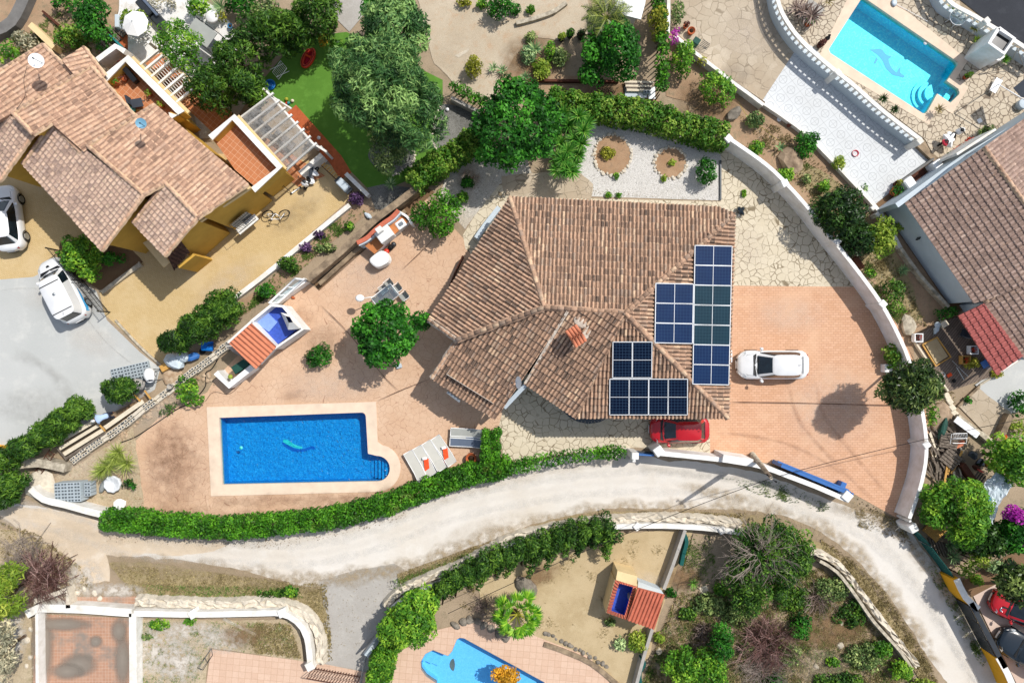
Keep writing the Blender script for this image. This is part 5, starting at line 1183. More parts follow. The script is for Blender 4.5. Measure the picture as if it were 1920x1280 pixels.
def hedge(label,px,wpx,h,mat,dens=60,L=.075,Wd=.045,seed=1,name='hedge',rough_=.1,taper=False,boxy=True):
    path = [Vector(p) for p in wxy(smooth_path(px,9),h*.8)]; g = np.random.default_rng(seed); cl = []; s = 0; w = wpx/PX*(H-h)/H
    for i in range(len(path)-1):
        a,b = path[i],path[i+1]; d = (b-a).normalized(); q = Vector((-d.y,d.x)); n = max(1,round((b-a).length/.24))
        for j in range(n):
            p = a.lerp(b,j/n); hh = h*(1+g.uniform(-1,1)*rough_*.6)
            m = max(2,int(w/.38))
            for e in range(m):
                f = (e+.5)/m-.5; jj = g.normal(size=2)*rough_*.25; rc = .27*g.uniform(.8,1.2)
                c = p+q*(f*(w-.3)+jj[0]); z = hh-rc*.8-(.12 if abs(f) > .35 else 0); cl.append((c.x,c.y,z+jj[1]*.3,rc,rc,rc))
                if abs(f) > .3:
                    for zz in np.arange(.2,z-.1,.42): cl.append((c.x+q.x*f*.1,c.y+q.y*f*.1,zz,rc*1.05,rc*1.05,rc*1.15))
    mid = path[len(path)//2]; t = thing(name,label,'hedge',(mid.x,mid.y,0))
    leafmesh('foliage',[foliage(cl,dens,L,Wd,seed,inner=.7)],mat,t)
    m = MB(); st = max(1,len(path)//24)
    for i in range(0,len(path),st): p = path[i]; m.tube([(p.x,p.y,0),(p.x+.05,p.y,h*.6)],[.05,.03],5)
    build('stems',m,'bark',t); o = t.children[-1] if t.children else None
    return t
def blades(c,n,length,width,elev=(10,75),droop=.35,seed=0,spread=.04,seg=3,r0=None):
    """rosette of strap leaves; returns V,F,r with quads"""
    g = np.random.default_rng(seed); V = []; F = []; R = []
    for i in range(n):
        t = i*2.39996+g.uniform(-.25,.25); f = (i+.5)/n; el = R_(elev[1]*(1-f)+elev[0]*f+g.uniform(-7,7)); l = length*g.uniform(.75,1.1)*(.75+.25*math.sin(math.pi*min(1,f+.3)))
        d = Vector((math.cos(t),math.sin(t),0)); s = Vector((-d.y,d.x,0)); p = Vector(c)+d*spread; rr = float(np.clip(g.normal(.5,.2),0,1)) if r0 is None else r0; o = len(V)
        for k in range(seg+1):
            x = k/seg; ww = width*(.75+.9*x-1.65*x*x) if k < seg else .004; V += [p-s*ww,p+s*ww]
            el2 = el-droop*3*x*x; p = p+(d*math.cos(el2)+Vector((0,0,math.sin(el2))))*l/seg
            if p.z < .03: p.z = .03
        for k in range(seg): F.append((o+2*k,o+2*k+1,o+2*k+3,o+2*k+2)); R.append(rr)
    return np.array([tuple(v) for v in V]),np.array(F),np.array(R)
def rosette(name,label,u,v,rpx,mat,n=34,width=.035,z=.1,elev=(5,70),droop=.3,seed=0,cat='plant',group=None,heads=None,pot=None):
    heads = heads or [(u,v,rpx,z)]; c = W(u,v,0); arr = []
    for i,(a,b,r,zz) in enumerate(heads): arr.append(blades(W(a,b,zz),n,r/PX*1.12,width,elev,droop,seed+i))
    if len(heads) > 1 or z > .6:
        t = thing(name,label,cat,(c.x,c.y,0),group=group); leafmesh('leaves',arr,mat,t)
        for a,b,r,zz in heads: m = MB(); p = W(a,b,zz); m.tube([(p.x*.98+c.x*.02,p.y*.98+c.y*.02,0),p],[.09,.06],7); build('stem',m,'bark',t)
        return t
    return tag(leafmesh(name,arr,mat,origin=(c.x,c.y,0)),label,cat,group)
def s_x(c,t,r): return c.x+math.cos(t)*r,c.y+math.sin(t)*r
def twigs(name,label,u,v,rpx,h,mat,n=40,seed=0,th=.012,cat='shrub',out=1.0,kids=5,parent=None):
    g = np.random.default_rng(seed); c = W(u,v,0); m = MB(); R0 = rpx/PX
    for i in range(n):
        t = g.uniform(0,6.28); rr = R0*g.uniform(.35,1)*out; e = Vector((s_x(c,t,rr)[0]+g.normal()*R0*.2,s_x(c,t,rr)[1]+g.normal()*R0*.2,h*g.uniform(.35,1))); s = Vector((c.x+g.normal()*R0*.4,c.y+g.normal()*R0*.4,.02)) if parent is None else Vector((c.x,c.y,h*.4))
        md = s.lerp(e,.5)+Vector((g.normal()*.08,g.normal()*.08,.2*h)); r = float(g.random()); m.tube([s,md,e],[th*1.6,th,th*.5],3,r,caps=False)
        for k in range(kids):
            a = md.lerp(e,g.random()); b = a+Vector((math.cos(t+g.normal()*.7),math.sin(t+g.normal()*.7),g.uniform(0,.5)))*R0*g.uniform(.12,.35); m.tube([a,b],[th*.6,th*.3],3,r,caps=False)
    if parent is not None: return build('dead_branches',m,mat,parent)
    return tag(build(name,m,mat,origin=(c.x,c.y,0)),label,cat)
def grass(name,label,poly,n,mat,h=.14,wd=.012,seed=0,thin=1.0,kind='stuff',clump=.5):
    g = np.random.default_rng(seed); P = np.array(poly); x0,y0 = P.min(0); x1,y1 = P.max(0); pts = []
    cen = [(g.uniform(x0,x1),g.uniform(y0,y1)) for _ in range(max(4,n//30))]
    while len(pts) < n:
        if g.random() < clump: c = cen[g.integers(len(cen))]; q = (c[0]+g.normal()*6,c[1]+g.normal()*6)
        else: q = (g.uniform(x0,x1),g.uniform(y0,y1))
        if inpoly(q,poly): pts.append(q)
    V = []; F = []; R = []
    for u,v in pts:
        c = W(u,v,.02); r = float(np.clip(g.normal(.5,.25),0,1))
        for k in range(5):
            t = g.uniform(0,6.28); d = Vector((math.cos(t),math.sin(t),0)); s = Vector((-d.y,d.x,0)); hh = h*g.uniform(.5,1.2); o = len(V)
            V += [c-s*wd,c+s*wd,c+d*hh*.5+s*wd*.8+Vector((0,0,hh*.7)),c+d*hh*.5-s*wd*.8+Vector((0,0,hh*.7))]; V += [c+d*hh*1.1+Vector((0,0,hh*.75))]
            F += [(o,o+1,o+2,o+3)]; R.append(r)
            V[-1] = V[-1]
    V = np.array([tuple(v) for v in V]); o = leafmesh(name,[(V,np.array(F),np.array(R))],mat,origin=(0,0,0)); o['kind'] = kind; return o

# --- hedges
hedge('long clipped dark green hedge between the terrace and the lane',[(196,974),(260,980),(350,989),(450,990),(540,982),(620,972),(700,954),(760,934),(820,910),(880,890),(930,882),(960,872)],44,1.5,'leaf_hedge',75,.07,.042,1,rough_=.16)
hedge('short thick hedge stub rising beside the stacked sun loungers',[(921,812),(920,850),(918,885)],38,1.6,'leaf_hedge',75,.07,.042,2,rough_=.12)
hedge('clipped hedge with a twiggy grey end, under the villa beside the lane',[(950,878),(1000,866),(1060,857),(1120,849),(1172,846)],32,1.4,'leaf_hedge',75,.07,.042,3,rough_=.14)
hedge('broad mixed green hedge across the top of the gravel garden',[(1035,186),(1090,197),(1150,203),(1210,212),(1270,230),(1320,242),(1368,252)],52,1.7,'leaf_hedge_mix',55,.085,.055,4,rough_=.2)
hedge('leafy hedge between the turf lawn and the gravel garden',[(772,338),(800,315),(840,292),(880,265),(905,250)],48,1.8,'leaf_hedge_mix',55,.085,.055,5,rough_=.2)
hedge('narrow ivy covered hedge running down from the top edge',[(1230,-20),(1238,40),(1242,90),(1241,140),(1238,172)],24,1.9,'leaf_hedge',55,.085,.055,6,rough_=.2)
hedge('low clipped hedge beside the grey gravel bed',[(850,160),(880,178),(915,196)],26,1.2,'leaf_hedge',65,.07,.045,7)
hedge('bright yellow green hedge beside the purple bougainvillea, lower right',[(1890,1000),(1862,1020),(1838,1044),(1815,1066),(1806,1080)],28,1.7,'leaf_lime',60,.08,.05,8,rough_=.25)
def conifers(label,spots,z,mat='leaf_cypress',rr_=30,seed=0,group=None,base_name='conifer',labels=None,dens=74,squash=.8):
    for i,(u,v,r) in enumerate(spots):
        tree(base_name,labels[i],u,v,r,r*squash,.3,z,mat,dens,.13,.035,34,.42,seed=seed+i,group=group,trunk=.09,lump=.22,up=.25)
conifers('',[(402,165,46),(446,118,52),(505,70,52),(548,62,40),(595,30,44),(470,168,30)],4.0,seed=100,group='conifers behind the yellow house',squash=.9,
         labels=['dark feathery conifer just behind the left pergola','broad feathery conifer above the turf, second in its row','bushy conifer in the middle of the row above the turf','small conifer hanging over the red inflatable boat','bushy conifer at the right end of the row, by the grey track','low conifer beside the metal chair rack'])
conifers('',[(415,580,42),(375,612,42),(330,640,26),(290,0,1)][:3],2.6,seed=110,group='conifers beside the tan driveway',labels=['large green conifer beside the orange roofed garden kitchen','green conifer in the middle of the three by the tan driveway','small green conifer by the white bulk bags'],squash=.75)
conifers('',[(226,731,30),(150,766,24),(120,790,30),(88,815,30),(50,836,24),(8,862,26),(22,906,30),(4,934,26)],2.3,seed=120,group='conifers edging the grey yard',
         labels=['conifer beside the grey block pallets, highest of its row','conifer next to the bending worker','conifer above the wooden formwork boards','conifer at the upper end of the formwork boards','conifer touching the ochre kerb','conifer at the left edge above the white foundation','wide conifer left of the red ladder','conifer cut by the left edge, below the ladder'],squash=.72)
shrub('overgrown_bush','leafy climbing bush spilling over the stone wall above the pool',356,735,32,28,1.2,'leaf_bright',60,.1,.05,16,.32,30,130)
shrub('creeper','thin green creeper trailing below the leafy bush',315,768,24,9,.5,'leaf_cypress',60,.08,.03,10,.2,-35,131)
hedge('shaggy dark evergreen strip behind the drooping cypress arms',[(1160,1003),(1110,1004),(1050,1016),(980,1036),(915,1058),(860,1084),(800,1118)],24,1.9,'leaf_cypress',55,.11,.04,154,rough_=.3)
# --- bottom hedge of drooping cypress arms
ar_ = [(1146,998,100),(1122,1000,104),(1098,1002,108),(1074,1007,112),(1050,1013,114),(1026,1020,117),(1002,1028,119),(978,1037,121),(954,1047,122),(930,1056,123),(906,1066,125),(882,1078,126),(858,1092,128),(834,1106,130)]
nth = ['first','second','third','fourth','fifth','sixth','seventh','eighth','ninth','tenth','eleventh','twelfth','thirteenth','fourteenth']
for i,(u,v,a) in enumerate(ar_):
    cl = []; g = np.random.default_rng(140+i); Ln = [62,36,58,44,66,78,40,60,46,66,50,60,44,52][i]
    for k in range(14):
        f = k/13; p = W(u+math.cos(R_(a))*f*Ln,v-10+math.sin(R_(a))*f*Ln,2.3-1.3*f); r_ = .37-.2*f; cl.append((p.x+g.normal()*.06,p.y+g.normal()*.06,p.z,r_,r_,r_))
        if f < .7: cl.append((p.x+g.normal()*.12,p.y+g.normal()*.12,.8,.34,.34,.6))
    t = thing('cypress',f'dark cypress arm by the lane wall, {nth[i]} of its row counted from the right','shrub',W(u,v),group='cypress row south of the lane')
    leafmesh('foliage',[foliage(cl,75,.1,.035,140+i)],'leaf_cypress',t); m = MB(); p = W(u,v,0); m.tube([p,p+Vector((0,-.3,1.6))],[.1,.04],6); build('trunk',m,'bark',t)
tree('tree','spreading green tree over the end of the old grey track',770,1160,62,50,.8,3.2,'leaf_bright',55,.13,.05,34,.55,seed=150,lump=.2,rot=.5)
hedge('shaggy hedge beside the pale pool paving at the bottom edge',[(735,1205),(718,1240),(705,1290)],44,1.8,'leaf_bright',55,.11,.04,151,rough_=.3)
shrub('shrub','grey green straggly bush on the verge beside the old track',765,1105,34,14,.7,'leaf_olive',40,.07,.03,12,.25,30,152)
twigs('dry_bush','bare brown bush beside the fan palm',912,1135,30,.8,'twig_brown',40,153)
# --- trees of the big gardens
tree('feathery_tree','huge feathery grey green tree shading the artificial turf',724,165,110,108,2.2,6.4,'leaf_pine',58,.19,.035,120,.55,seed=160,base=(760,190),trunk=.24,lump=.2,up=.2)
tree('feathery_tree','upright grey green tree behind the huge one, at the top edge',742,52,58,56,2,5.2,'leaf_pine',52,.15,.05,36,.6,seed=161,trunk=.16,lump=.15)
tree('leafy_tree','dense bright green tree crossing the top edge beside the grey track',728,8,46,30,1.5,4,'leaf_tree',55,.11,.06,22,.5,seed=162)
tree('olive_tree','small grey green olive tree in the round gravel bed',730,276,44,44,1.2,3.3,'leaf_olive',60,.1,.03,26,.45,seed=163)
tree('tree','dark green broad tree beside the yucca clump, above the villa',966,232,78,92,1.4,4.6,'leaf_tree',55,.12,.06,84,.5,seed=164,base=(985,290),trunk=.18)
tree('citrus_tree','dense round dark green tree by the white patio roof',1150,92,56,56,.8,3.4,'leaf_tree',62,.1,.06,42,.5,seed=165,extra=[(1108,140,26,.4,2.2,10)])
tree('round_tree','dense rounded green tree on the terracotta terrace',722,622,66,62,1.5,4.1,'leaf_tree',62,.1,.065,70,.42,seed=166,base=(735,640),lump=.06,extra=[(790,600,18,1.6,2.8,8)])
shrub('round_shrub','small ball shaped shrub on the terracotta terrace',597,667,26,26,1.1,'leaf_tree',110,.09,.03,22,.3,0,167,up=.1)
shrub('bush','large glossy green bush beside the barbecue counter',832,405,36,50,2.3,'leaf_hedge',75,.08,.045,34,.4,25,168)
shrub('bush','left lobe bush beside the large glossy one and the barbecue',790,402,18,28,1.6,'leaf_hedge',75,.08,.045,14,.3,0,169)
tree('small_tree','airy bright green tree over the left pergola',336,88,44,50,1.2,3.6,'leaf_bright',55,.1,.035,30,.42,seed=170)
tree('glossy_tree','dark glossy tree leaning out from the curved white wall',1706,726,49,50,2.2,5.0,'leaf_glossy',62,.17,.045,40,.5,base=(1668,694),seed=171,trunk=.1,up=.5,lump=.12)
m = MB(); m.bbox((*W(1663,690,.25)[:2],.25),(.5,.5,.5),.03,0); tag(build('planter',m,'white_wall_paint'),'white square planter at the foot of the dark glossy tree','planter')
tree('dark_tree','dark red tinged bush tree outside the curved white wall',1572,400,46,50,.4,2.9,'leaf_dark',55,.12,.045,34,.5,seed=172)
tree('dark_tree','dark leaved bush below the dark red tinged one',1606,450,34,34,.3,2.3,'leaf_dark',55,.12,.045,22,.42,seed=173)
tree('lemon_tree','lime green citrus tree beside the dark bushes',1650,444,30,34,.6,2.3,'leaf_lime',48,.11,.06,22,.38,seed=174)
shrub('shrub','green shrub outside the curved wall above the rock',1674,560,26,36,1.2,'leaf_cypress',60,.09,.04,18,.35,0,175)
shrub('shrub','shadowed dark green bush beside the pale blue wall',1772,585,26,12,.9,'leaf_tree',55,.09,.04,12,.3,0,176)
shrub('planter_shrub','shrub squeezed between the driveway and curved wall above the glossy tree',1672,668,17,26,1.1,'leaf_hedge_mix',60,.1,.05,14,.3,0,177)
tree('green_tree','large fresh green tree below the woodpile',1806,955,50,62,.8,3.4,'leaf_bright',58,.11,.05,44,.5,seed=178)
tree('green_tree','fresh green tree left of the scrap yard tree, against the white wall',1748,942,28,44,.5,2.6,'leaf_bright',58,.11,.05,22,.45,seed=179)
tree('green_tree','fresh green tree cut by the right edge beside the scrap heap',1890,860,42,42,.8,3.3,'leaf_bright',58,.11,.05,30,.5,seed=180)
shrub('shrub','upright green shrub between white wall and stone path',1745,778,12,20,1.0,'leaf_bright',60,.09,.045,10,.3,0,181)
shrub('shrub','green bush on the right edge above the stone patio',1912,755,20,30,1.1,'leaf_tree',55,.09,.05,14,.3,0,182)
shrub('shrub','yellow green bush on the right edge below the stone patio',1908,800,20,14,.8,'leaf_lime',50,.09,.05,10,.25,0,183)
tree('dark_tree','dark green mass of shrubs behind the bougainvillea',1850,1010,44,34,.4,2.4,'leaf_dark',55,.12,.06,26,.45,seed=184)
tree('green_tree','deep green tree on the right edge under the white tarpaulin',1905,1000,34,44,.8,2.8,'leaf_tree',55,.11,.06,24,.45,seed=185)
shrub('bougainvillea','vivid purple bougainvillea clump under the white tarpaulin',1899,962,19,17,2.9,'petal_pink',85,.07,.05,16,.3,0,186,cat='flowering shrub',z0=1.8)
shrub('bougainvillea','purple bougainvillea clump cut by the right edge, lower one',1921,1012,14,15,2.6,'petal_pink',85,.07,.05,12,.3,0,187,cat='flowering shrub',z0=1.6)
shrub('bougainvillea','small magenta flowering shrub at the corner of the paved yard',1264,70,10,15,1.4,'petal_pink',90,.06,.045,10,.22,0,188,cat='flowering shrub')
tree('magnolia','dark leathery tree overhanging the red car',1903,1092,38,38,2.0,4.4,'leaf_glossy',48,.15,.07,26,.5,seed=189,base=(1925,1090))
shrub('yellow_shrub','tall yellow green shrub on top of the ivy hedge',1232,46,22,34,2.6,'yellow_bush',55,.09,.045,20,.32,0,190)
shrub('shrub','bright green bush below the small magenta flowers',1278,112,26,32,1.6,'leaf_bright',58,.1,.045,20,.35,0,191)
shrub('shrub','light green airy shrub on the bare brown plot',1344,168,36,34,1.6,'leaf_bright',50,.1,.045,26,.35,-30,192)
shrub('shrub','small yellowish bush against the white yard wall',1316,115,11,10,.8,'yellow_bush',50,.08,.04,8,.2,0,193)
shrub('ball_bush','ball shaped yellow green bush on the beige gravel',888,126,17,20,1.1,'yellow_bush',110,.07,.03,16,.28,0,194)
shrub('round_bush','round dark green bush at the top edge over the beige gravel',940,14,30,22,1.4,'leaf_tree',62,.09,.05,18,.35,0,195)
shrub('round_shrub','neat round shrub in the corner of the white gravel',1322,323,25,27,1.3,'leaf_tree',95,.09,.035,20,.32,0,196)
shrub('shrub','light green bush above the red inflatable boat',632,92,16,20,1.4,'leaf_hedge_mix',55,.1,.05,14,.3,0,197)
shrub('shrub','brown tinged bush at the right of the inflatable boat',608,76,14,12,1.1,'bronze_bush',45,.09,.05,8,.25,0,198)
# --- top left garden
tree('dark_tree','dark rounded tree in the top left garden',176,40,32,42,1,3.2,'leaf_tree',58,.1,.05,26,.45,seed=200)
shrub('shrub','wide low bush beside the dark rounded tree, top left',135,70,34,24,1.3,'leaf_hedge_mix',58,.1,.05,18,.35,20,201)
shrub('shrub','bush at the top edge left of the dark rounded tree',122,6,28,16,1.2,'leaf_tree',55,.1,.05,12,.3,0,202)
shrub('shrub','bright bush in the corner above the satellite dish',18,102,24,22,1.1,'leaf_bright',55,.1,.05,12,.3,0,203)
shrub('shrub','blue green bush beside the cream wall top',48,78,28,18,1.0,'leaf_grey',55,.1,.04,12,.3,20,204)
shrub('shrub','grey leaved shrub above the sofa at the top edge',305,4,34,12,.9,'leaf_grey',60,.1,.03,14,.25,0,205)
shrub('shrub','clipped green bush at the top edge beside the spiky agave',372,12,22,20,1.2,'leaf_bright',60,.09,.05,14,.3,0,206)
shrub('shrub','yellow green bush right of the grey table',416,32,14,10,.8,'yellow_bush',55,.08,.04,8,.25,0,207)
shrub('shrub','leafy mass at the top edge between the agave and conifers',455,8,30,22,1.4,'leaf_tree',55,.1,.05,16,.35,0,208)
shrub('shrub','green bush left of the conifer row at the top',500,20,26,24,1.6,'leaf_olive',55,.1,.05,14,.35,0,209)
tree('leafy_bush','bright leafy shrub between the van and the yellow house',152,476,42,36,.4,1.9,'leaf_bright',60,.1,.05,30,.38,seed=210,rot=-.5,extra=[(175,510,22,.3,1.5,8)])
shrub('shrub','dark end of the leafy shrub under the roof corner',208,485,22,14,1.0,'leaf_tree',55,.1,.05,10,.28,0,211)
# --- strips and small plants
for i,(u,v,ru,rv,z,mt,lb) in enumerate([
    (540,495,19,15,.9,'leaf_cypress','round green shrub in the strip between driveway and white frame'),
    (498,546,18,15,.9,'leaf_tree','shrub at the lower end of the strip beside the white frame'),
    (668,372,16,12,.6,'leaf_purple','purple leaved plant beside the grey box'),
    (597,440,12,9,.5,'leaf_purple','purple plant beside the low kerb, upper one'),
    (573,464,13,11,.5,'leaf_purple','purple plant beside the low kerb, lower one'),
    (655,425,10,9,.5,'leaf_bright','small green plant by the old stone wall, upper one'),
    (610,465,22,10,.5,'leaf_olive','grey green ground plant along the old stone wall'),
    (876,342,13,11,.6,'leaf_tree','small green plant in the old gravel above the villa'),
    (868,370,12,11,.6,'leaf_bright','small green plant on the left edge of the old gravel'),
    (1138,286,14,12,.4,'yellow_bush','yellow plant in the left round flower bed'),
    (1156,330,6,8,.3,'leaf_bright','green tuft at the edge of the left round bed'),
    (1260,305,8,6,.3,'leaf_lime','faint green tuft in the right round bed'),
    (1141,365,8,6,.25,'leaf_bright','left of two small tufts along the flagstone edge'),
    (1160,366,6,5,.25,'leaf_bright','right of two small tufts along the flagstone edge'),
    (1245,335,6,7,.25,'leaf_lime','green tuft below the right round bed'),
    (1395,362,3,7,.2,'leaf_bright','tiny green weed on the flagstones near the black bag'),
    (1510,270,26,24,1.0,'leaf_tree','round dark shrub on the slope above the white gravel'),
    (1418,278,16,14,.7,'leaf_bright','green plant just outside the top of the curved wall'),
    (1470,330,20,16,.7,'leaf_bright','bright green plant outside the curved wall by the boulder'),
    (1544,350,13,14,.7,'leaf_bright','small fresh green bush on the slope'),
    (1572,306,13,12,.6,'leaf_lime','small yellow green bush by the tiled patio wall'),
    (1512,336,9,9,.5,'leaf_olive','small grey green bush beside the boulder'),
    (1415,225,18,18,.6,'leaf_olive','greyish bush on the bare slope'),
    (1632,512,10,9,.5,'leaf_bright','low green weed outside the curved wall'),
    (1688,425,12,10,.7,'leaf_lime','sunlit tip of bush by the pale wall'),
    (1820,680,16,12,.6,'yellow_bush','yellow green weed below the wooden deck'),
    (1868,700,12,9,.5,'yellow_bush','yellow green weed under the end of the red canopy'),
    (1815,750,7,7,.4,'leaf_tree','small round dark plant on the stone patio'),
    (990,105,16,18,.7,'leaf_agave','grey green plant group on the gravel island'),
    (1015,130,18,22,.8,'leaf_lime','yellow green grassy bush in the middle of the gravel island'),
    (1030,95,12,20,.9,'leaf_bright','upright wispy plant on the gravel island'),
    (1048,108,16,20,.8,'leaf_olive','olive toned plant on the right of the gravel island'),
    (995,70,12,10,.6,'leaf_olive','small shrub at the top of the gravel island'),
    (905,8,14,8,.5,'leaf_bright','small plant in the bed at the top edge'),
    (870,5,16,8,.5,'yellow_bush','yellow flowered low plant in the top bed'),
    (968,20,12,10,.5,'leaf_tree','small dark plant in the curved bed at the top'),
    (995,18,10,8,.5,'leaf_bright','small bright plant in the curved bed at the top'),
    (1270,25,14,26,1.2,'leaf_olive','dusty shrub between the two white walls at the top'),
    (1800,1000,14,12,.8,'leaf_lime','lime green bush beside the agave at the netting'),
    (1868,1062,20,14,.9,'leaf_agave','blue green spiky bush beside the brown yard'),
    (1830,1086,12,10,.8,'leaf_bright','small bush hugging the ochre wall'),
    (1195,1202,20,20,.9,'leaf_lime','rounded yellow green shrub by the concrete wall'),
    (1163,1205,12,14,.6,'leaf_agave','pale agave like plant left of the rounded shrub'),
    (1145,1165,12,9,.5,'leaf_olive','weedy plant in the shade of the hut'),
    (1258,1110,11,10,.6,'leaf_tree','small dark shrub beside the hut roof'),
    (1235,1195,11,10,.5,'leaf_lime','small lime plant outside the concrete wall'),
    (1500,1175,22,30,1.1,'leaf_tree','dark green shrub in the scrub, right of the red bush'),
    (1560,1240,14,9,.5,'leaf_bright','bright low plant beside the pale rocks'),
    (1450,1275,18,12,.7,'leaf_tree','small bush at the bottom edge of the scrub'),
    (1655,1215,18,16,.9,'leaf_bright','leafy shrub against the crumbling wall, upper one'),
    (1690,1255,26,20,1.0,'leaf_bright','leafy shrub against the crumbling wall, lower one'),
    (1735,1285,26,14,.9,'leaf_lime','lime shrub at the bottom edge beside the lane'),
    (1400,1215,14,10,.6,'leaf_olive','low grey bush in the scrub near the dark clump'),
    (985,1000+95,10,8,.4,'leaf_grey','small grey plant near the fan palm'),
    (298,1170,24,10,.4,'leaf_bright','patch of green weeds below the white wall'),
    (355,1164,12,8,.3,'leaf_bright','small weed tuft beside the wall pillar'),
    (275,1192,14,7,.3,'leaf_olive','second small weed patch in the pale lot'),
    (240,905,9,9,.8,'leaf_dark','dark young tree head leaning on the rubble corner'),
    (1328,1132,34,22,.6,'leaf_olive','low greyish bush in the scrub right of the hut'),(1290,1150,20,14,.5,'leaf_cypress','low green bush beside the concrete wall in the scrub'),(1388,1150,38,22,.6,'leaf_olive','olive bush between the wild tree and the dead red bush'),
    (1352,1105,16,12,.5,'leaf_bright','small bright bush under the flat cream rock'),(1490,1122,38,26,.7,'leaf_cypress','dark skirt bush below the wild tree'),(1560,1105,40,26,.6,'leaf_olive','olive bush hugging the crumbling wall, upper end'),(1596,1150,28,34,.5,'leaf_cypress','green bush hugging the crumbling wall, middle'),
    (1622,1228,44,28,.6,'leaf_olive','olive bush in the lower corner of the scrub lot'),(1575,1275,44,18,.5,'leaf_cypress','green bush at the bottom edge right of centre of the scrub'),(1475,1225,28,24,.5,'leaf_olive','olive bush right of the pale dead bush'),(520,1112,40,9,.4,'leaf_cypress','strip of dark green weeds above the rubble bank'),(545,1108,16,10,.5,'leaf_bright','brighter end of the weed strip above the rubble bank'),
    (1640,130,1,1,.1,'leaf_dark','') ]):
    if lb: shrub('plant',lb,u,v,ru,rv,z,mt,70,.08,.045,9+int(8*abs(ru-rv)/max(ru,rv)+ru*.3),.33,0,300+i,cat='plant')
# --- big scrub clumps, lower right
t = tree('wild_tree','sprawling green tree tangled with bare grey branches',1438,1052,92,78,.6,3.2,'leaf_cypress',50,.11,.04,90,.5,seed=220,base=(1430,1050),lump=.2,extra=[(1400,1110,40,.4,2.4,14),(1495,1040,30,.4,2.2,10)])
twigs('','',1395,1010,70,4.2,'dead_wood',60,221,.02,parent=t,kids=7)
tree('wild_tree','dense bright green scrub tree at the bottom edge',1305,1250,55,42,.3,2.4,'leaf_bright',60,.1,.05,36,.45,seed=222)
tree('wild_tree','dark upright bush joined to the bright scrub tree',1350,1205,24,36,.3,2.6,'leaf_tree',60,.09,.045,18,.4,seed=223)
twigs('dead_bush','large reddish dead bush in the scrub lot',1430,1195,58,1.4,'twig_red',150,224,.014,kids=8)
twigs('dead_bush','pale dead bush with fine twigs below the reddish one',1425,1255,48,1.1,'dead_wood',90,225,.013,kids=8)
twigs('dead_bush','dark dead brush heap in the shade beside the bright scrub tree',1320,1185,30,.6,'twig_brown',60,226,.014,kids=6)
twigs('dead_bush','brown dead bush under the wild tree',1530,1120,34,.8,'twig_brown',70,227,.012,kids=6)
twigs('dead_bush','large dead bush with dark red twigs, lower left',95,1072,50,1.5,'twig_red',150,228,.016,kids=8)
twigs('dead_bush','grey brown dry shrub above the dark red twigs, lower left',55,1040,44,.9,'dead_wood',80,229,.013,kids=7)
tree('pine_tree','bright green pine at the left edge, lower left corner',12,1110,38,60,1,3.4,'leaf_lime',58,.14,.03,26,.5,seed=230)
tree('pine_tree','grey green pine below the bright one at the left edge',8,1215,26,56,.8,2.8,'leaf_grey',55,.12,.035,20,.45,seed=231)
twigs('dry_tree','leafless twisted small tree at the top edge over the grey track',622,6,18,1.8,'dead_wood',24,232,.018)
# --- rosettes, yuccas, palms
yh_ = [(1057,215),(1085,218),(1040,250),(1066,236),(1094,246),(1052,270),(1078,262),(1056,300),(1083,290),(1045,320),(1072,322),(1035,232),(1100,232),(1064,284),(1044,298),(1090,270),(1062,318),(1076,306)]
t = thing('yucca_clump','clump of many headed yuccas with starry leaves above the villa','yucca',W(1068,262))
for i,(u,v) in enumerate(yh_):
    z = 1.5+.4*math.sin(i*2.1); leafmesh('leaf_head',[blades(W(u,v,z),84,.78,.034,(-5,80),.3,240+i)],'leaf_yucca',t); m = MB(); p = W(u,v,z); q = p.lerp(W(1068,262,0),.5); m.tube([(q.x,q.y,0),p],[.09,.06],7); build('stem',m,'bark',t)
t = thing('striped_yucca','group of pale striped yuccas with white tarred stump beside the pool','yucca',W(215,872))
for i,(u,v,r) in enumerate([(222,848,20),(204,872,24),(238,868,24),(190,882,20),(215,860,20)]): leafmesh('leaf_head',[blades(W(u,v,.9),80,r/PX*1.2,.022,(-5,75),.5,260+i)],'leaf_striped',t)
m = MB(); m.tube([W(214,868,0),W(214,868,.9)],[.14,.1],8); build('stem',m,'bark',t)
rosette('agave','spiky grey agave at the top edge of the left garden',414,14,22,'leaf_agave',70,.022,.5,(5,70),.3,270)
rosette('cycad','dark palm like cycad at the right of the left garden',478,48,20,'leaf_yucca',44,.03,.6,(5,50),.4,271)
rosette('agave','pale agave in the gravel corner beside the stone wall',733,345,15,'leaf_agave',26,.04,.2,(5,60),.1,272)
rosette('agave','green agave in the gravel island, left one',1003,92,17,'leaf_agave',30,.05,.3,(5,60),.1,273)
rosette('agave','small agave at the bottom of the gravel island',985,145,12,'leaf_agave',26,.04,.2,(5,60),.1,274)
rosette('agave','agave on the beige gravel right of the ball bush, left one',925,128,12,'leaf_agave',26,.03,.25,(5,60),.1,275)
rosette('agave','agave on the beige gravel right of the ball bush, right one',942,132,12,'leaf_agave',26,.03,.25,(5,60),.1,276)
rosette('aloe','small palm like plant in the scrub beside the torn netting',1300,1093,12,'leaf_yucca',40,.016,.3,(5,70),.3,277)
rosette('agave','large agave beside the pile of beams, upper',1783,1022,16,'leaf_agave',34,.05,.4,(5,60),.15,278)
rosette('agave','large agave beside the pile of beams, lower',1788,1044,16,'leaf_agave',34,.05,.4,(5,60),.15,279)
rosette('agave','blue green agave on the dry strip near the pale blue house',1692,507,13,'leaf_agave',30,.045,.2,(5,60),.1,280)
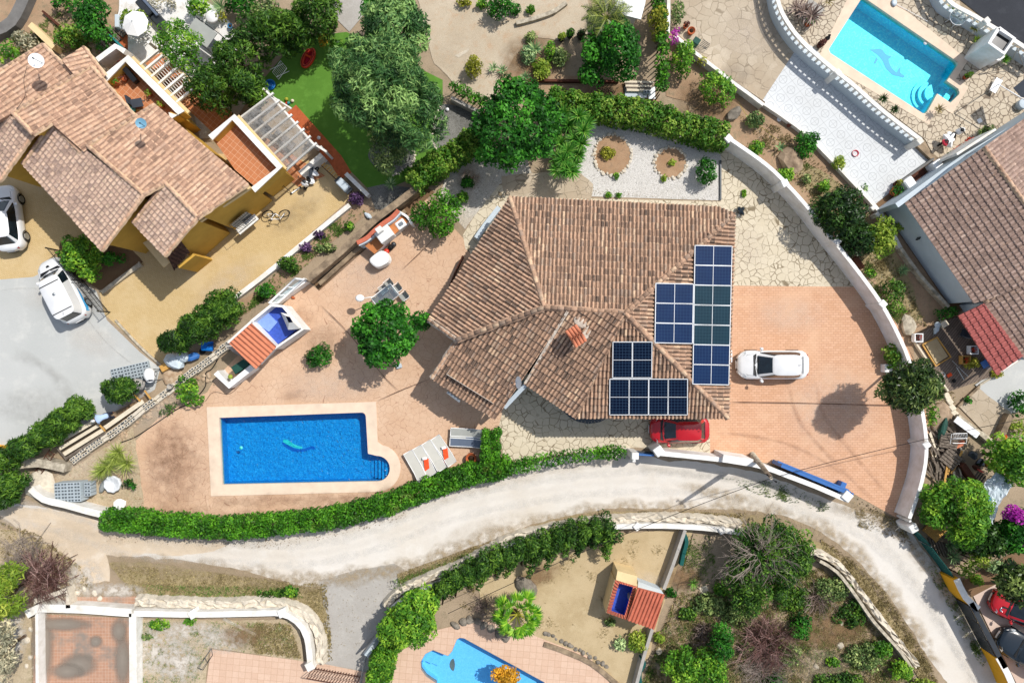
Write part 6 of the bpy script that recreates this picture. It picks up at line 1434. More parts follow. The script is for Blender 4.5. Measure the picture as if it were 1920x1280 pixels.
rosette('succulent','dark rosette plant in the rubble corner',250,910,9,'leaf_tree',24,.04,.5,(5,60),.1,281)
rosette('cactus','dark prickly plant on the slope left of the boulder',1462,276,13,'leaf_agave',10,.06,.3,(20,60),.0,282)
for i,(u,v,lb) in enumerate([(1655,186,'dark potted plant under the balustrade, upper one'),(1676,206,'dark potted plant under the balustrade, lower one'),(1760,205,'dry brown tuft at the corner of the pool coping'),(1828,52,'yellow potted plant in front of the street balustrade'),(1832,76,'yellow green potted plant, second from the street wall'),(1782,18,'potted green palm at the top of the pool terrace'),(1884,112,'tall green potted plant beside the white cabin'),(1842,248,'potted plant at the corner of the pale blue parapet')]):
    rosette('potted_plant',lb,u,v,11,['leaf_dark','leaf_dark','grass_dry','yellow_bush','leaf_lime','leaf_bright','leaf_bright','leaf_olive'][i],40,.03,.45,(0,75),.3,290+i)
def palm(label,u,v,z,nf,length,mat,name='palm_tree',seed=0,leaflet=.34,base=None):
    g = np.random.default_rng(seed); c = W(u,v,z); b = W(*base,0) if base else Vector((c.x,c.y,0)); t = thing(name,label,'palm',(b.x,b.y,0)); m = MB(); m.tube([b,b.lerp(c,.5),c],[.24,.2,.17],12); build('trunk',m,'bark',t)
    for i in range(nf):
        a = i*2.39996; f = (i+.5)/nf; el = R_(65-70*f); d = Vector((math.cos(a),math.sin(a),0)); s = Vector((-d.y,d.x,0)); p = c.copy(); V = []; F = []; R = []; pts = [p.copy()]; L = length*g.uniform(.8,1.05)
        for k in range(1,15):
            e = el-1.3*(k/14)**1.5; p = p+(d*math.cos(e)+Vector((0,0,math.sin(e))))*L/14; pts.append(p.copy())
            if k > 2:
                for sg in (-1,1):
                    ll = leaflet*math.sin(math.pi*min(1,k/15+.12))+.08; tip = p+s*sg*ll*.85+d*ll*.5-Vector((0,0,ll*.2)); w = (d*.022); o = len(V); V += [p-w,p+w,tip+w*.3,tip-w*.3]; F.append((o,o+1,o+2,o+3)); R.append(float(g.random()))
                    q = p+d*L/28; tip2 = q+s*sg*ll*.8+d*ll*.55-Vector((0,0,ll*.1)); o = len(V); V += [q-w,q+w,tip2+w*.3,tip2-w*.3]; F.append((o,o+1,o+2,o+3)); R.append(float(g.random()))
        for k in range(len(pts)-1): o = len(V); w = s*.02; V += [pts[k]-w,pts[k]+w,pts[k+1]+w,pts[k+1]-w]; F.append((o,o+1,o+2,o+3)); R.append(.8)
        leafmesh('frond',[(np.array([tuple(x) for x in V]),np.array(F),np.array(R))],mat,t)
    return t
palm('date palm with long feather fronds over the gravel path',1137,34,2.6,26,1.7,'leaf_palm','date_palm',5,.36)
t = thing('fan_palm','bright fan palm with yellow stalks beside the pale pool','palm',W(968,1152)); c = W(970,1152,2.4); g = np.random.default_rng(9); m = MB(); m.tube([W(964,1148,0),c],[.26,.2],12); build('trunk',m,'bark',t)
for i in range(19):
    a = i*2.39996+.3; f = (i+.5)/19; el = R_(55-65*f); d = Vector((math.cos(a)*math.cos(el),math.sin(a)*math.cos(el),math.sin(el))); L = .75+.35*f; h_ = c+d*L-Vector((0,0,.15*f)); s = d.cross(Vector((0,0,1))).normalized(); up = s.cross(d); V = []; F = []; R = []
    for k in range(17):
        t0 = R_(-105+210*k/16); dd = d*math.cos(t0)+s*math.sin(t0); ll = (.62 if abs(t0) < 1.3 else .45)*g.uniform(.85,1.1); n_ = s*math.cos(t0)-d*math.sin(t0); o = len(V); mid = h_+dd*ll*.6+up*(.03 if k % 2 else -.03); tip = h_+dd*ll-Vector((0,0,.18)); V += [h_-n_*.01,h_+n_*.01,mid+n_*.055,mid-n_*.055,tip]; F += [(o,o+1,o+2,o+3),(o+3,o+2,o+4,o+4)]; r_ = float(np.clip(g.normal(.5,.25),0,1)); R += [r_,r_]
    F = [f_ if f_[2] != f_[3] else (f_[0],f_[1],f_[2],f_[2]) for f_ in F]
    V2 = []; F2 = []
    for f_ in F:
        o = len(V2)
        if f_[2] == f_[3]: V2 += [V[f_[0]],V[f_[1]],V[f_[2]]+s*.004,V[f_[2]]-s*.004]
        else: V2 += [V[q] for q in f_]
        F2.append((o,o+1,o+2,o+3))
    fr2 = leafmesh('frond',[(np.array([tuple(x) for x in V2]),np.array(F2),np.array(R))],'leaf_fan',t); m = MB(); m.tube([c,h_],[.03,.02],5); ORG[fr2.name] = ORG[t.name]; sub('stalk',m,'yellow_bush',fr2)
# --- weeds and dry grass
grass('dry_grass','',[(205,1055),(420,1075),(540,1090),(600,1110),(600,1165),(545,1125),(270,1118),(240,1100)],2600,'grass_dry',.16,seed=1)
grass('green_weeds','',[(270,1095),(560,1100),(570,1120),(280,1116)],900,'grass_green',.16,seed=2)
grass('dry_grass','',[(745,1075),(960,1000),(1200,958),(1400,962),(1380,975),(1200,968),(1080,980),(960,1015),(760,1100)],2600,'grass_dry',.16,seed=3)
grass('green_weeds','',[(745,1085),(860,1040),(1000,995),(1000,1005),(870,1055),(760,1105)],1200,'grass_green',.18,seed=4)
grass('dry_grass','',[(1540,1010),(1600,1050),(1660,1110),(1730,1220),(1762,1285),(1735,1290),(1690,1215),(1620,1115),(1545,1045)],2200,'grass_dry',.18,seed=5)
grass('dry_grass','',[(1270,1110),(1420,1110),(1540,1060),(1650,1190),(1730,1300),(1200,1300),(1230,1210)],9000,'grass_dry',.24,seed=6)
grass('green_weeds','',[(1270,1110),(1420,1110),(1540,1060),(1650,1190),(1720,1290),(1200,1290),(1230,1210)],7000,'grass_green',.22,seed=7,clump=.8)
grass('dry_grass','',[(1290,1000),(1330,1000),(1350,1100),(1270,1110)],700,'grass_green',.16,seed=8,clump=.8)
grass('dry_grass','',[(1380,215),(1470,240),(1560,330),(1660,440),(1700,540),(1740,610),(1690,620),(1600,470),(1500,350)],3000,'grass_dry',.13,seed=9)
grass('green_weeds','',[(1400,270),(1480,330),(1560,430),(1690,620),(1740,610),(1660,440),(1560,340),(1440,250)],1600,'grass_green',.13,seed=10,clump=.8)
grass('weeds','',[(258,1165),(545,1165),(560,1235),(390,1210),(370,1300),(258,1300)],2400,'grass_green',.14,seed=11,clump=.8)
grass('weeds','',[(480,1165),(545,1170),(566,1232),(480,1222),(470,1200)],1200,'grass_dry',.2,seed=12,clump=.4)
grass('dry_grass','',[(0,975),(70,1000),(150,1060),(180,1100),(60,1120),(0,1040)],1400,'grass_dry',.18,seed=13)
grass('weeds','',[(560,470),(650,390),(690,395),(600,475),(520,545),(440,600),(490,540)],1100,'grass_green',.15,seed=14,clump=.8)
grass('weeds','',[(1740,1050),(1765,1060),(1815,1150),(1860,1240),(1840,1250),(1790,1160),(1745,1080)],700,'grass_green',.14,seed=15,clump=.7)
grass('weeds','',[(1600,940),(1690,975),(1705,1010),(1650,1000),(1610,985)],500,'grass_dry',.12,seed=16,clump=.8)
grass('weeds','',[(1350,895),(1480,905),(1560,950),(1540,960),(1420,925)],500,'grass_green',.1,seed=17,clump=.8)
grass('weeds','',[(0,60),(60,60),(110,20),(225,60),(200,100),(60,100)],900,'grass_green',.2,seed=18)
grass('weeds','',[(1720,620),(1790,740),(1800,800),(1740,800),(1730,700)],700,'grass_dry',.12,seed=19,clump=.7)
grass('weeds','',[(820,1120),(900,1090),(1000,1040),(1200,1010),(1270,1010),(1200,1260),(1060,1210)],700,'grass_dry',.1,seed=20,clump=.9)
grass('weeds','',[(560,1090),(612,1095),(625,1240),(598,1240),(600,1150)],700,'grass_dry',.14,seed=21)
# ------------------------------------------------------------------ vehicles
def carpaint(name,c,flake=.0,rough=.25):
    t = NT(name); t.b.inputs['Coat Weight'].default_value = .6; t.b.inputs['Coat Roughness'].default_value = .06; return t.done(t.mix(t.ramp(t.noise(1.3,4),.3,.7),hexc(c),tuple(x*.9 for x in hexc(c)[:3])+(1,)),rough,.5)
carpaint('paint_white','#dcdddd'); carpaint('paint_red','#b3101c'); carpaint('paint_dark','#16222c'); carpaint('paint_blue','#1f9fdc')
plain('headlight_glass','#c9d2d6',.1,.8); plain('tail_red','#8c0f12',.2,.6); plain('glass_tint','#16232b',.08,.9,var=.3,scale=2.5); plain('trim_black','#121314',.5,.4); plain('dash','#4b6068',.6,.3,var=.3,scale=4)
def car(label,u,v,heading,paint,Lc=4.4,Wc=1.8,Hc=1.55,hood=.26,rear=.06,ws=.20,cat='car',name='parked_car',zref=.9,nose=.35,van=False,blue=False,spot=False):
    """heading: photo angle of the nose (0 = right, 90 = down); local +x is the nose"""
    p = W(u,v,zref); t = thing(name,label,cat,(p.x,p.y,0),-R_(heading)); L = Lc/2; w = Wc/2
    belt = .95 if not van else 1.05; n = 30
    # lower body: rings along x
    xs = np.linspace(-L,L,25); vs = []; K = 11
    def hw(x):                         # half width in plan
        f = abs(x)/L; e = nose if x > 0 else nose*.62; k = max(0,(f-(1-e))/e); return w*(1-.42*k**2.6)
    def ztop(x):
        f = (x+L)/(2*L)
        if f > 1-hood: k = (f-(1-hood))/hood; return belt-.02-.22*k**1.7
        if f < rear+.04: k = 1-f/(rear+.04); return belt-.06*k
        return belt
    for x in xs:
        h = hw(x); zt = ztop(x); end = abs(x)/L; lo = .24+.05*max(0,end-.8)*5*.2
        sec = [(h*.86,lo),(h*.985,.36),(h,.55),(h*.995,.72),(h*.955,zt-.10),(h*.86,zt-.015),(h*.6,zt+.02),(0,zt+.04)]
        ring = [(y,z) for y,z in sec]+[(-y,z) for y,z in reversed(sec[:-1])]; K = len(ring)
        bow = .0 if end < .97 else 1
        vs += [(x,y,z) for y,z in ring]
    fs = []
    for i in range(len(xs)-1):
        for k in range(K-1): fs.append((i*K+k,(i+1)*K+k,(i+1)*K+k+1,i*K+k+1))
    cb = len(vs); vs += [(-L-.06,0,.6),(L+.07,0,.55)]
    for k in range(K-1): fs.append((cb,k,k+1)); j = (len(xs)-1)*K; fs.append((cb+1,j+k+1,j+k))
    m = MB(); m.add(vs,fs,.5,True); body = build('body',m,paint,t,local=True)
    # glasshouse
    x0 = -L+2*L*rear; x1 = L-2*L*hood; rx0 = x0+(.38 if not van else .12); rx1 = x1-2*L*ws*(.95 if not van else .7)
    def outline(a,b,hwid,sq,zf,zb,z0):
        o = []
        for i in range(n):
            tt = 2*math.pi*i/n; c,s = math.cos(tt),math.sin(tt); ex = 2/sq
            x = (a+b)/2+(b-a)/2*abs(c)**ex*(1 if c >= 0 else -1); y = hwid*abs(s)**ex*(1 if s >= 0 else -1); o.append((x,y,z0))
        return o
    lowr = outline(x0,x1,w*.90,5.5,0,0,belt); top = outline(rx0,rx1,w*.70 if not van else w*.80,5.5,0,0,Hc-.04)
    top = [(x,y,z-.05*max(0,(x-(rx0+rx1)/2)/((rx1-rx0)/2))**2-.03*abs(y/w)) for x,y,z in top]
    g_ = MB()
    for i in range(n):
        j = (i+1) % n; a,b,c,d = lowr[i],lowr[j],top[j],top[i]; tt = 360*(i+.5)/n; mid = (a[0]+b[0])/2
        corner = abs(abs(math.sin(R_(tt)))-.55) < .16
        bpil = abs(a[1]) > w*.8 and abs(mid-(x0+x1)*.5+.1) < .09
        if corner or bpil or (van and abs(a[1]) > w*.6 and mid < .2): pil = MB(); pil.add([a,b,c,d],[(0,1,2,3)],.5); build('pillar',pil,paint,t,local=True)
        else: g_.add([a,b,c,d],[(0,1,2,3)],.5,True)
    build('glass',g_,'glass_tint',t,local=True)
    rf = MB(); inn = [((rx0+rx1)/2+(x-(rx0+rx1)/2)*.86,y*.84,Hc-.012) for x,y,z in top]; ctr = ((rx0+rx1)/2,0,Hc)
    rf.add(top+inn+[ctr],[(i,(i+1) % n,n+(i+1) % n,n+i) for i in range(n)]+[(n+i,n+(i+1) % n,2*n) for i in range(n)],.5,True); rfo = build('roof',rf,paint,t,local=True)
    # windscreen surround and wipers, rear lip
    for s in (-1,1): m = MB(); m.tube([(x1+.12,s*w*.74,ztop(x1+.12)+.012),((x1+L)/2,s*w*.7,ztop((x1+L)/2)+.006),(L-.42,s*w*.6,ztop(L-.42)+.006),(L-.16,s*w*.42,ztop(L-.16)+.012),(L-.12,0,ztop(L-.12)+.03)],.009,4); build('bonnet_seam',m,'trim_black',t,local=True)
    m = MB(); m.add([(x1-.02,-w*.8,belt+.015),(x1-.02,w*.8,belt+.015),(x1+.16,w*.66,belt+.02),(x1+.16,-w*.66,belt+.02)],[(3,2,1,0)]); build('cowl',m,'trim_black',t,local=True)
    for s in (-1,1): m = MB(); m.tube([(x1+.08,s*.05,belt+.06),(x1-.12,s*.5+.1,belt+.15)],.012,4); build('wiper',m,'trim_black',t,local=True)
    # wheels
    for fx in (-L+.82,L-.86):
        for s in (-1,1):
            m = MB(); prof = []; wh = thing_wheel = None; vs = []; seg = 20; R0 = .33; y0 = s*(hw(fx)-.17); y1 = s*(hw(fx)+.005)
            for r_,y in ((.2,y1-s*.01),(R0*.92,y1),(R0,y1-s*.03),(R0,y0+s*.02),(R0*.9,y0)):
                for k in range(seg): a = 2*math.pi*k/seg; vs.append((fx+r_*math.cos(a),y,.33+r_*math.sin(a)))
            m.add(vs,[(i*seg+k,i*seg+(k+1) % seg,(i+1)*seg+(k+1) % seg,(i+1)*seg+k) for i in range(4) for k in range(seg)],.5,True); wo = build('wheel',m,'black_rubber',t,local=True)
            m = MB(); m.add([(fx+.21*math.cos(2*math.pi*k/seg),y1+s*.004,.33+.21*math.sin(2*math.pi*k/seg)) for k in range(seg)],[tuple(range(seg))],.5); r2 = build('rim',m,'grey_metal',wo,local=True)
            m = MB(); m.tube([(fx+.36*math.cos(a),s*(hw(fx)+.012),.35+.36*math.sin(a)) for a in np.linspace(-.2,math.pi+.2,12)],.022,5); build('wheel_arch',m,'trim_black',t,local=True)
    for s in (-1,1):
        hx = L-.20; m = MB(); hh = hw(L-.1); pts = [(L-.42,s*(hw(L-.42)-.02),ztop(L-.42)-.05),(L-.40,s*(hw(L-.42)-.16),ztop(L-.4)+.005),(L-.10,s*(hh-.28),ztop(L-.1)-.01),(L-.02,s*(hh-.10),ztop(L)-.12)]
        m.add([Vector(p)+Vector((.0,0,.014)) for p in pts],[(0,1,2,3) if s > 0 else (3,2,1,0)],.5); m.add([Vector(p)+Vector((.01,s*.01,-.12 if i in (0,3) else .01)) for i,p in enumerate(pts)],[(0,3,2,1) if s > 0 else (1,2,3,0)],.5)
        build('headlight',m,'headlight_glass',t,local=True)
        m = MB(); hr = hw(-L+.08); m.box((-L+.13,s*(hr-.12),.80),(.14,.2,.14),s*.35); build('tail_light',m,'tail_red',t,local=True)
        m = MB(); m.rock((x1-.32,s*(w+.10),belt+.06),(.11,.10,.07),seed=2,r=.5); m.tube([(x1-.32,s*(w*.9),belt+.02),(x1-.32,s*(w+.06),belt+.05)],.025,5); build('mirror',m,paint,t,local=True)
        m = MB(); m.tube([(x1-.5,s*(hw(0)+.004),.72),(x1-.35,s*(hw(0)+.004),.72)],.014,4); build('door_handle',m,'trim_black' if van else paint,t,local=True)
    m = MB(); m.box((L-.01,0,.5),(.1,Wc*.42,.16)); build('grille',m,'trim_black',t,local=True)
    m = MB(); m.box((L+.07,0,.42),(.02,.5,.11)); build('number_plate',m,'white_plastic',t,local=True)
    m = MB(); m.box((-L-.065,0,.62),(.02,.5,.11)); build('number_plate',m,'white_plastic',t,local=True)
    m = MB(); m.tube([(-L+.1,-hw(-L+.1)*.7,.42),(-L-.03,-w*.3,.42),(-L-.05,0,.42),(-L-.03,w*.3,.42),(-L+.1,hw(-L+.1)*.7,.42)],.05,6); build('bumper',m,'trim_black',t,local=True)
    m = MB(); m.tube([(rx0+.25,.0,Hc),(rx0+.1,0,Hc+.1)],.012,4); build('aerial',m,'trim_black',t,local=True)
    if van:
        for xx in (rx0+.35,.35): m = MB(); m.box((xx,0,Hc+.015),(.04,Wc*.72,.03)); build('roof_seam',m,'trim_black',t,local=True)
        m = MB(); m.lathe((-.35,.0,Hc),[(.09,0),(.09,.02),(0,.035)],14); build('roof_vent',m,'grey_metal',t,local=True)
        m = MB(); m.rock((L-.45,.0,ztop(L-.45)+.04),(.09,.13,.015),seed=4); build('badge',m,'trim_black',t,local=True)
        m = MB(); vs = []; seg = 8
        for i in range(seg+1): x = -L+.25+i*.19; vs += [(x,-(hw(x)+.008),.60+.02*i),(x,-(hw(x)+.006),.94-.015*i)]
        m.add(vs,[(2*i,2*i+2,2*i+3,2*i+1) for i in range(seg)],.5); build('blue_stripe',m,'paint_blue',t,local=True)
    if spot:
        m = MB(); m.lathe((L-.55,.42,ztop(L-.55)-.01),[(.13,.0),(.14,.03),(.10,.05),(.10,.035),(0,.03)],18); build('hood_lamp',m,'chrome',t,local=True)
        for s in (-1,1): m = MB(); m.box((L-.75,s*.22,ztop(L-.7)+.045),(.5,.1,.008),0); build('stripe',m,'trim_black',t,local=True)
    for xa in (.0,.95): pass
    return t
car('white hatchback parked alone on the brick driveway',1452,684,180,'paint_white',4.25,1.78,1.58,.235,.075,.2)
car('red hatchback parked tight against the villa roof, beside the white lane wall',1276,806,180,'paint_red',3.55,1.66,1.48,.2,.07,.2)
car('white car under the yellow house roof, cut by the left edge',6,408,262,'paint_white',4.0,1.75,1.5,.24,.08,.2)
car('white van with a blue flash and black roof seams on the grey yard',114,544,243,'paint_white',4.1,1.75,1.8,.2,.03,.16,'van','parked_van',van=True)
car('small red car with a round lamp on its bonnet, under the magnolia',1921,1148,205,'paint_red',3.7,1.65,1.45,.26,.07,.2,spot=True)
car('dark blue car in the bottom right corner',1938,1230,212,'paint_dark',4.2,1.75,1.45,.28,.07,.2)

# --- two wheelers
def wheel_ring(t,name,c,R0,axis,th=.03,mat='black_rubber',spokes=14):
    ax = Vector(axis).normalized(); a = ax.cross(Vector((0,0,1))); a = Vector((1,0,0)) if a.length < .1 else a.normalized(); b = ax.cross(a); m = MB(); m.tube([Vector(c)+(a*math.cos(k)+b*math.sin(k))*R0 for k in np.linspace(0,2*math.pi,25)],th,6,caps=False); w_ = build(name,m,mat,t,local=True)
    m = MB()
    for k in range(spokes): q = 2*math.pi*k/spokes; m.tube([Vector(c),Vector(c)+(a*math.cos(q)+b*math.sin(q))*R0],.004,3)
    m.tube([Vector(c)-ax*.04,Vector(c)+ax*.04],.03,8); build('spokes',m,'grey_metal',w_,local=True); return w_
# bicycle leaning well over on its side, as seen from above
t = thing('bicycle','white bicycle leaning against the yellow house wall','bicycle',W(519,394),R_(2)); tl_ = Matrix.Rotation(R_(52),3,'X')
def T(x,y,z): return tl_ @ Vector((x,y,z))
for x in (-.52,.52): wheel_ring(t,'wheel',T(x,0,.34),.33,tl_ @ Vector((0,1,0)),.028)
m = MB(); P = {'bb': T(-.08,0,.3),'seat': T(-.22,0,.82),'head': T(.34,0,.84),'hl': T(.38,0,.66),'r': T(-.52,0,.34),'f': T(.52,0,.34)}
for a,b,r in (('bb','seat',.022),('seat','head',.024),('bb','hl',.032),('head','f',.022),('bb','r',.014),('seat','r',.012)): m.tube([P[a],P[b]],r,7)
build('frame',m,'white_plastic',t,local=True)
m = MB(); m.tube([T(.33,-.28,.95),T(.33,0,.9),T(.33,.28,.95)],.014,6); m.tube([P['head'],T(.33,0,.92)],.016,6); build('handlebar',m,'black_metal',t,local=True)
m = MB(); m.tube([T(-.33,0,.92),T(-.12,0,.93)],[.06,.03],8); build('saddle',m,'black_rubber',t,local=True)
m = MB(); m.tube([T(-.08,-.1,.18),T(-.08,.1,.42)],.012,5); m.tube([P['bb']+Vector((0,.03,0)),P['bb']+Vector((0,-.03,0))],.08,12); build('crank',m,'black_metal',t,local=True)
t = thing('kick_scooter','kick scooter lying by the yellow wall near the bicycle','scooter',W(554,356),R_(35))
m = MB(); m.tube([(-.3,-.05,.08),(.3,-.05,.08)],.04,6); build('deck',m,'white_plastic',t,local=True); m = MB(); m.tube([(-.3,-.05,.1),(-.42,.5,.35)],.018,6); m.tube([(-.56,.46,.36),(-.28,.55,.34)],.014,6); build('handlebar',m,'black_metal',t,local=True)
for x in (-.34,.34): m = MB(); m.lathe((x,-.05,.0),[(.06,.02),(.06,.1),(0,.1)],12); build('wheel',m,'black_rubber',t,local=True)
def moped(label,u,v,heading,top='red_tray',body='white_plastic'):
    t = thing('motor_scooter',label,'scooter',W(u,v,.5).xy.to_3d(),-R_(heading)); 
    for x in (-.6,.62): wheel_ring(t,'wheel',(x,0,.24),.2,(0,1,0),.05)
    m = MB(); m.rock((-.35,0,.55),(.48,.2,.26),seed=7,r=.5); m.rock((.1,0,.3),(.4,.2,.08),seed=8,r=.5); build('body',m,body,t,local=True)
    m = MB(); m.rock((.5,0,.62),(.16,.26,.38),seed=9,r=.5); build('front_shield',m,body,t,local=True)
    m = MB(); m.rock((-.28,0,.8),(.36,.15,.07),seed=10,r=.5); build('seat',m,'grey_fabric_dark' if top == 'x' else 'white_plastic',t,local=True)
    m = MB(); m.tube([(.4,-.33,.98),(.45,0,1.0),(.4,.33,.98)],.022,6); build('handlebar',m,'black_metal',t,local=True)
    m = MB(); m.rock((.46,0,.98),(.12,.13,.07),seed=3,r=.5); build('dashboard',m,'black_metal',t,local=True)
    for s in (-1,1): m = MB(); m.tube([(.42,s*.2,1.0),(.4,s*.34,1.12)],.01,4); m.rock((.4,s*.36,1.14),(.03,.06,.04),seed=1,r=.5); build('mirror',m,'black_metal',t,local=True)
    m = MB(); m.rock((.15,0,.55),(.12,.2,.12),seed=5,r=.5); build('leg_shield',m,'black_metal',t,local=True)
    if top != 'x': m = MB(); m.rock((-.78,0,.92),(.2,.22,.15),seed=6,r=.5); b_ = build('top_box',m,top,t,local=True); m = MB(); m.rock((-.76,0,1.02),(.14,.16,.06),seed=6,r=.5); build('lid_pad',m,'black_rubber',b_,local=True)
    return t
moped('white motor scooter with a round red top box on the flagstones',1785,256,-36)
moped('white motor scooter parked beside the dark planter below the glazed pergola',581,332,122,'x')
# ------------------------------------------------------------------ loose objects
def thing_at(name,label,cat,u,v,ang=0,group=None,z=0): return thing(name,label,cat,W(u,v,z).xy.to_3d() if z else W(u,v),-R_(ang),group)
def copy_thing(src,u,v,ang,label,z=0,group=None):
    c = src.copy(); COL.objects.link(c); p = W(u,v,z); c.location = (p.x,p.y,src.location.z if not z else 0); c.rotation_euler = (0,0,-R_(ang)); c['label'] = label
    if group: c['group'] = group
    for ch in src.children:
        d = ch.copy(); COL.objects.link(d); d.parent = c
        for g_ in ch.children: e = g_.copy(); COL.objects.link(e); e.parent = d
    return c
def one(name,label,cat,mb,mat,group=None): return tag(build(name,mb,mat),label,cat,group)
# sun loungers: local x runs from foot to head
def lounger(label,u,v,ang,group=None,mat='sling_fabric',z=.35):
    t = thing_at('sun_lounger',label,'sun lounger',u,v,ang,group,z); L,w = 1.95,.62
    m = MB()
    for s in (-1,1): m.tube([(-L/2,s*w/2,.34),(.35,s*w/2,.34),(L/2,s*w/2,.62)],.022,6)
    m.tube([(-L/2,-w/2,.34),(-L/2,w/2,.34)],.022,6); m.tube([(L/2,-w/2,.62),(L/2,w/2,.62)],.022,6); build('frame',m,'white_plastic',t,local=True)
    m = MB(); m.add([(-L/2+.02,-w/2+.02,.35),(-L/2+.02,w/2-.02,.35),(.0,w/2-.02,.325),(.35,w/2-.02,.345),(L/2-.02,w/2-.02,.62),(L/2-.02,-w/2+.02,.62),(.35,-w/2+.02,.345),(0,-w/2+.02,.325)],[(7,2,1,0),(6,3,2,7),(5,4,3,6)],.5); build('sling',m,mat,t,local=True)
    for x in (-.75,.45):
        for s in (-1,1): m = MB(); m.tube([(x,s*w/2,0),(x,s*w/2,.34)],.02,6); build('leg',m,'white_plastic',t,local=True)
    return t
lg = 'sun loungers in a fan beside the pool'
l0 = lounger('sun lounger nearest the pool, leftmost of the fan of four',779,873,60,lg)
copy_thing(l0,796,864,60,'second sun lounger of the fan, with the longer orange towel',.35); copy_thing(l0,814,854,58,'third sun lounger of the fan, between the two orange towels',.35); copy_thing(l0,832,844,56,'rightmost sun lounger of the fan, under an orange towel',.35)
lounger('grey sun lounger pushed against the hedge stub, upper of two',874,813,3,None,'grey_cloth'); lounger('sun lounger with dark blue seat against the hedge stub, lower of two',873,828,3,None,'dark_sling')
for (u,v,a,lb) in ((800,876,85,'orange beach towel on the second lounger from the left'),(836,856,84,'orange beach towel on the rightmost lounger of the fan')):
    m = MB(); c = W(u,v,.5); rr = np.random.default_rng(int(u)); n = 8; vs = []
    for i in range(n+1):
        f = i/n-.5; d = Vector((math.cos(-R_(a)),math.sin(-R_(a)),0)); s = Vector((-d.y,d.x,0)); p = Vector((c.x,c.y,.42+.06*(-f)))+d*f*1.05; vs += [p-s*.15+Vector((0,0,rr.uniform(0,.03))),p+s*.15+Vector((0,0,rr.uniform(0,.03)))]
    m.add(vs,[(2*i,2*i+1,2*i+3,2*i+2) for i in range(n)],.5); one('towel',lb,'towel',m,'orange_cloth')
    m = MB(); m.box((*W(u-4,v-17,.5)[:2],.5),(.26,.16,.05),.2); one('folded_cloth',('white folded cloth above the ' + ('left' if u < 810 else 'right') + ' orange towel'),'cloth',m,'white_cloth')
def pot(label,u,v,r,h,mat='terracotta',soilm='soil_dark',plant=None,seed=0,name='plant_pot'):
    t = thing(name,label,'plant pot',W(u,v)); c = W(u,v,0); m = MB(); m.lathe(c,[(r*.7,0),(r*.9,h*.8),(r,h*.85),(r,h),(r*.88,h),(r*.86,h*.88)],20); build('pot',m,mat,t); m = MB(); m.lathe(c,[(r*.87,h*.87),(0,h*.9)],20); build('soil',m,soilm,t)
    if plant: q = [(c.x,c.y,h+.12,r*1.1,r*1.1,.22),(c.x+r*.3,c.y,h+.25,r*.8,r*.8,.2)]; leafmesh('foliage',[foliage(q,90,.08,.035,seed)],plant,t)
    return t
pot('large round dark planter with earth beside the hedge stub',884,857,.34,.45,'terracotta')
pot('round brown pot with bare earth by the paved yard corner',1294,62,.24,.4,'terracotta')
pot('small pot beside the round brown one, with a reddish plant',1284,52,.16,.3,'terracotta',plant='leaf_red',seed=3)
pot('terracotta pot with grey green plant under the dead palm',1514,46,.24,.4,'terracotta',plant='leaf_olive',seed=4)
pot('dark basket like pot by the white balustrade',1535,87,.2,.35,'wood_brown',plant='leaf_red',seed=5)
pot('pot with small green plant right of the turquoise pool',1808,146,.17,.3,'terracotta',plant='leaf_bright',seed=6)
pot('large bowl planter in front of the pale blue corner wall',1674,361,.32,.4,'terracotta',plant='leaf_tree',seed=7)
pot('pot with spiky yellow plant on the kerb of the tiled patio',1678,346,.2,.35,'wood_brown',plant='yellow_bush',seed=8)
pot('small blue glazed pot on the grey strip, top left garden',434,52,.16,.3,'glass_blue'); pot('small terracotta pot below the blue glazed one',449,66,.13,.25,'terracotta',plant='leaf_red',seed=9)
for i,(u,v) in enumerate([(1052,74),(1068,68),(1088,70)]): pot(['left','middle','right'][i]+' black pot of three along the gravel path',u,v,.24,.38,'black_rubber',plant=['leaf_lime','leaf_bright','leaf_dark'][i],seed=10+i)
pot('pot with dark leaves beside the red scooter house wall',1843,248,.28,.4,'black_rubber',plant='leaf_olive',seed=15)
pot('pot with green plant at the low end of the pale parapet',1776,296,.26,.35,'terracotta',plant='leaf_bright',seed=16)
for i,(u,v) in enumerate([(1792,283),(1800,277),(1812,269),(1820,262)]): shrub('geranium',['lowest','second','third','highest'][i]+' red geranium of the row beside the pale blue parapet',u,v,7,6,.45,'petal_red',90,.06,.04,7,.14,0,400+i,cat='flower')
pot('round pot among the planters beside the pale blue wall',1752,321,.2,.4,'steel_dark',plant='leaf_olive',seed=17)
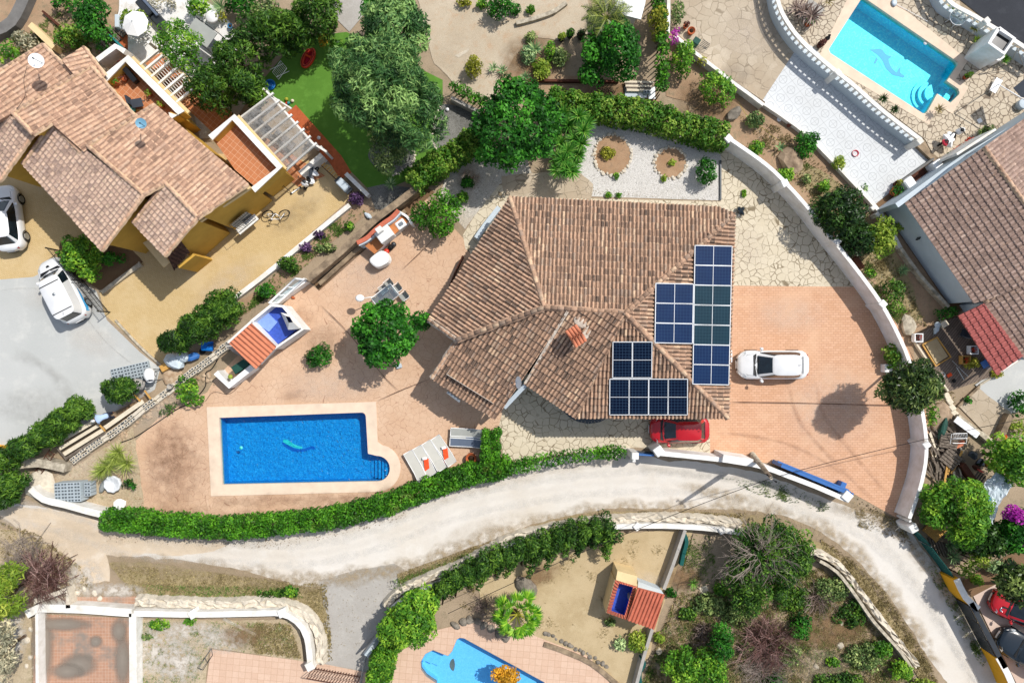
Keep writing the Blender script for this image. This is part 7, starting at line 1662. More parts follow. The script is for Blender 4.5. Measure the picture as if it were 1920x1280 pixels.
# table and chairs under the terrace tree
t = thing_at('garden_table','white framed glass table half hidden by the terrace tree','table',722,556,-38,None,.7)
m = MB(); [m.tube([a,b],.022,6) for a,b in (((-.75,-.45,.72),(.75,-.45,.72)),((.75,-.45,.72),(.75,.45,.72)),((.75,.45,.72),(-.75,.45,.72)),((-.75,.45,.72),(-.75,-.45,.72)))]; build('frame',m,'white_plastic',t,local=True)
m = MB(); m.box((0,0,.725),(1.46,.86,.012)); build('glass_top',m,'clear_glass',t,local=True)
for x in (-.7,.7):
    for y in (-.4,.4): m = MB(); m.tube([(x,y,0),(x,y,.72)],.022,6); build('leg',m,'white_plastic',t,local=True)
def chair(label,u,v,ang,mat='grey_cloth',frame='white_plastic',group='chairs around the terrace table'):
    t = thing_at('garden_chair',label,'chair',u,v,ang,group,.45); m = MB(); m.box((0,0,.44),(.46,.46,.03)); build('seat',m,mat,t,local=True); m = MB(); m.add([(-.23,-.22,.46),(-.23,.22,.46),(-.34,.22,.9),(-.34,-.22,.9)],[(0,1,2,3),(3,2,1,0)][:1],.5); build('backrest',m,mat,t,local=True)
    for x in (-.22,.22):
        for y in (-.22,.22): m = MB(); m.tube([(x,y,0),(x,y,.44)] + ([(x-.11,y,.9)] if x < 0 else []),.016,5); build('leg',m,frame,t,local=True)
    for y in (-.25,.25): m = MB(); m.tube([(-.24,y,.62),(.2,y,.64)],.018,5); build('armrest',m,frame,t,local=True)
    return t
c0 = chair('grey slung chair at the upper left of the terrace table',728,533,142)
for (u,v,a,lb) in ((744,541,142,'grey slung chair at the upper right of the terrace table'),(718,543,142,'grey slung chair left of the terrace table'),(757,556,142,'grey slung chair at the right end of the terrace table')): copy_thing(c0,u,v,a,lb,.45)
t = thing('standing_lamp','white ladle shaped standing lamp beside the terrace table','lamp',W(700,556)); m = MB(); m.tube([W(702,556,0),W(700,556,1.0),W(680,559,1.5)],.03,7); build('arm',m,'white_plastic',t); m = MB(); m.lathe(W(675,559,1.5),[(0,0),(.2,.03),(.22,.08),(.15,.13),(0,.15)],18,sx=1.25); build('head',m,'white_plastic',t)
m = MB(); m.bbox(W(748,686,.1)+Vector((0,0,-.0)),(.35,.28,.2),.03,.3); one('umbrella_base','small grey concrete block at the foot of the terrace tree','block',m,'pale_blue_render')
m = MB(); m.bbox(W(549,636,.08),(.34,.22,.16),.04,.3); m.bbox(W(549,635,.14),(.3,.18,.1),.03,.3); one('tray','teal plastic tray against the outdoor kitchen wall','tray',m,'teal_plastic')
m = MB(); m.rock(W(549,558,.06),(.12,.09,.08),seed=2); one('clay_pot','small terracotta lump at the foot of the white framed gate','pot',m,'terracotta')
# black bag on the flagstones
t = thing('rubbish_bag','shiny black plastic bag standing on the cream flagstones','bag',W(1389,396)); m = MB(); m.rock(W(1389,396,.2),(.2,.26,.24),seed=12,r=.5); m.rock(W(1393,391,.3),(.12,.13,.16),seed=5,r=.5); build('sack',m,'glass_tint',t); m = MB(); m.rock(W(1386,403,.12),(.05,.07,.05),seed=6); build('glint_lump',m,'white_plastic',t)  # small white lump stands in for a glint beside the bag
# toys and boat on the turf
t = thing_at('inflatable_boat','red inflatable boat on the corner of the artificial turf','boat',577,108,-62,None,.2)
def oval(a,b,z,n=24,k=.0): return [Vector((a*math.cos(i*2*math.pi/n)*(1+k*math.cos(i*2*math.pi/n)),b*math.sin(i*2*math.pi/n),z)) for i in range(n+1)]
m = MB(); m.tube(oval(.58,.27,.14),.12,10,caps=False); build('tube',m,'red_plastic',t,local=True); m = MB(); m.add([tuple(p) for p in oval(.55,.25,.06)[:-1]],[tuple(range(24))],.5); build('floor',m,'red_tray',t,local=True); m = MB(); m.tube([(.1,-.22,.18),(.1,.22,.18)],.07,8); build('seat',m,'orange_cloth',t,local=True)
m = MB(); m.tube([p+Vector((0,0,.13)) for p in oval(.6,.28,.14)],.012,4,caps=False); build('rope',m,'black_rubber',t,local=True)
t = thing_at('paddling_pool','small round blue paddling pool beside the turf','paddling pool',507,160); m = MB(); m.tube([Vector((.30*math.cos(a),.30*math.sin(a),.12)) for a in np.linspace(0,6.2832,20)],.05,7,caps=False); m.lathe((0,0,0),[(.3,0),(.33,.1)],20); build('rim',m,'blue_plastic',t,local=True); m = MB(); m.lathe((0,0,.05),[(.3,0),(0,.005)],20); build('floor',m,'glass_blue',t,local=True)
t = thing_at('folding_chair','white metal folding chair frame beside the conifers and turf','chair',527,135,-40); m = MB()
for y in (-.3,.3): m.tube([(-.42,y,.1),(.42,y,.5)],.02,5); m.tube([(-.42,y,.5),(.42,y,.05)],.02,5)
for x in np.linspace(-.42,.42,9): m.tube([(x,-.3,.3+x*.48),(x,.3,.3+x*.48)],.012,4)
build('frame',m,'white_plastic',t,local=True)
for i,(u,v,r,mt,lb) in enumerate([(538,187,.12,'yellow_bush','yellow toy ball on the turf'),(549,190,.11,'wood_pale','cream toy ball on the turf'),(541,193,.1,'teal_plastic','blue toy block on the turf'),(537,193,.08,'red_plastic','red toy block on the turf')]):
    m = MB(); c = W(u,v,r); 
    if i < 2: m.lathe(W(u,v,0),[(0,0),(r*.7,r*.3),(r,r),(r*.7,r*1.7),(0,r*2)],12)
    else: m.bbox(c,(r*1.6,r*1.4,r*1.5),.02,.5)
    one('toy',lb,'toy',m,mt)
m = MB(); m.lathe(W(598,259,0),[(.1,0),(.12,.1),(0,.16)],10); one('garden_light','small white garden light on the turf edge','light',m,'white_plastic')
m = MB(); m.lathe(W(839,206,0),[(.1,0),(.11,.12),(0,.16)],10); one('garden_light','small white round light on the grey gravel','light',m,'white_plastic')
t = thing_at('gas_barbecue','grey lidded cabinet barbecue by the white turf wall','barbecue',649,352,45); m = MB(); m.bbox((0,0,.45),(.85,.5,.8),.03); build('body',m,'grey_metal',t,local=True); m = MB(); m.bbox((0,0,.92),(.75,.46,.16),.05); build('lid',m,'pale_blue_render',t,local=True)
for s in (-1,1): m = MB(); m.box((s*.5,0,.75),(.16,.42,.04)); build('side_shelf',m,'steel_dark',t,local=True)
t = thing('wooden_gate','brown slatted gate lying beside the pergola steps','gate',W(622,322)); 
for i in range(9): k = i/8; a = Vector((606,308)).lerp(Vector((642,340)),k); m = MB(); m.box((*W(a.x,a.y,.6)[:2],.6),(.05,.28,.07),R_(-50)); build('slat',m,'wood_new',t)
m = MB(); m.ribbon(wxy([(602,310),(636,342)],.6),.06,.5,.62); build('rail',m,'wood_brown',t)
t = thing('patio_set','cluttered grey bench under the clear pergola','bench',W(500,240)); m = MB(); m.box((*W(485,232,.4)[:2],.4),(1.6,.6,.12),R_(-40)); build('seat',m,'grey_fabric_dark',t); m = MB(); m.box((*W(480,238,.6)[:2],.6),(1.6,.12,.5),R_(-40)); build('backrest',m,'steel_dark',t)
m = MB(); m.bbox((*W(530,265,.4)[:2],.38),(1.5,.8,.06),.03,R_(-40)); one('low_table','dark low table under the clear pergola','table',m,'wood_grey')
m = MB(); m.bbox((*W(300,150,.4)[:2],.4),(.9,.6,.08),.03,R_(-40)); one('patio_table','brown table under the white left pergola','table',m,'wood_brown')
chair('chair nearest the house under the white left pergola',290,138,20,'wood_new','wood_new',None); chair('chair beside the brown table under the left pergola',322,168,200,'grey_cloth','white_plastic',None)
for i,(u,v) in enumerate([(495,170),(488,178)]): m = MB(); m.bbox((*W(u,v,.3)[:2],.3),(.5,.35,.5),.03,.6+i); one('storage_box',['white','pale'][i]+' storage box beside the clear pergola corner','box',m,'white_plastic')
# roof terrace objects
t = thing('lounge_chair','dark slung chair on the roof terrace of the yellow house','chair',W(256,194,3.15)); m = MB(); q = W(256,193,3.5); m.box(q,(.6,.5,.05),.3,Matrix.Rotation(.3,3,'Y')); m.box(q+Vector((-.35,.05,.2)),(.1,.5,.5),.3); build('seat',m,'grey_fabric_dark',t); m = MB(); m.tube([q+Vector((-.3,-.3,-.3)),q+Vector((.3,-.3,-.3))],.02,5); m.tube([q+Vector((-.3,.25,-.3)),q+Vector((.3,.25,-.3))],.02,5); build('frame',m,'chrome',t)
m = MB(); q = W(249,206,3.15); m.lathe(q,[(.2,0),(.24,.2),(.2,.3)],14); one('bucket','teal bucket on the roof terrace beside the dark chair','bucket',m,'teal_plastic')
for i,(u,v,mt) in enumerate([(234,124,'leaf_red'),(228,131,'leaf_red'),(236,150,'leaf_red'),(218,150,'leaf_olive'),(222,158,'leaf_bright'),(210,148,'leaf_lime'),(283,178,'leaf_lime'),(305,200,'leaf_lime')]):
    c = W(u,v,3.15); t = thing('plant_pot',['topmost red leaved pot in the roof terrace corner','second red leaved pot in the roof terrace corner','round pot with red leaves standing alone on the roof terrace','grey green potted plant at the roof terrace wall','bright potted plant beside the bench on the roof terrace','lime potted plant next to the roof edge on the terrace','lime plant along the long parapet, upper one','lime plant along the long parapet, lower one'][i],'plant pot',c)
    m = MB(); m.lathe(c,[(.1,0),(.16,.25),(.13,.25)],12); build('pot',m,'terracotta',t); leafmesh('foliage',[foliage([(c.x,c.y,c.z+.35,.2,.2,.18)],100,.07,.035,500+i)],mt,t)
m = MB(); q = W(244,140,3.5); m.box(q,(1.1,.28,.35),R_(-50)); one('cabinet','dark narrow cabinet against the long parapet of the roof terrace','cabinet',m,'black_metal')
# garden at the top left: parasol, sofa, table
t = thing('parasol','white eight sided parasol in the top left garden','parasol',W(252,42)); c = W(250,41,2.3); m = MB(); n = 8; pts = [(c.x+.78*math.cos(2*math.pi*i/n+.2)*(1.12 if i % 4 == 1 else 1),c.y+.78*math.sin(2*math.pi*i/n+.2),2.1) for i in range(n)]; m.add(pts+[(c.x,c.y,2.45)],[(i,(i+1) % n,n) for i in range(n)],.5); build('canopy',m,'white_cloth',t); m = MB(); m.tube([(c.x,c.y,0),(c.x,c.y,2.5)],.025,7); build('pole',m,'grey_metal',t)
tree('bush','bright bush mostly hidden under the white parasol',252,42,28,26,.2,1.6,'leaf_lime',60,.09,.05,16,.3,seed=410,cat='shrub')
t = thing_at('outdoor_sofa','long slate grey covered sofa beside the white parasol','sofa',281,22,48,None,.5); m = MB(); m.bbox((-.35,0,.38),(1.2,.62,.7),.06); m.bbox((.75,.03,.3),(.95,.58,.55),.05); build('cover',m,'steel_dark',t,local=True); m = MB(); m.bbox((-.1,.2,.75),(1.5,.16,.12),.03); build('back_rail',m,'dark_sling',t,local=True)
t = thing_at('swing_bench','grey fabric topped garden swing seat with black frame','swing seat',378,62,36,None,1.8); m = MB(); m.box((0,0,1.85),(1.6,1.05,.05)); build('canopy',m,'grey_cloth',t,local=True); m = MB()
for y in (-.58,.58): m.tube([(-.8,y,1.87),(.85,y,1.87)],.025,5); m.tube([(.85,y,1.87),(1.05,y*1.15,0)],.025,5); m.tube([(-.8,y,1.87),(-1.0,y*1.15,0)],.025,5)
build('frame',m,'black_metal',t,local=True); m = MB(); m.box((0,0,.5),(1.3,.55,.1)); build('seat',m,'grey_fabric_dark',t,local=True)
m = MB(); m.lathe(W(398,32,.5)+Vector((0,0,-.5)),[(.1,0),(.1,.4),(.42,.55),(.35,.65),(0,.7)],16); one('covered_heater','white cloth covered round table behind the grey swing seat','table',m,'white_cloth')
for i in range(9): a = Vector((184,95)).lerp(Vector((222,55)),i/8); m = MB(); m.bbox((*W(a.x+4,a.y,.1)[:2],.1),(.16,.9,.16),.02,R_(46)+.06*math.sin(i*3)); one('timber_sleeper','weathered timber sleeper in the ramp behind the yellow house','sleeper',m,'wood_grey','weathered timber sleepers behind the yellow house')
m = MB(); m.ribbon(wxy([(204,65),(232,92)],.6),.1,0,.6); one('screen_board','narrow dark green panel at the end of the timber sleepers','panel',m,'teal_plastic')
m = MB(); m.bbox((*W(222,42,.3)[:2],.3),(.25,.8,.5),.03,0); one('water_butt','pale teal box left of the white parasol','box',m,'pale_blue_render')
# --- building site on the left
def blockmb():
    m = MB(); m.bbox((0,0,.1),(.39,.19,.2),.006); return m
hb = MB(); hb.bbox((0,0,.1),(.39,.19,.2),.006); 
g1 = 'hollow grey blocks on the yard pallet'; lab1 = 'grey hollow concrete block in the flat spread at the yard edge'
def hollow(name,label,cat,group=None):
    b_ = build(name,hb,'block_grey',None,origin=(0,0,0)); tag(b_,label,cat,group)
    return b_
proto = hollow('concrete_block',lab1,'block',g1); hm = MB(); hm.box((-.09,0,.2005),(.13,.10,.002)); hm2 = MB(); hm2.box((.09,0,.2005),(.13,.10,.002)); ORG[proto.name] = Vector((0,0,0)); h1 = build('hole',hm,'block_hole_shade',proto); h2 = build('hole',hm2,'block_hole_shade',proto)  # thin dark plates paint the shaded hollows onto a solid block
first = True
def place_block(u,v,z,ang,label,group,wpos=None):
    global first
    if first: b_ = proto; first = False
    else:
        b_ = proto.copy(); COL.objects.link(b_)
        for h_ in (h1,h2): d = h_.copy(); COL.objects.link(d); d.parent = b_
    p = wpos if wpos is not None else W(u,v,0); b_.location = (p[0],p[1],z); b_.rotation_euler = (0,0,ang); b_['label'] = label; b_['group'] = group
P0 = W(206,694,.2); e1 = (W(276,678,.2)-P0).normalized(); e2 = Vector((e1.y,-e1.x,0)); a0 = math.atan2(e1.y,e1.x)
for i in range(6):
    for j in range(7): q = P0+e1*(.2+i*.40)+e2*(.05+j*.20); place_block(0,0,0,a0,lab1,g1,q)
P0 = W(115,903,.2); e1 = Vector((.999,.05,0)).normalized(); e2 = Vector((e1.y,-e1.x,0)); a0 = math.atan2(e1.y,e1.x)
for k in range(4):
    for i in range(4):
        for j in range(6): q = P0+e1*(.2+i*.40)+e2*(.05+j*.20); place_block(0,0,k*.2+.12,a0,'grey hollow concrete block in the cube stack at the terrace tip','hollow grey blocks stacked in a cube',q)
for j in range(4):
    for k in range(3): place_block(0,0,k*.2+.12,a0,'grey concrete block in the side column of the cube stack','hollow grey blocks stacked in a cube',P0+e1*1.9+e2*(.12+j*.22))
# the half built hollow block wall
t = thing('block_wall','half built hollow block wall climbing from the pool terrace to the outdoor kitchen','wall',W(270,765)); m = MB(); ho = MB(); pth = wxy(smooth_path([(428,645),(395,672),(350,705),(305,738),(262,772),(220,805),(170,838),(125,872)],6),.4); P = [Vector(p) for p in pth]; L = [0]
for i in range(1,len(P)): L.append(L[-1]+(P[i]-P[i-1]).length)
s_ = .0; k = 0
while s_ < L[-1]-.2:
    i = max(j for j in range(len(L)) if L[j] <= s_); i = min(i,len(P)-2); q = P[i].lerp(P[i+1],(s_-L[i])/(L[i+1]-L[i])); d = (P[i+1]-P[i]).normalized(); a = math.atan2(d.y,d.x); nn = Vector((-d.y,d.x))
    for r_ in (-1,1):
        c = q+nn*.12*r_; z = .42 if k < 10 or k > 14 else .2; rnd = random.random(); c = c+Vector((random.uniform(-.03,.03),random.uniform(-.03,.03))); a += random.uniform(-.05,.05); m.bbox((c.x,c.y,z/2),(.38,.19,z),.008,a,rnd)
        if (z > .3 and k % 7 not in (3,4)) or k % 3 == 1:
            for x in (-.09,.09): hq = Vector((c.x,c.y))+d*x; ho.box((hq.x,hq.y,z+.001),(.12,.1,.002),a)
    s_ += .4; k += 1
b_ = build('blocks',m,'concrete',t); sub('holes',ho,'block_hole_shade',b_); b_.data.materials[0] = MT['stone_white']  # wall holes are flat dark plates too, shade painted on solid tops
m = MB(); rr = np.random.default_rng(5)
for i in range(90): f = rr.random(); u = 395-f*290+rr.normal()*6; v = 705+f*175+rr.normal()*6; p = W(u,v,.03); m = MB(); m.rock((p.x,p.y,.04),rr.uniform(.05,.16),.5,int(i)); one('rubble_stone','loose pale stone along the half built block wall','stone',m,'rubble','loose stones along the half built wall')
def board(label,a,b,w,z,mat='wood_pale',th=.04,group=None,name='board'): m = MB(); m.ribbon(wxy([a,b],z),w,z-th,z); one(name,label,'board',m,mat,group)
board('long pale formwork board, uppermost of the four',(100,834),(182,786),.24,.55); board('long pale formwork board, second from the top',(110,842),(186,796),.2,.5); board('long pale formwork board, third from the top',(118,852),(192,806),.24,.5); board('pale board reaching up past the worker',(196,802),(268,752),.26,.5)
board('wide shaded board under the formwork at the block wall',(122,860),(196,812),.14,.45,'wood_grey')
for i,(a,b) in enumerate([((174,784),(196,808)),((246,734),(262,752)),((270,732),(282,748)),((101,834),(124,862))]): board(['yellow','short yellow','thin yellow','grey'][i]+[' cross batten beside the worker',' batten above the earth trench',' batten nearer the mixer',' batten at the lower end of the formwork'][i],a,b,.09,.6,'wood_new' if i < 3 else 'wood_grey',.06,name='batten')
t = thing('formwork','yellow wooden formwork frame in front of the bending worker','frame',W(184,783))
for a,b in (((176,785),(187,778)),((180,792),(196,784)),((176,785),(184,796)),((187,778),(197,786))): m = MB(); m.ribbon(wxy([a,b],.7),.07,.55,.7); build('rail',m,'wood_new',t)
def mixer(label,u,v,ang,drum='concrete'):
    t = thing('cement_mixer',label,'cement mixer',W(u,v)); c = W(u,v,0); d = Vector((math.cos(-R_(ang)),math.sin(-R_(ang)),.45)).normalized(); m = MB(); c2 = c+Vector((0,0,.75)); prof = [(.06,-.4),(.26,-.35),(.34,-.1),(.34,.1),(.22,.38),(.19,.42),(.17,.36),(.24,.1)]; s = d.cross(Vector((0,0,1))).normalized(); w_ = s.cross(d); vs = []; seg = 20
    for r_,x in prof:
        for k in range(seg): a = 2*math.pi*k/seg; vs.append(c2+d*x+(s*math.cos(a)+w_*math.sin(a))*r_)
    m.add(vs,[(i*seg+k,i*seg+(k+1) % seg,(i+1)*seg+(k+1) % seg,(i+1)*seg+k) for i in range(len(prof)-1) for k in range(seg)],.5,True); build('drum',m,drum,t); m = MB()
    for a,b in (((-.35,-.3,0),(0,-.38,.75)),((.35,-.3,0),(0,-.38,.75)),((-.35,.3,0),(0,.38,.75)),((.35,.3,0),(0,.38,.75)),((0,-.38,.75),(0,.38,.75))): m.tube([c+Vector(a),c+Vector(b)],.025,6)
    build('stand',m,'steel_dark',t); m = MB(); m.tube([c+Vector((.38,.1+.0,.75))+Vector((.02*0,.16*math.cos(a),.16*math.sin(a))) for a in np.linspace(0,6.28,14)],.015,5,caps=False); build('hand_wheel',m,'steel_dark',t); return t
mixer('grey cement mixer with its mouth tilted up, beside the conifer',270,719,200); mixer('white drum cement mixer tipped towards the sand',292,702,70,'white_plastic')
def bucket(label,u,v,r=.15,h=.28,mat='steel_dark',z=0): m = MB(); m.lathe(W(u,v,z),[(r*.8,0),(r,h),(r*.93,h),(r*.75,.03),(0,.03)],16); one('bucket',label,'bucket',m,mat)
bucket('round grey bucket on the half built wall',321,724,.17,.25,'concrete',.42); bucket('dark bucket between the two mixers',279,712,.14)
m = MB(); m.bbox(W(310,688,.2),(.55,.42,.35),.02,.5); one('wooden_crate','pale wooden crate beside the white bulk bag','crate',m,'wood_new')
m = MB(); m.rock(W(328,676,.35),(.62,.55,.5),seed=21); m.rock(W(342,668,.3),(.45,.4,.45),seed=22); one('bulk_bag','crumpled white bulk bag under the smallest conifer','bag',m,'tarp_white')
m = MB(); m.rock(W(362,668,.25),(.4,.25,.3),seed=23); one('cement_bag','blue bag beside the crumpled white bulk bag','bag',m,'blue_paint')
t = thing('wheelbarrow','blue wheelbarrow beside the half built wall','wheelbarrow',W(395,651)); c = W(396,649,.0); m = MB(); m.add([c+Vector(p) for p in ((-.38,-.25,.6),(.38,-.3,.6),(.38,.3,.6),(-.38,.25,.6),(-.2,-.15,.32),(.2,-.2,.3),(.2,.2,.3),(-.2,.15,.32))],[(4,5,6,7),(0,1,5,4),(1,2,6,5),(2,3,7,6),(3,0,4,7)],.5); build('tray',m,'blue_plastic',t); m = MB(); m.lathe(c+Vector((-.5,-.3,.08)),[(.05,0),(.19,.02),(.19,.1),(.05,.12)],16); build('wheel',m,'black_rubber',t); m = MB(); [m.tube([c+Vector((-.5,y*.3-.15,.2)),c+Vector((.75,y,.55))],.018,5) for y in (-.25,.25)]; build('handles',m,'steel_dark',t)
t = thing('ladder','reddish brown ladder lying against the stone foundation','ladder',W(82,868)); a,b = W(66,893,.1),W(98,846,.9); s = (b-a).cross(Vector((0,0,1))).normalized()*.2
for sg in (-1,1): m = MB(); m.tube([a+s*sg,b+s*sg],.03,5); build('rail',m,'wood_brown',t)
for i in range(9): m = MB(); q = a.lerp(b,(i+.5)/9); m.tube([q-s,q+s],.02,5); build('rung',m,'wood_brown',t)
t = thing('bulk_bag','open grey fluted bulk bag beside the striped yuccas','bag',W(216,905)); c = W(217,905,.0); m = MB(); vs = []; seg = 36
for r_,z in ((.42,.1),(.52,.45),(.46,.47),(.3,.35),(0,.22)):
    for k in range(seg): q = 2*math.pi*k/seg; rr_ = r_*(1+.05*math.cos(9*q)); vs.append((c.x+rr_*math.cos(q),c.y+rr_*math.sin(q),z))
m.add(vs,[(i*seg+k,i*seg+(k+1) % seg,(i+1)*seg+(k+1) % seg,(i+1)*seg+k) for i in range(4) for k in range(seg)],.5,True); build('rim',m,'polycarbonate',t); m = MB(); m.rock(W(196,906,.2),(.5,.26,.25),seed=31); build('fold',m,'mesh_grey',t)
m = MB(); m.rock(W(224,945,.2),(.42,.34,.28),seed=33); one('bulk_bag','open white bag at the hedge end, bottom of the rubble corner','bag',m,'white_cloth')
m = MB(); m.rock(W(75,905,.1),(1.1,.8,.35),seed=34); one('plaster_heap','heap of white plaster rubble at the western tip','rubble heap',m,'stone_white')
m = MB(); m.rock(W(325,705,.05),(.7,.6,.16),seed=35); one('sand_heap','flat heap of damp sand between mixers and wall','sand heap',m,'rubble')
def hose(label,pts,r=.015,mat='black_rubber',z=.03,name='hose'): m = MB(); m.tube([W(u,v,z) for u,v in smooth_path(pts,4)],r,5); one(name,label,name,m,mat)
hose('black cable bundle running from the creeper down to the yuccas',[(415,660),(398,690),(385,700),(384,725),(360,752),(330,768),(290,795),(255,818),(225,830)],.035)
hose('thin black cable looping round the outdoor kitchen',[(385,752),(400,735),(430,738),(455,715),(470,690)],.012); hose('thin black hose on the sandy yard',[(1213,992),(1226,1010),(1218,1040),(1216,1070),(1230,1090)],.013)
hose('yellow hose in the shrubs outside the curved wall',[(1385,190),(1400,215),(1430,240),(1470,270),(1510,290)],.012,'yellow_bush')
hose('thin orange cable on the tiled roof of the left house',[(50,124),(44,150),(46,180),(30,205)],.012,'black_rubber',6.2,'cable')
# --- worker
def skin(name,joints,edges,mat,parent,sub_=2):
    me = bpy.data.meshes.new(name); me.from_pydata([j[:3] for j in joints],edges,[]); o = link(name,me,None,parent)
    s = o.modifiers.new('skin','SKIN'); s.use_smooth_shade = True
    for i,j in enumerate(joints): v = me.skin_vertices[0].data[i]; r = j[3]; v.radius = r if isinstance(r,tuple) else (r,r); v.use_root = i == 0
    sb = o.modifiers.new('sub','SUBSURF'); sb.levels = sub_; sb.render_levels = sub_; me.materials.append(MT[mat]); return o
t = thing('person','person in light blue shirt and white cap bending over the yellow formwork','person',W(214,777),R_(200))
# local x points where the person faces, bent at the hips
J = [(0,0,.92,(.11,.09)),(.18,0,1.05,(.12,.10)),(.38,0,1.12,(.14,.11)),(.50,0,1.10,(.12,.1)),(.58,0,1.06,.055),(.64,0,1.03,.05),
     (.44,.19,1.08,.075),(.56,.27,.85,.052),(.74,.20,.66,.040),(.44,-.19,1.08,.075),(.60,-.27,.86,.052),(.78,-.16,.68,.040),
     (-.02,.10,.86,.10),(.06,.13,.48,.07),(-.06,.14,.08,.05),(.06,.15,.04,.045),(-.02,-.10,.86,.10),(.10,-.14,.48,.07),(-.04,-.15,.08,.05),(.08,-.16,.04,.045)]
E_ = [(0,1),(1,2),(2,3),(3,4),(4,5),(2,6),(6,7),(7,8),(2,9),(9,10),(10,11),(0,12),(12,13),(13,14),(14,15),(0,16),(16,17),(17,18),(18,19)]
body = skin('body',J,E_,'skin',t)
sh = skin('shirt',[(-.16,0,.86,(.19,.16)),(.18,0,1.06,(.175,.15)),(.38,0,1.13,(.19,.15)),(.5,0,1.11,(.13,.11)),(.45,.2,1.09,.09),(.565,.275,.85,.066),(.70,.22,.70,.052),(.45,-.2,1.09,.09),(.605,-.275,.86,.066),(.74,-.19,.73,.052)],[(0,1),(1,2),(2,3),(2,4),(4,5),(5,6),(2,7),(7,8),(8,9)],'shirt_blue',t)
tr_ = skin('trousers',[(-.03,0,.90,(.165,.14)),(-.03,.1,.82,.115),(.06,.13,.48,.082),(-.05,.14,.14,.068),(-.03,-.1,.82,.115),(.1,-.14,.48,.082),(-.03,-.15,.14,.068)],[(0,1),(1,2),(2,3),(0,4),(4,5),(5,6)],'trousers_dark',t)
hd_ = skin('head',[(.66,0,1.03,.06),(.73,0,1.01,(.085,.095)),(.80,0,.98,(.08,.085)),(.84,0,.93,.045)],[(0,1),(1,2),(2,3)],'skin',t)
m = MB(); m.rock((.745,0,1.07),(.13,.105,.07),seed=2,r=.5); m.add([(.83,-.08,1.05),(.94,-.05,1.0),(.94,.05,1.0),(.83,.08,1.05)],[(0,1,2,3)],.5); build('cap',m,'white_cloth',t,local=True)
for s,hx,hy,hz in ((1,.74,.20,.66),(-1,.78,-.16,.68)):
    for k in range(4): skin('finger',[(hx+.05,hy+(k-1.5)*.02,hz-.03,.012),(hx+.09,hy+(k-1.5)*.023,hz-.06,.009),(hx+.105,hy+(k-1.5)*.023,hz-.09,.007)],[(0,1),(1,2)],'skin',t,1)
    skin('thumb',[(hx+.02,hy-s*.03,hz-.02,.014),(hx+.05,hy-s*.055,hz-.05,.01),(hx+.07,hy-s*.055,hz-.07,.008)],[(0,1),(1,2)],'skin',t,1)
    m = MB(); m.rock((hx+.03,hy,hz-.02),(.045,.042,.02),seed=3,r=.5); build('palm',m,'skin',t,local=True)
m = MB(); m.lathe(W(1603,288,0),[(.17,0),(.21,.12),(.19,.12),(.16,.03),(0,.03)],18); one('basin','round red basin on the white tiled patio','basin',m,'red_tray')
# --- round stones: bed borders and gravel edges
rr = np.random.default_rng(11)
def stones(label,group,pts,r=.1,mat='stone_white',jit=1.2):
    protos = []
    for i,(u,v) in enumerate(pts):
        u += rr.normal()*jit; v += rr.normal()*jit
        if i < 4:
            m = MB(); m.rock((0,0,r*.35),(r,r*rr.uniform(.65,.95),r*.6),seed=int(rr.integers(999))); o = build('stone',m,mat,origin=(0,0,0)); tag(o,label,'stone',group); protos.append(o)
        else: o = protos[i % 4].copy(); COL.objects.link(o)
        p = W(u,v); o.location = (p.x,p.y,.02); o.rotation_euler = (0,0,rr.uniform(0,6)); q = rr.uniform(.7,1.3); o.scale = (q,q,q)
stones('small stone in the ring round the left flower bed','stones round the left flower bed',[(1148+35*math.cos(a),291+38*math.sin(a)) for a in np.linspace(0,6.1,40)],.11)
stones('small stone in the ring round the right flower bed','stones round the right flower bed',[(1257+30*math.cos(a),305+29*math.sin(a)) for a in np.linspace(0,6.1,34)],.11)
stones('white stone along the curved edge of the grey gravel bed','stones edging the grey gravel bed',smooth_path([(826,196),(812,232),(810,255),(815,280)],4.5),.1)
stones('white stone round the olive tree gravel','stones round the olive tree gravel',smooth_path([(758,268),(774,282),(776,305),(758,322),(735,326)],4.5),.1)
stones('stone edging the paved pool in the sandy yard','stones in the sandy yard edge',smooth_path([(1024,1186),(1060,1205),(1100,1225),(1140,1250)],7),.14,'boulder_grey')
stones('loose white stone at the foot of the track','loose stones beside the track',[(130,1108),(144,1110),(160,1103),(180,1112),(190,1122),(108,1098),(58,1180),(52,1200),(60,1230),(50,1250),(1000+5,1000+15)][:10],.2)
stones('pale stone beside the weathered kerb of the tan drive','stones by the tan drive kerb',smooth_path([(188,548),(215,530),(240,513),(262,492)],7),.1,'pale_stone')
stones('pale rock lying in the scrub lot','rocks in the scrub lot',[(1582,1212),(1530,1258),(1240,1215),(1265,1050),(1620,1240),(1575,1175)],.2,'pale_stone',4)
def boulder(label,u,v,a,b,h,seed,mat='boulder',ang=0): m = MB(); m.rock(W(u,v,h*.3),(a,b,h),seed=seed); one('boulder',label,'boulder',m,mat)
boulder('long brown boulder on the slope outside the curved wall',1485,306,.95,.55,.6,41); boulder('pale fluffy looking grey rock at the end of the mixed hedge',1377,214,.5,.42,.4,42,'boulder_grey'); boulder('broad white rock beside the wooden deck',1704,608,.6,.5,.35,43,'pale_stone'); boulder('grey rock at the left of the sandy yard',985,1098,.8,.55,.4,44,'boulder_grey'); boulder('flat pale rock below the deck steps',1765,785,.9,.7,.2,45,'boulder')
for i,(u,v) in enumerate([(1776,742),(1781,752),(1786,764),(1790,774)]): m = MB(); m.bbox(W(u,v,.06),(.42,.34,.12),.03,R_(-60)+.1*i); one('stepping_slab',['first','second','third','fourth'][i]+' cream stepping slab below the wooden deck, counted from the deck','slab',m,'wood_pale')
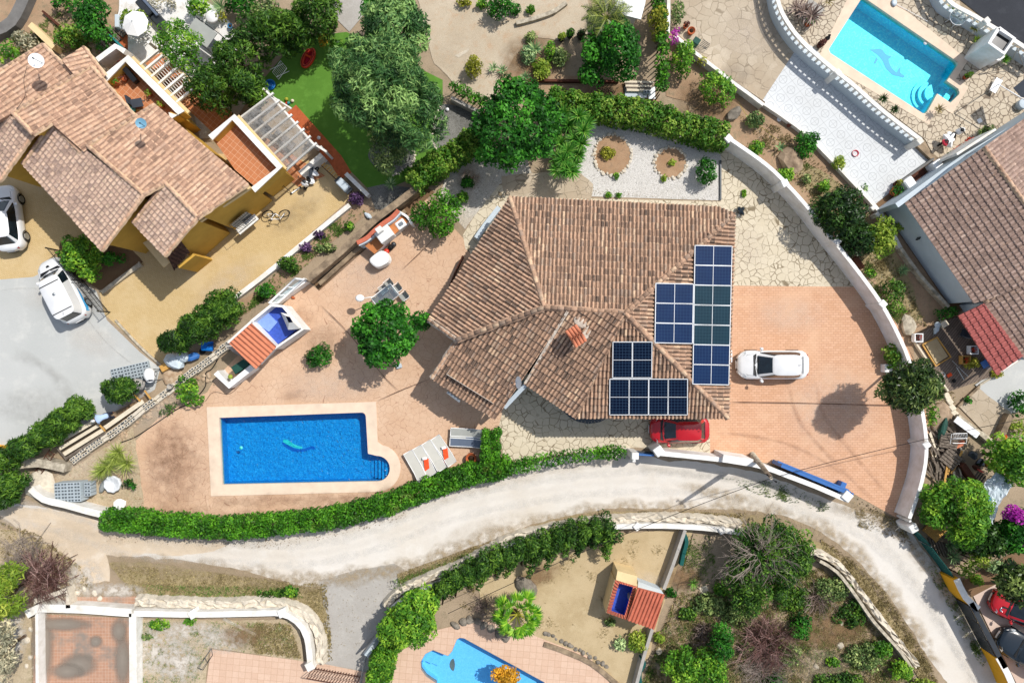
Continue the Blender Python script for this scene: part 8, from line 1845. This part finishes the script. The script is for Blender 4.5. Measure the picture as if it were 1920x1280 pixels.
m = MB(); m.add([W(852,104,.05),W(880,90,.05),W(878,96,.05),W(860,108,.05)],[(0,1,2,3)]); one('stone_line','short line of white stones in the beige gravel','stones',m,'stone_white')
m = MB(); m.bbox(W(1320,1105,.05),(.55,.45,.1),.05,.4); one('flat_rock','flat cream rock with a plank in the scrub','rock',m,'wood_pale'); board('pale plank lying in the scrub beside the flat rock',(1328,1112),(1342,1138),.12,.06); board('grey post lying in the weedy lot',(418,1160),(480,1190),.18,.1,'pale_stone',.1,name='post')
t = thing('bed_base','rusty grey metal frame leaning at the orange slab corner','frame',W(382,1235)); m = MB(); a = [W(396,1215,.1),W(372,1252,.9),W(380,1256,.9),W(398,1228,.1)]; [m.tube([a[i],a[(i+1) % 4]],.02,5) for i in range(4)]; m.tube([a[0].lerp(a[1],.5),a[3].lerp(a[2],.5)],.015,5); build('bars',m,'steel_dark',t)
# ------------------------------------------------------------------ right side: patio, deck, scrap yard
def box1(name,label,cat,u,v,z,size,rz,mat): m = MB(); p = W(u,v,z); m.bbox((p.x,p.y,z-size[2]/2),size,min(.03,size[2]*.3),R_(rz)); return one(name,label,cat,m,mat)
t = thing('covered_washer','white covered appliance beside the pale blue parapet, lower one','appliance',W(1708,345)); m = MB(); m.bbox((*W(1709,343,.9)[:2],.45),(.62,.75,.9),.07,R_(36)); build('cover',m,'white_cloth',t); m = MB(); m.box((*W(1700,346,.7)[:2],.4),(.12,.7,.7),R_(36)); build('dark_side',m,'black_metal',t)
box1('white_box','white lidded box behind the planters at the pale blue parapet','box',1761,309,.9,(.55,.6,.8),36,'white_plastic'); box1('step_slab','brown step slab beside the white covered appliance','slab',1726,330,.12,(.9,.75,.12),36,'wood_brown')
m = MB(); m.ribbon(wxy([(1686,343),(1752,297)],.5),.12,0,.5); one('kerb','dark kerb between tiled patio and the covered appliance','kerb',m,'dark_concrete')
for i,(u,v) in enumerate([(1638,390),(1647,402)]): box1('gate_pillar',['upper','lower'][i]+' small white pillar at the patio corner gate','pillar',u,v,.7,(.25,.25,.7),40,'white_render')
shrub('beach_toys','heap of teal and orange cloth on the patio kerb',1622,352,7,8,.3,'leaf_agave',40,.07,.06,6,.15,0,420,cat='cloth')
t = thing('drying_rack','folded green chair and dark rack by the paved yard wall','rack',W(1312,80)); m = MB(); m.bbox((*W(1306,77,.5)[:2],.35),(.42,.4,.5),.03,R_(-35)); build('chair_seat',m,'green_cover',t); m = MB()
for i in range(5): a = Vector((1312,84)).lerp(Vector((1318,74)),i/4); m.tube([W(a.x,a.y,.4),W(a.x+14,a.y+9,.3)],.018,5)
build('bars',m,'steel_dark',t)
# pool terrace
t = thing('glass_table','round glass garden table on the pool terrace','table',W(1783,42)); c = W(1783,42,0); m = MB(); m.lathe((c.x,c.y,.7),[(.5,0),(.5,.02),(0,.02)],28); build('top',m,'clear_glass',t); m = MB(); m.tube([Vector((c.x+.5*math.cos(a),c.y+.5*math.sin(a),.71)) for a in np.linspace(0,6.2832,29)],.018,5,caps=False); [m.tube([(c.x+.38*math.cos(a),c.y+.38*math.sin(a),0),(c.x+.3*math.cos(a),c.y+.3*math.sin(a),.7)],.018,5) for a in (0,1.57,3.14,4.71)]; build('frame',m,'white_plastic',t)
m = MB(); q = W(1852,108,.02); m.box((q.x,q.y,.03),(.7,.62,.03),R_(35)); one('door_mat','square dark green mat in front of the white cabin','mat',m,'green_carpet')
t = thing('pool_net','pool skimmer net with a long white pole on the flagstones','pool net',W(1705,20)); m = MB(); m.tube([W(1682,8,.1),W(1740,40,.1)],.015,5); build('pole',m,'white_plastic',t); m = MB(); m.lathe(W(1677,5,.1),[(.17,0),(.18,.02),(0,.02)],14,sy=1.4); build('net',m,'tarp_white',t)
t = thing('folding_chair','white folding chair with straps on the flagstones','chair',W(1868,160)); q = W(1868,160,.3); m = MB(); m.box(q,(.42,.9,.04),R_(-30)); build('seat',m,'white_plastic',t); m = MB(); [m.tube([q+Vector((x,-.4,-.3)),q+Vector((x,.4,.25))],.015,5) for x in (-.25,.25)]; build('frame',m,'white_plastic',t)
t = thing('pergola_pole','long white pole over the flagstones at the right edge','pole',W(1900,175)); m = MB(); m.tube([W(1873,158,2.2),W(1935,195,2.2)],.03,6); m.tube([W(1873,158,0),W(1873,158,2.2)],.03,6); build('pole',m,'white_plastic',t); m = MB(); m.add([W(1900,165,2.1),W(1925,145,2.1),W(1935,185,2.1),W(1915,182,2.1)],[(0,1,2,3)]); build('awning',m,'grey_fabric_dark',t)
t = thing('tripod','grey clothes line tripod by the street wall','clothes line',W(1905,110)); m = MB(); [m.tube([W(1908,90,1.9),W(u,v,0)],.022,5) for u,v in ((1893,126),(1922,130),(1916,92))]; build('legs',m,'grey_metal',t)
m = MB(); m.lathe(W(1912,198,0),[(.3,0),(.32,.4),(.28,.42),(0,.4)],18); one('round_stool','round glass blue stool at the right edge of the terrace','stool',m,'pale_blue_render')
box1('floor_tile','single white tile lying on the flagstones','tile',1838,226,.05,(.28,.28,.04),30,'white_plastic')
t = thing('palm_stump','heap of dead palm fronds behind the balustrade','palm',W(1500,25)); 
for i in range(3): leafmesh('dead_frond',[blades(W(1495+i*14,18+6*i,.5+.3*i),36,.9,.05,(0,50),.4,430+i)],'twig_brown',t)
rosette('spiky_plant','yellow brown spiky plant at the top edge by the pool',1553,2,14,'grass_dry',40,.03,.5,(0,70),.3,434)
box1('grey_slab','grey tilted slab beside the turquoise pool coping','slab',1522,22,.4,(1.1,1.3,.12),-35,'concrete')
m = MB(); m.rock(W(1552,72,.2),(.14,.16,.2),seed=51); m.rock(W(1556,66,.22),(.08,.09,.1),seed=52); one('pool_robot','small black object at the edge of the pool coping','pump',m,'black_rubber')
# white roof, top
m = MB(); m.prism(wxy([(1150,-40),(1215,-40),(1210,6),(1202,36),(1170,28),(1155,12)],2.4),2.3,2.4); m.prism(wxy([(1165,-10),(1200,-10),(1198,20),(1172,18)],2.0),0,2.3,top=False); one('white_gazebo','white flat roofed gazebo at the top edge above the citrus tree','gazebo',m,'white_cloth')
# scrap around the junk heap by the hedge
t = thing('junk_pile','pile of planks beside the ivy hedge, with white sheets below','planks',W(1196,158))
for i in range(5): m = MB(); m.ribbon(wxy([(1171+i,153+i*4),(1226-i*2,154+i*4)],.35),.14,.2,.35+.02*i); build('plank',m,'wood_grey' if i % 2 else 'wood_pale',t)
for i,(u,v,w_,h_) in enumerate([(1184,172,.8,.7),(1205,172,.55,.75),(1222,174,.45,.75)]): box1('sheet',['pale teal','white','narrow white'][i]+' board lying in the junk below the planks','board',u,v,.25,(w_,h_,.05),2,['pale_blue_render','white_plastic','white_plastic'][i])
place_block(0,0,.26,.05,'single grey hollow block on the white boards by the ivy hedge','blocks by the ivy hedge',W(1212,174,.3))
# wooden deck
t = thing('wooden_deck','grey wooden deck beside the red canopy','deck',W(1775,660)); m = MB(); m.prism(wxy([(1712,632),(1760,606),(1800,592),(1846,620),(1872,702),(1780,734)],.25),0,.25); build('boards',m,'deck_boards',t); m = MB(); m.ribbon(wxy([(1718,642),(1756,700),(1779,733)],.27),.1,0,.27); build('edge_beam',m,'wood_pale',t)
t = thing('soil_sieve','rectangular wooden frame filled with pale mesh on the deck','frame',W(1755,665)); m = MB(); m.prism(wxy([(1735,645),(1757,634),(1778,668),(1756,682)],.32),.27,.32); build('fill',m,'yard_sand',t); m = MB(); m.ribbon(wxy([(1731,646),(1758,632),(1784,669),(1756,686),(1731,646)],.36),.08,.27,.36); build('rim',m,'wood_new',t)
for i,(u,v) in enumerate([(1722,633),(1826,656),(1811,675)]):
    t = thing('square_planter',['white square planter of orange blooms at the deck corner','white square planter of orange blooms beside the red canopy','wooden square planter of orange blooms on the deck'][i],'planter',W(u,v)); q = W(u,v,.5); m = MB(); m.ribbon([(q.x+x*.24,q.y+y*.24) for x,y in ((-1,-1),(1,-1),(1,1),(-1,1))]+[(q.x-.24,q.y-.24)],.07,.26,.6); build('box',m,'white_plastic' if i < 2 else 'wood_new',t); leafmesh('blooms',[foliage([(q.x,q.y,.6,.17,.17,.08)],130,.05,.03,440+i)],'petal_red',t)
t = thing('folded_parasol','folded pale blue parasol lying on the deck','parasol',W(1757,615)); m = MB(); m.tube([W(1762,606,.4),W(1756,618,.4),W(1753,626,.35)],[.05,.17,.06],8); m.rock(W(1758,608,.45),(.2,.14,.1),seed=60); build('cloth',m,'pale_blue_render',t); m = MB(); m.tube([W(1765,600,.45),W(1750,630,.35)],.015,5); build('pole',m,'grey_metal',t)
box1('stool','square cream stool on the deck','stool',1773,607,.6,(.4,.36,.35),35,'wood_pale')
chair('dark chair with bright frame at the edge of the red canopy',1810,625,200,'grey_fabric_dark','grey_metal',None); chair('blue chair in the shade by the red canopy',1848,682,150,'blue_paint','blue_paint',None)
t = thing('clothes_rack','pair of white poles lying across the deck','poles',W(1797,695)); 
for a,b in (((1786,676),(1816,706)),((1794,688),(1808,712))): m = MB(); m.tube([W(*a,.5),W(*b,.5)],.02,5); build('pole',m,'grey_metal',t)
bucket('pale teal bucket beside the deck edge',1763,702,.15,.3,'pale_blue_render'); m = MB(); m.rock(W(1789,714,.3),(.14,.1,.08),seed=61); one('shoes','dark boots on the lower end of the deck','shoes',m,'black_rubber'); m = MB(); m.box(W(1781,703,.3),(.3,.2,.03),.5); one('red_cloth','small red cloth on the lower end of the deck','cloth',m,'orange_cloth')
# wall and scrap yard
for i,(a,b) in enumerate([((1798,762),(1838,724)),((1798,780),(1868,835)),((1898,778),(1872,832)),((1838,722),(1935,660))]): wall(['stone edging on the upper left side of the small patio','cream wall on the lower side of the small patio','old stone wall on the right side of the small patio','old grey kerb between small patio and grey path'][i],[a,b],[.2,.45,.6,.15][i],[.15,.25,.35,.12][i],['old_stone','pale_stone','old_stone','pale_stone'][i],sm=False)
box1('marble_slab','bright white slab leaning by the small patio wall','slab',1814,801,.6,(1.75,.42,.06),-37,'white_plastic'); box1('white_slab','second white slab at the lower patio wall corner','slab',1850,820,.4,(.9,.35,.06),-37,'pale_stone')
m = MB(); m.rock(W(1769,802,.3),(.75,.18,.22),seed=62); one('tarpaulin_roll','dark green rolled tarpaulin above the scrap wood','tarpaulin',m,'green_cover')
rr = np.random.default_rng(17)
for i in range(90):                                         # scattered scrap timber, every piece on its own
    u,v = rr.uniform(1742,1800),rr.uniform(808,905); a = rr.normal(55,26) if u > 1765 else rr.normal(75,18); L = rr.uniform(.5,1.7); z = .06+.25*rr.random(); m = MB(); q = W(u,v,z)
    m.box((q.x,q.y,z),(L,rr.uniform(.05,.13),.04),-R_(a),Matrix.Rotation(rr.normal()*.06,3,'Y')); one('scrap_timber','weathered grey stick in the scrap wood heap by the white wall','timber',m,'wood_grey' if rr.random() < .85 else 'wood_pale','scrap timber in the heap by the white wall')
for i,(a,b) in enumerate([((1778,868),(1772,905)),((1790,850),(1778,890)),((1800,862),(1784,888)),((1806,845),(1790,872))]): board(['first','second','third','fourth'][i]+' pale long plank fanned at the scrap heap edge, from the left',a,b,.12,.4,'wood_new',name='plank')
def pallet(label,u,v,ang,mat='wood_grey',z=.3,n=7):
    t = thing_at('pallet',label,'pallet',u,v,ang); 
    for i in range(n): m = MB(); m.box((0,(i-(n-1)/2)*1.0/n,z),(1.1,.8/n,.03)); build('slat',m,mat,t,local=True)
    for x in (-.5,0,.5): m = MB(); m.box((x,0,z-.07),(.09,1.0,.09)); build('bearer',m,mat,t,local=True)
pallet('grey pallet on the upper part of the scrap heap',1772,824,10,z=.45,n=6); pallet('brown grey pallet in the middle of the scrap heap',1775,858,40,z=.45,n=5); pallet('new looking yellow pallet at the lane netting',1748,992,42,'wood_new',.3,9); pallet('grey beam pallet between yellow pallet and tree',1766,986,50,'wood_grey',.2,5); pallet('dark pallet in the shade right of the yellow one',1790,998,48,'wood_grey',.15,6)
t = thing('chair_heap','tangled white metal garden chair on the scrap heap','chair',W(1798,822)); m = MB(); q = W(1798,822,.6)
for k in range(8): x = -.4+.1*k; m.tube([q+Vector((x,.3,.1)),q+Vector((x+.12,.0,.05))],.012,4)
for a,b in (((-.5,.32,.12),(.45,.34,.12)),((-.4,0,.04),(.5,.02,.04)),((-.5,.3,.1),(-.4,-.45,-.2)),((.45,.3,.1),(.6,-.4,-.2)),((-.3,-.3,-.1),(.5,-.3,-.1))): m.tube([q+Vector(a),q+Vector(b)],.02,5)
build('frame',m,'white_plastic',t)
for i in range(7): m = MB(); m.tube([W(1789+i*2.4,842-i*1.1,.3),W(1793+i*2.4,832-i*1.1,.35)],[.08,.09],7); one('roof_tile','orange roof tile in the small fan on the scrap heap','roof tile',m,'tile_orange','orange roof tiles on the scrap heap')
for i,(u,v,r_,mt,lb) in enumerate([(1826,852,.3,'steel_dark','black shiny sack heap between scrap and tree'),(1838,868,.3,'glass_tint','round dark basin in the shade of the tree'),(1851,869,.18,'bronze_bush','orange round lid in the shade of the tree'),(1830,876,.22,'wood_brown','brown box below the dark basin')]):
    m = MB(); m.rock(W(u,v,.35),(r_,r_*.85,r_*.6),seed=70+i,r=.5); one('scrap_item',lb,'scrap',m,mt)
t = thing('cabinet_wreck','broken brown cabinet lying beside the white tarpaulin','cabinet',W(1818,884)); m = MB(); m.box((*W(1815,885,.5)[:2],.35),(1.15,.35,.5),R_(-55)); build('body',m,'wood_brown',t)
for i in range(4): m = MB(); m.box((*W(1832+i*4,893+i*3,.5)[:2],.4),(.06,.8,.1),R_(-35)); build('shelf',m,'wood_grey',t)
for i in range(5): m = MB(); m.tube([W(1833+i*2,879+i*.6,.55),W(1838+i*2,884+i*.6,.55)],.02,5); one('copper_tube','orange red rod of the little grid beside the cabinet','rod',m,'red_plastic','orange rods beside the broken cabinet')
t = thing('tarpaulin_roof','crumpled white tarpaulin roof at the right edge of the scrap yard','tarpaulin',W(1862,930)); m = MB(); nx,ny = 16,12; rr = np.random.default_rng(4); A_,B_,C_,D_ = [W(*p,1.9) for p in ((1868,880),(1900,904),(1858,982),(1846,912))]; vs = []
for j in range(ny+1):
    for i in range(nx+1): p = A_.lerp(B_,i/nx).lerp(D_.lerp(C_,i/nx),j/ny); vs.append(p+Vector((0,0,rr.normal()*.05+.12*math.sin(i*.9+j*.5))))
m.add(vs,[(j*(nx+1)+i,(j+1)*(nx+1)+i,(j+1)*(nx+1)+i+1,j*(nx+1)+i+1) for j in range(ny) for i in range(nx)],.5); build('sheet',m,'tarp_white',t); m = MB()
for p in (A_,B_,C_,D_): m.tube([(p.x,p.y,0),(p.x,p.y,1.9)],.03,5)
build('posts',m,'steel_dark',t); m = MB(); m.box(W(1852,938,2.1),(.5,.28,.04),.6); build('blue_patch',m,'blue_paint',t)
for i in range(7): board(['first','second','third','fourth','fifth','sixth','seventh'][i]+' grey beam below the yellow pallet, counted from the lane',(1742+i*6,1008+i*2),(1754+i*6,1038+i*2),.09,.15,'wood_grey',.09,name='beam')
m = MB(); m.tube([W(1679,994,.1),W(1700,978,.5)],.03,5); one('bent_post','thin white post leaning at the weathered pillar','post',m,'wood_pale')
m = MB(); m.lathe(W(1768,967,0),[(.4,0),(.42,.5),(.38,.5),(0,.45)],18); one('red_drum','dark red drum half hidden under the fresh green tree','drum',m,'wood_brown')
for i,(u,v,mt) in enumerate([(1879,818,'orange_cloth'),(1877,827,'leaf_agave'),(1864,816,'concrete')]): m = MB(); m.lathe(W(u,v,0),[(.12,0),(.17,.25),(.14,.25),(.1,.05)],14); one('small_pot',['orange','green','white'][i]+' little round pot at the corner of the small patio','pot',m,mt)
box1('stepping_stone','dark metal crate on the slope below the lime tree','crate',1612,492,.3,(.85,.3,.25),-55,'wood_brown')
box1('planter_box','empty dark planter frame by the curved white wall top','planter',1412,287,.3,(.6,.3,.25),-35,'black_metal')
m = MB(); m.lathe(W(1461,224,0),[(.13,0),(.15,.05),(.1,.06),(0,.02)],14); one('white_ring','small white ring on the bare slope by the kerb wall','ring',m,'white_plastic')
m = MB(); m.rock(W(1480,234,.15),(.14,.14,.18),seed=80); one('dark_ball_plant','small dark red plant ball by the kerb wall','plant',m,'leaf_red')
box1('ac_unit','white wall box on the driveway side of the villa','box',1371,668,2.4,(.16,.7,.5),0,'white_plastic')
m = MB(); m.rock(W(690,404,.1),(.28,.16,.12),seed=81); one('toy_plane','pale teal plastic toy at the top of the old wall strip','toy',m,'pale_blue_render')
# curved glass screen walls at the bottom: small slab things
t = thing('rock_edging','dark rock edging round the top of the pale pool','rocks',W(900,1175)); 
for i,(u,v) in enumerate([(868,1166),(880,1162),(893,1164),(906,1172),(920,1178),(935,1186),(950,1195),(852,1172)]): m = MB(); m.rock(W(u,v,.08),(.3,.22,.14),seed=90+i); build('rock',m,'boulder_grey',t)
twigs('yellow_cloth','golden orange leaf litter covering the corner of the pale pool',945,1262,1,.1,'bronze_bush',1,1)
bpy.data.objects.remove([o for o in bpy.data.objects if o.name.startswith('yellow_cloth')][0])
tree('orange_tree','golden leaved tree leaning over the bottom right of the pale pool',950,1266,22,18,.4,1.4,'bronze_dark',70,.09,.05,22,.35,seed=450,base=(975,1300))
# pebbles and litter that nobody could count
def pebbles(label,poly,n,r,mat,seed):
    g = np.random.default_rng(seed); P = np.array(poly); x0,y0 = P.min(0); x1,y1 = P.max(0); V = []; F = []; c = 0
    while c < n:
        q = (g.uniform(x0,x1),g.uniform(y0,y1))
        if not inpoly(q,poly): continue
        c += 1; p = W(q[0],q[1],.05); s = r*g.uniform(.4,1.4); a = g.uniform(0,6); o = len(V)
        for k in range(5): t_ = a+k*1.257; V.append((p.x+s*math.cos(t_)*g.uniform(.7,1),p.y+s*math.sin(t_)*g.uniform(.7,1),.03))
        V.append((p.x,p.y,.05+s*.6)); F += [(o+k,o+(k+1) % 5,o+5) for k in range(5)]
    m = MB(); m.v = V; m.f = F; m.r = list(g.random(len(F))); m.sm = [False]*len(F); o = build('pebbles',m,mat,origin=(0,0,0)); o['kind'] = 'stuff'
pebbles('',[(1270,1110),(1540,1060),(1730,1300),(1200,1300)],700,.05,'pale_stone',1); pebbles('',[(95,900),(250,800),(268,952),(90,940)],500,.05,'rubble',2)
pebbles('',[(258,1165),(560,1165),(390,1212),(370,1300),(258,1300)],500,.05,'stone_white',3); pebbles('',[(0,980),(140,1060),(150,1105),(60,1280),(0,1280)],500,.06,'pale_stone',4)
pebbles('',[(745,1075),(960,1000),(1200,958),(1400,962),(1560,1040),(1740,1290),(1720,1290),(1540,1060),(1380,985),(1200,970),(960,1015),(760,1100)],900,.045,'pale_stone',5)
pebbles('',[(1380,215),(1560,330),(1740,610),(1690,620),(1500,350)],400,.04,'pale_stone',6); pebbles('',[(1060,345),(1350,380),(1350,372),(1110,366)],150,.03,'stone_white',7)
pebbles('',[(600,1095),(740,1060),(700,1250),(610,1240)],300,.03,'pale_stone',8); pebbles('',[(1600,930),(1690,975),(1720,1030),(1660,1000)],260,.04,'old_stone',9)
pebbles('',[(190,1005),(520,1012),(760,960),(760,975),(520,1030),(200,1015)],300,.035,'old_stone',10)
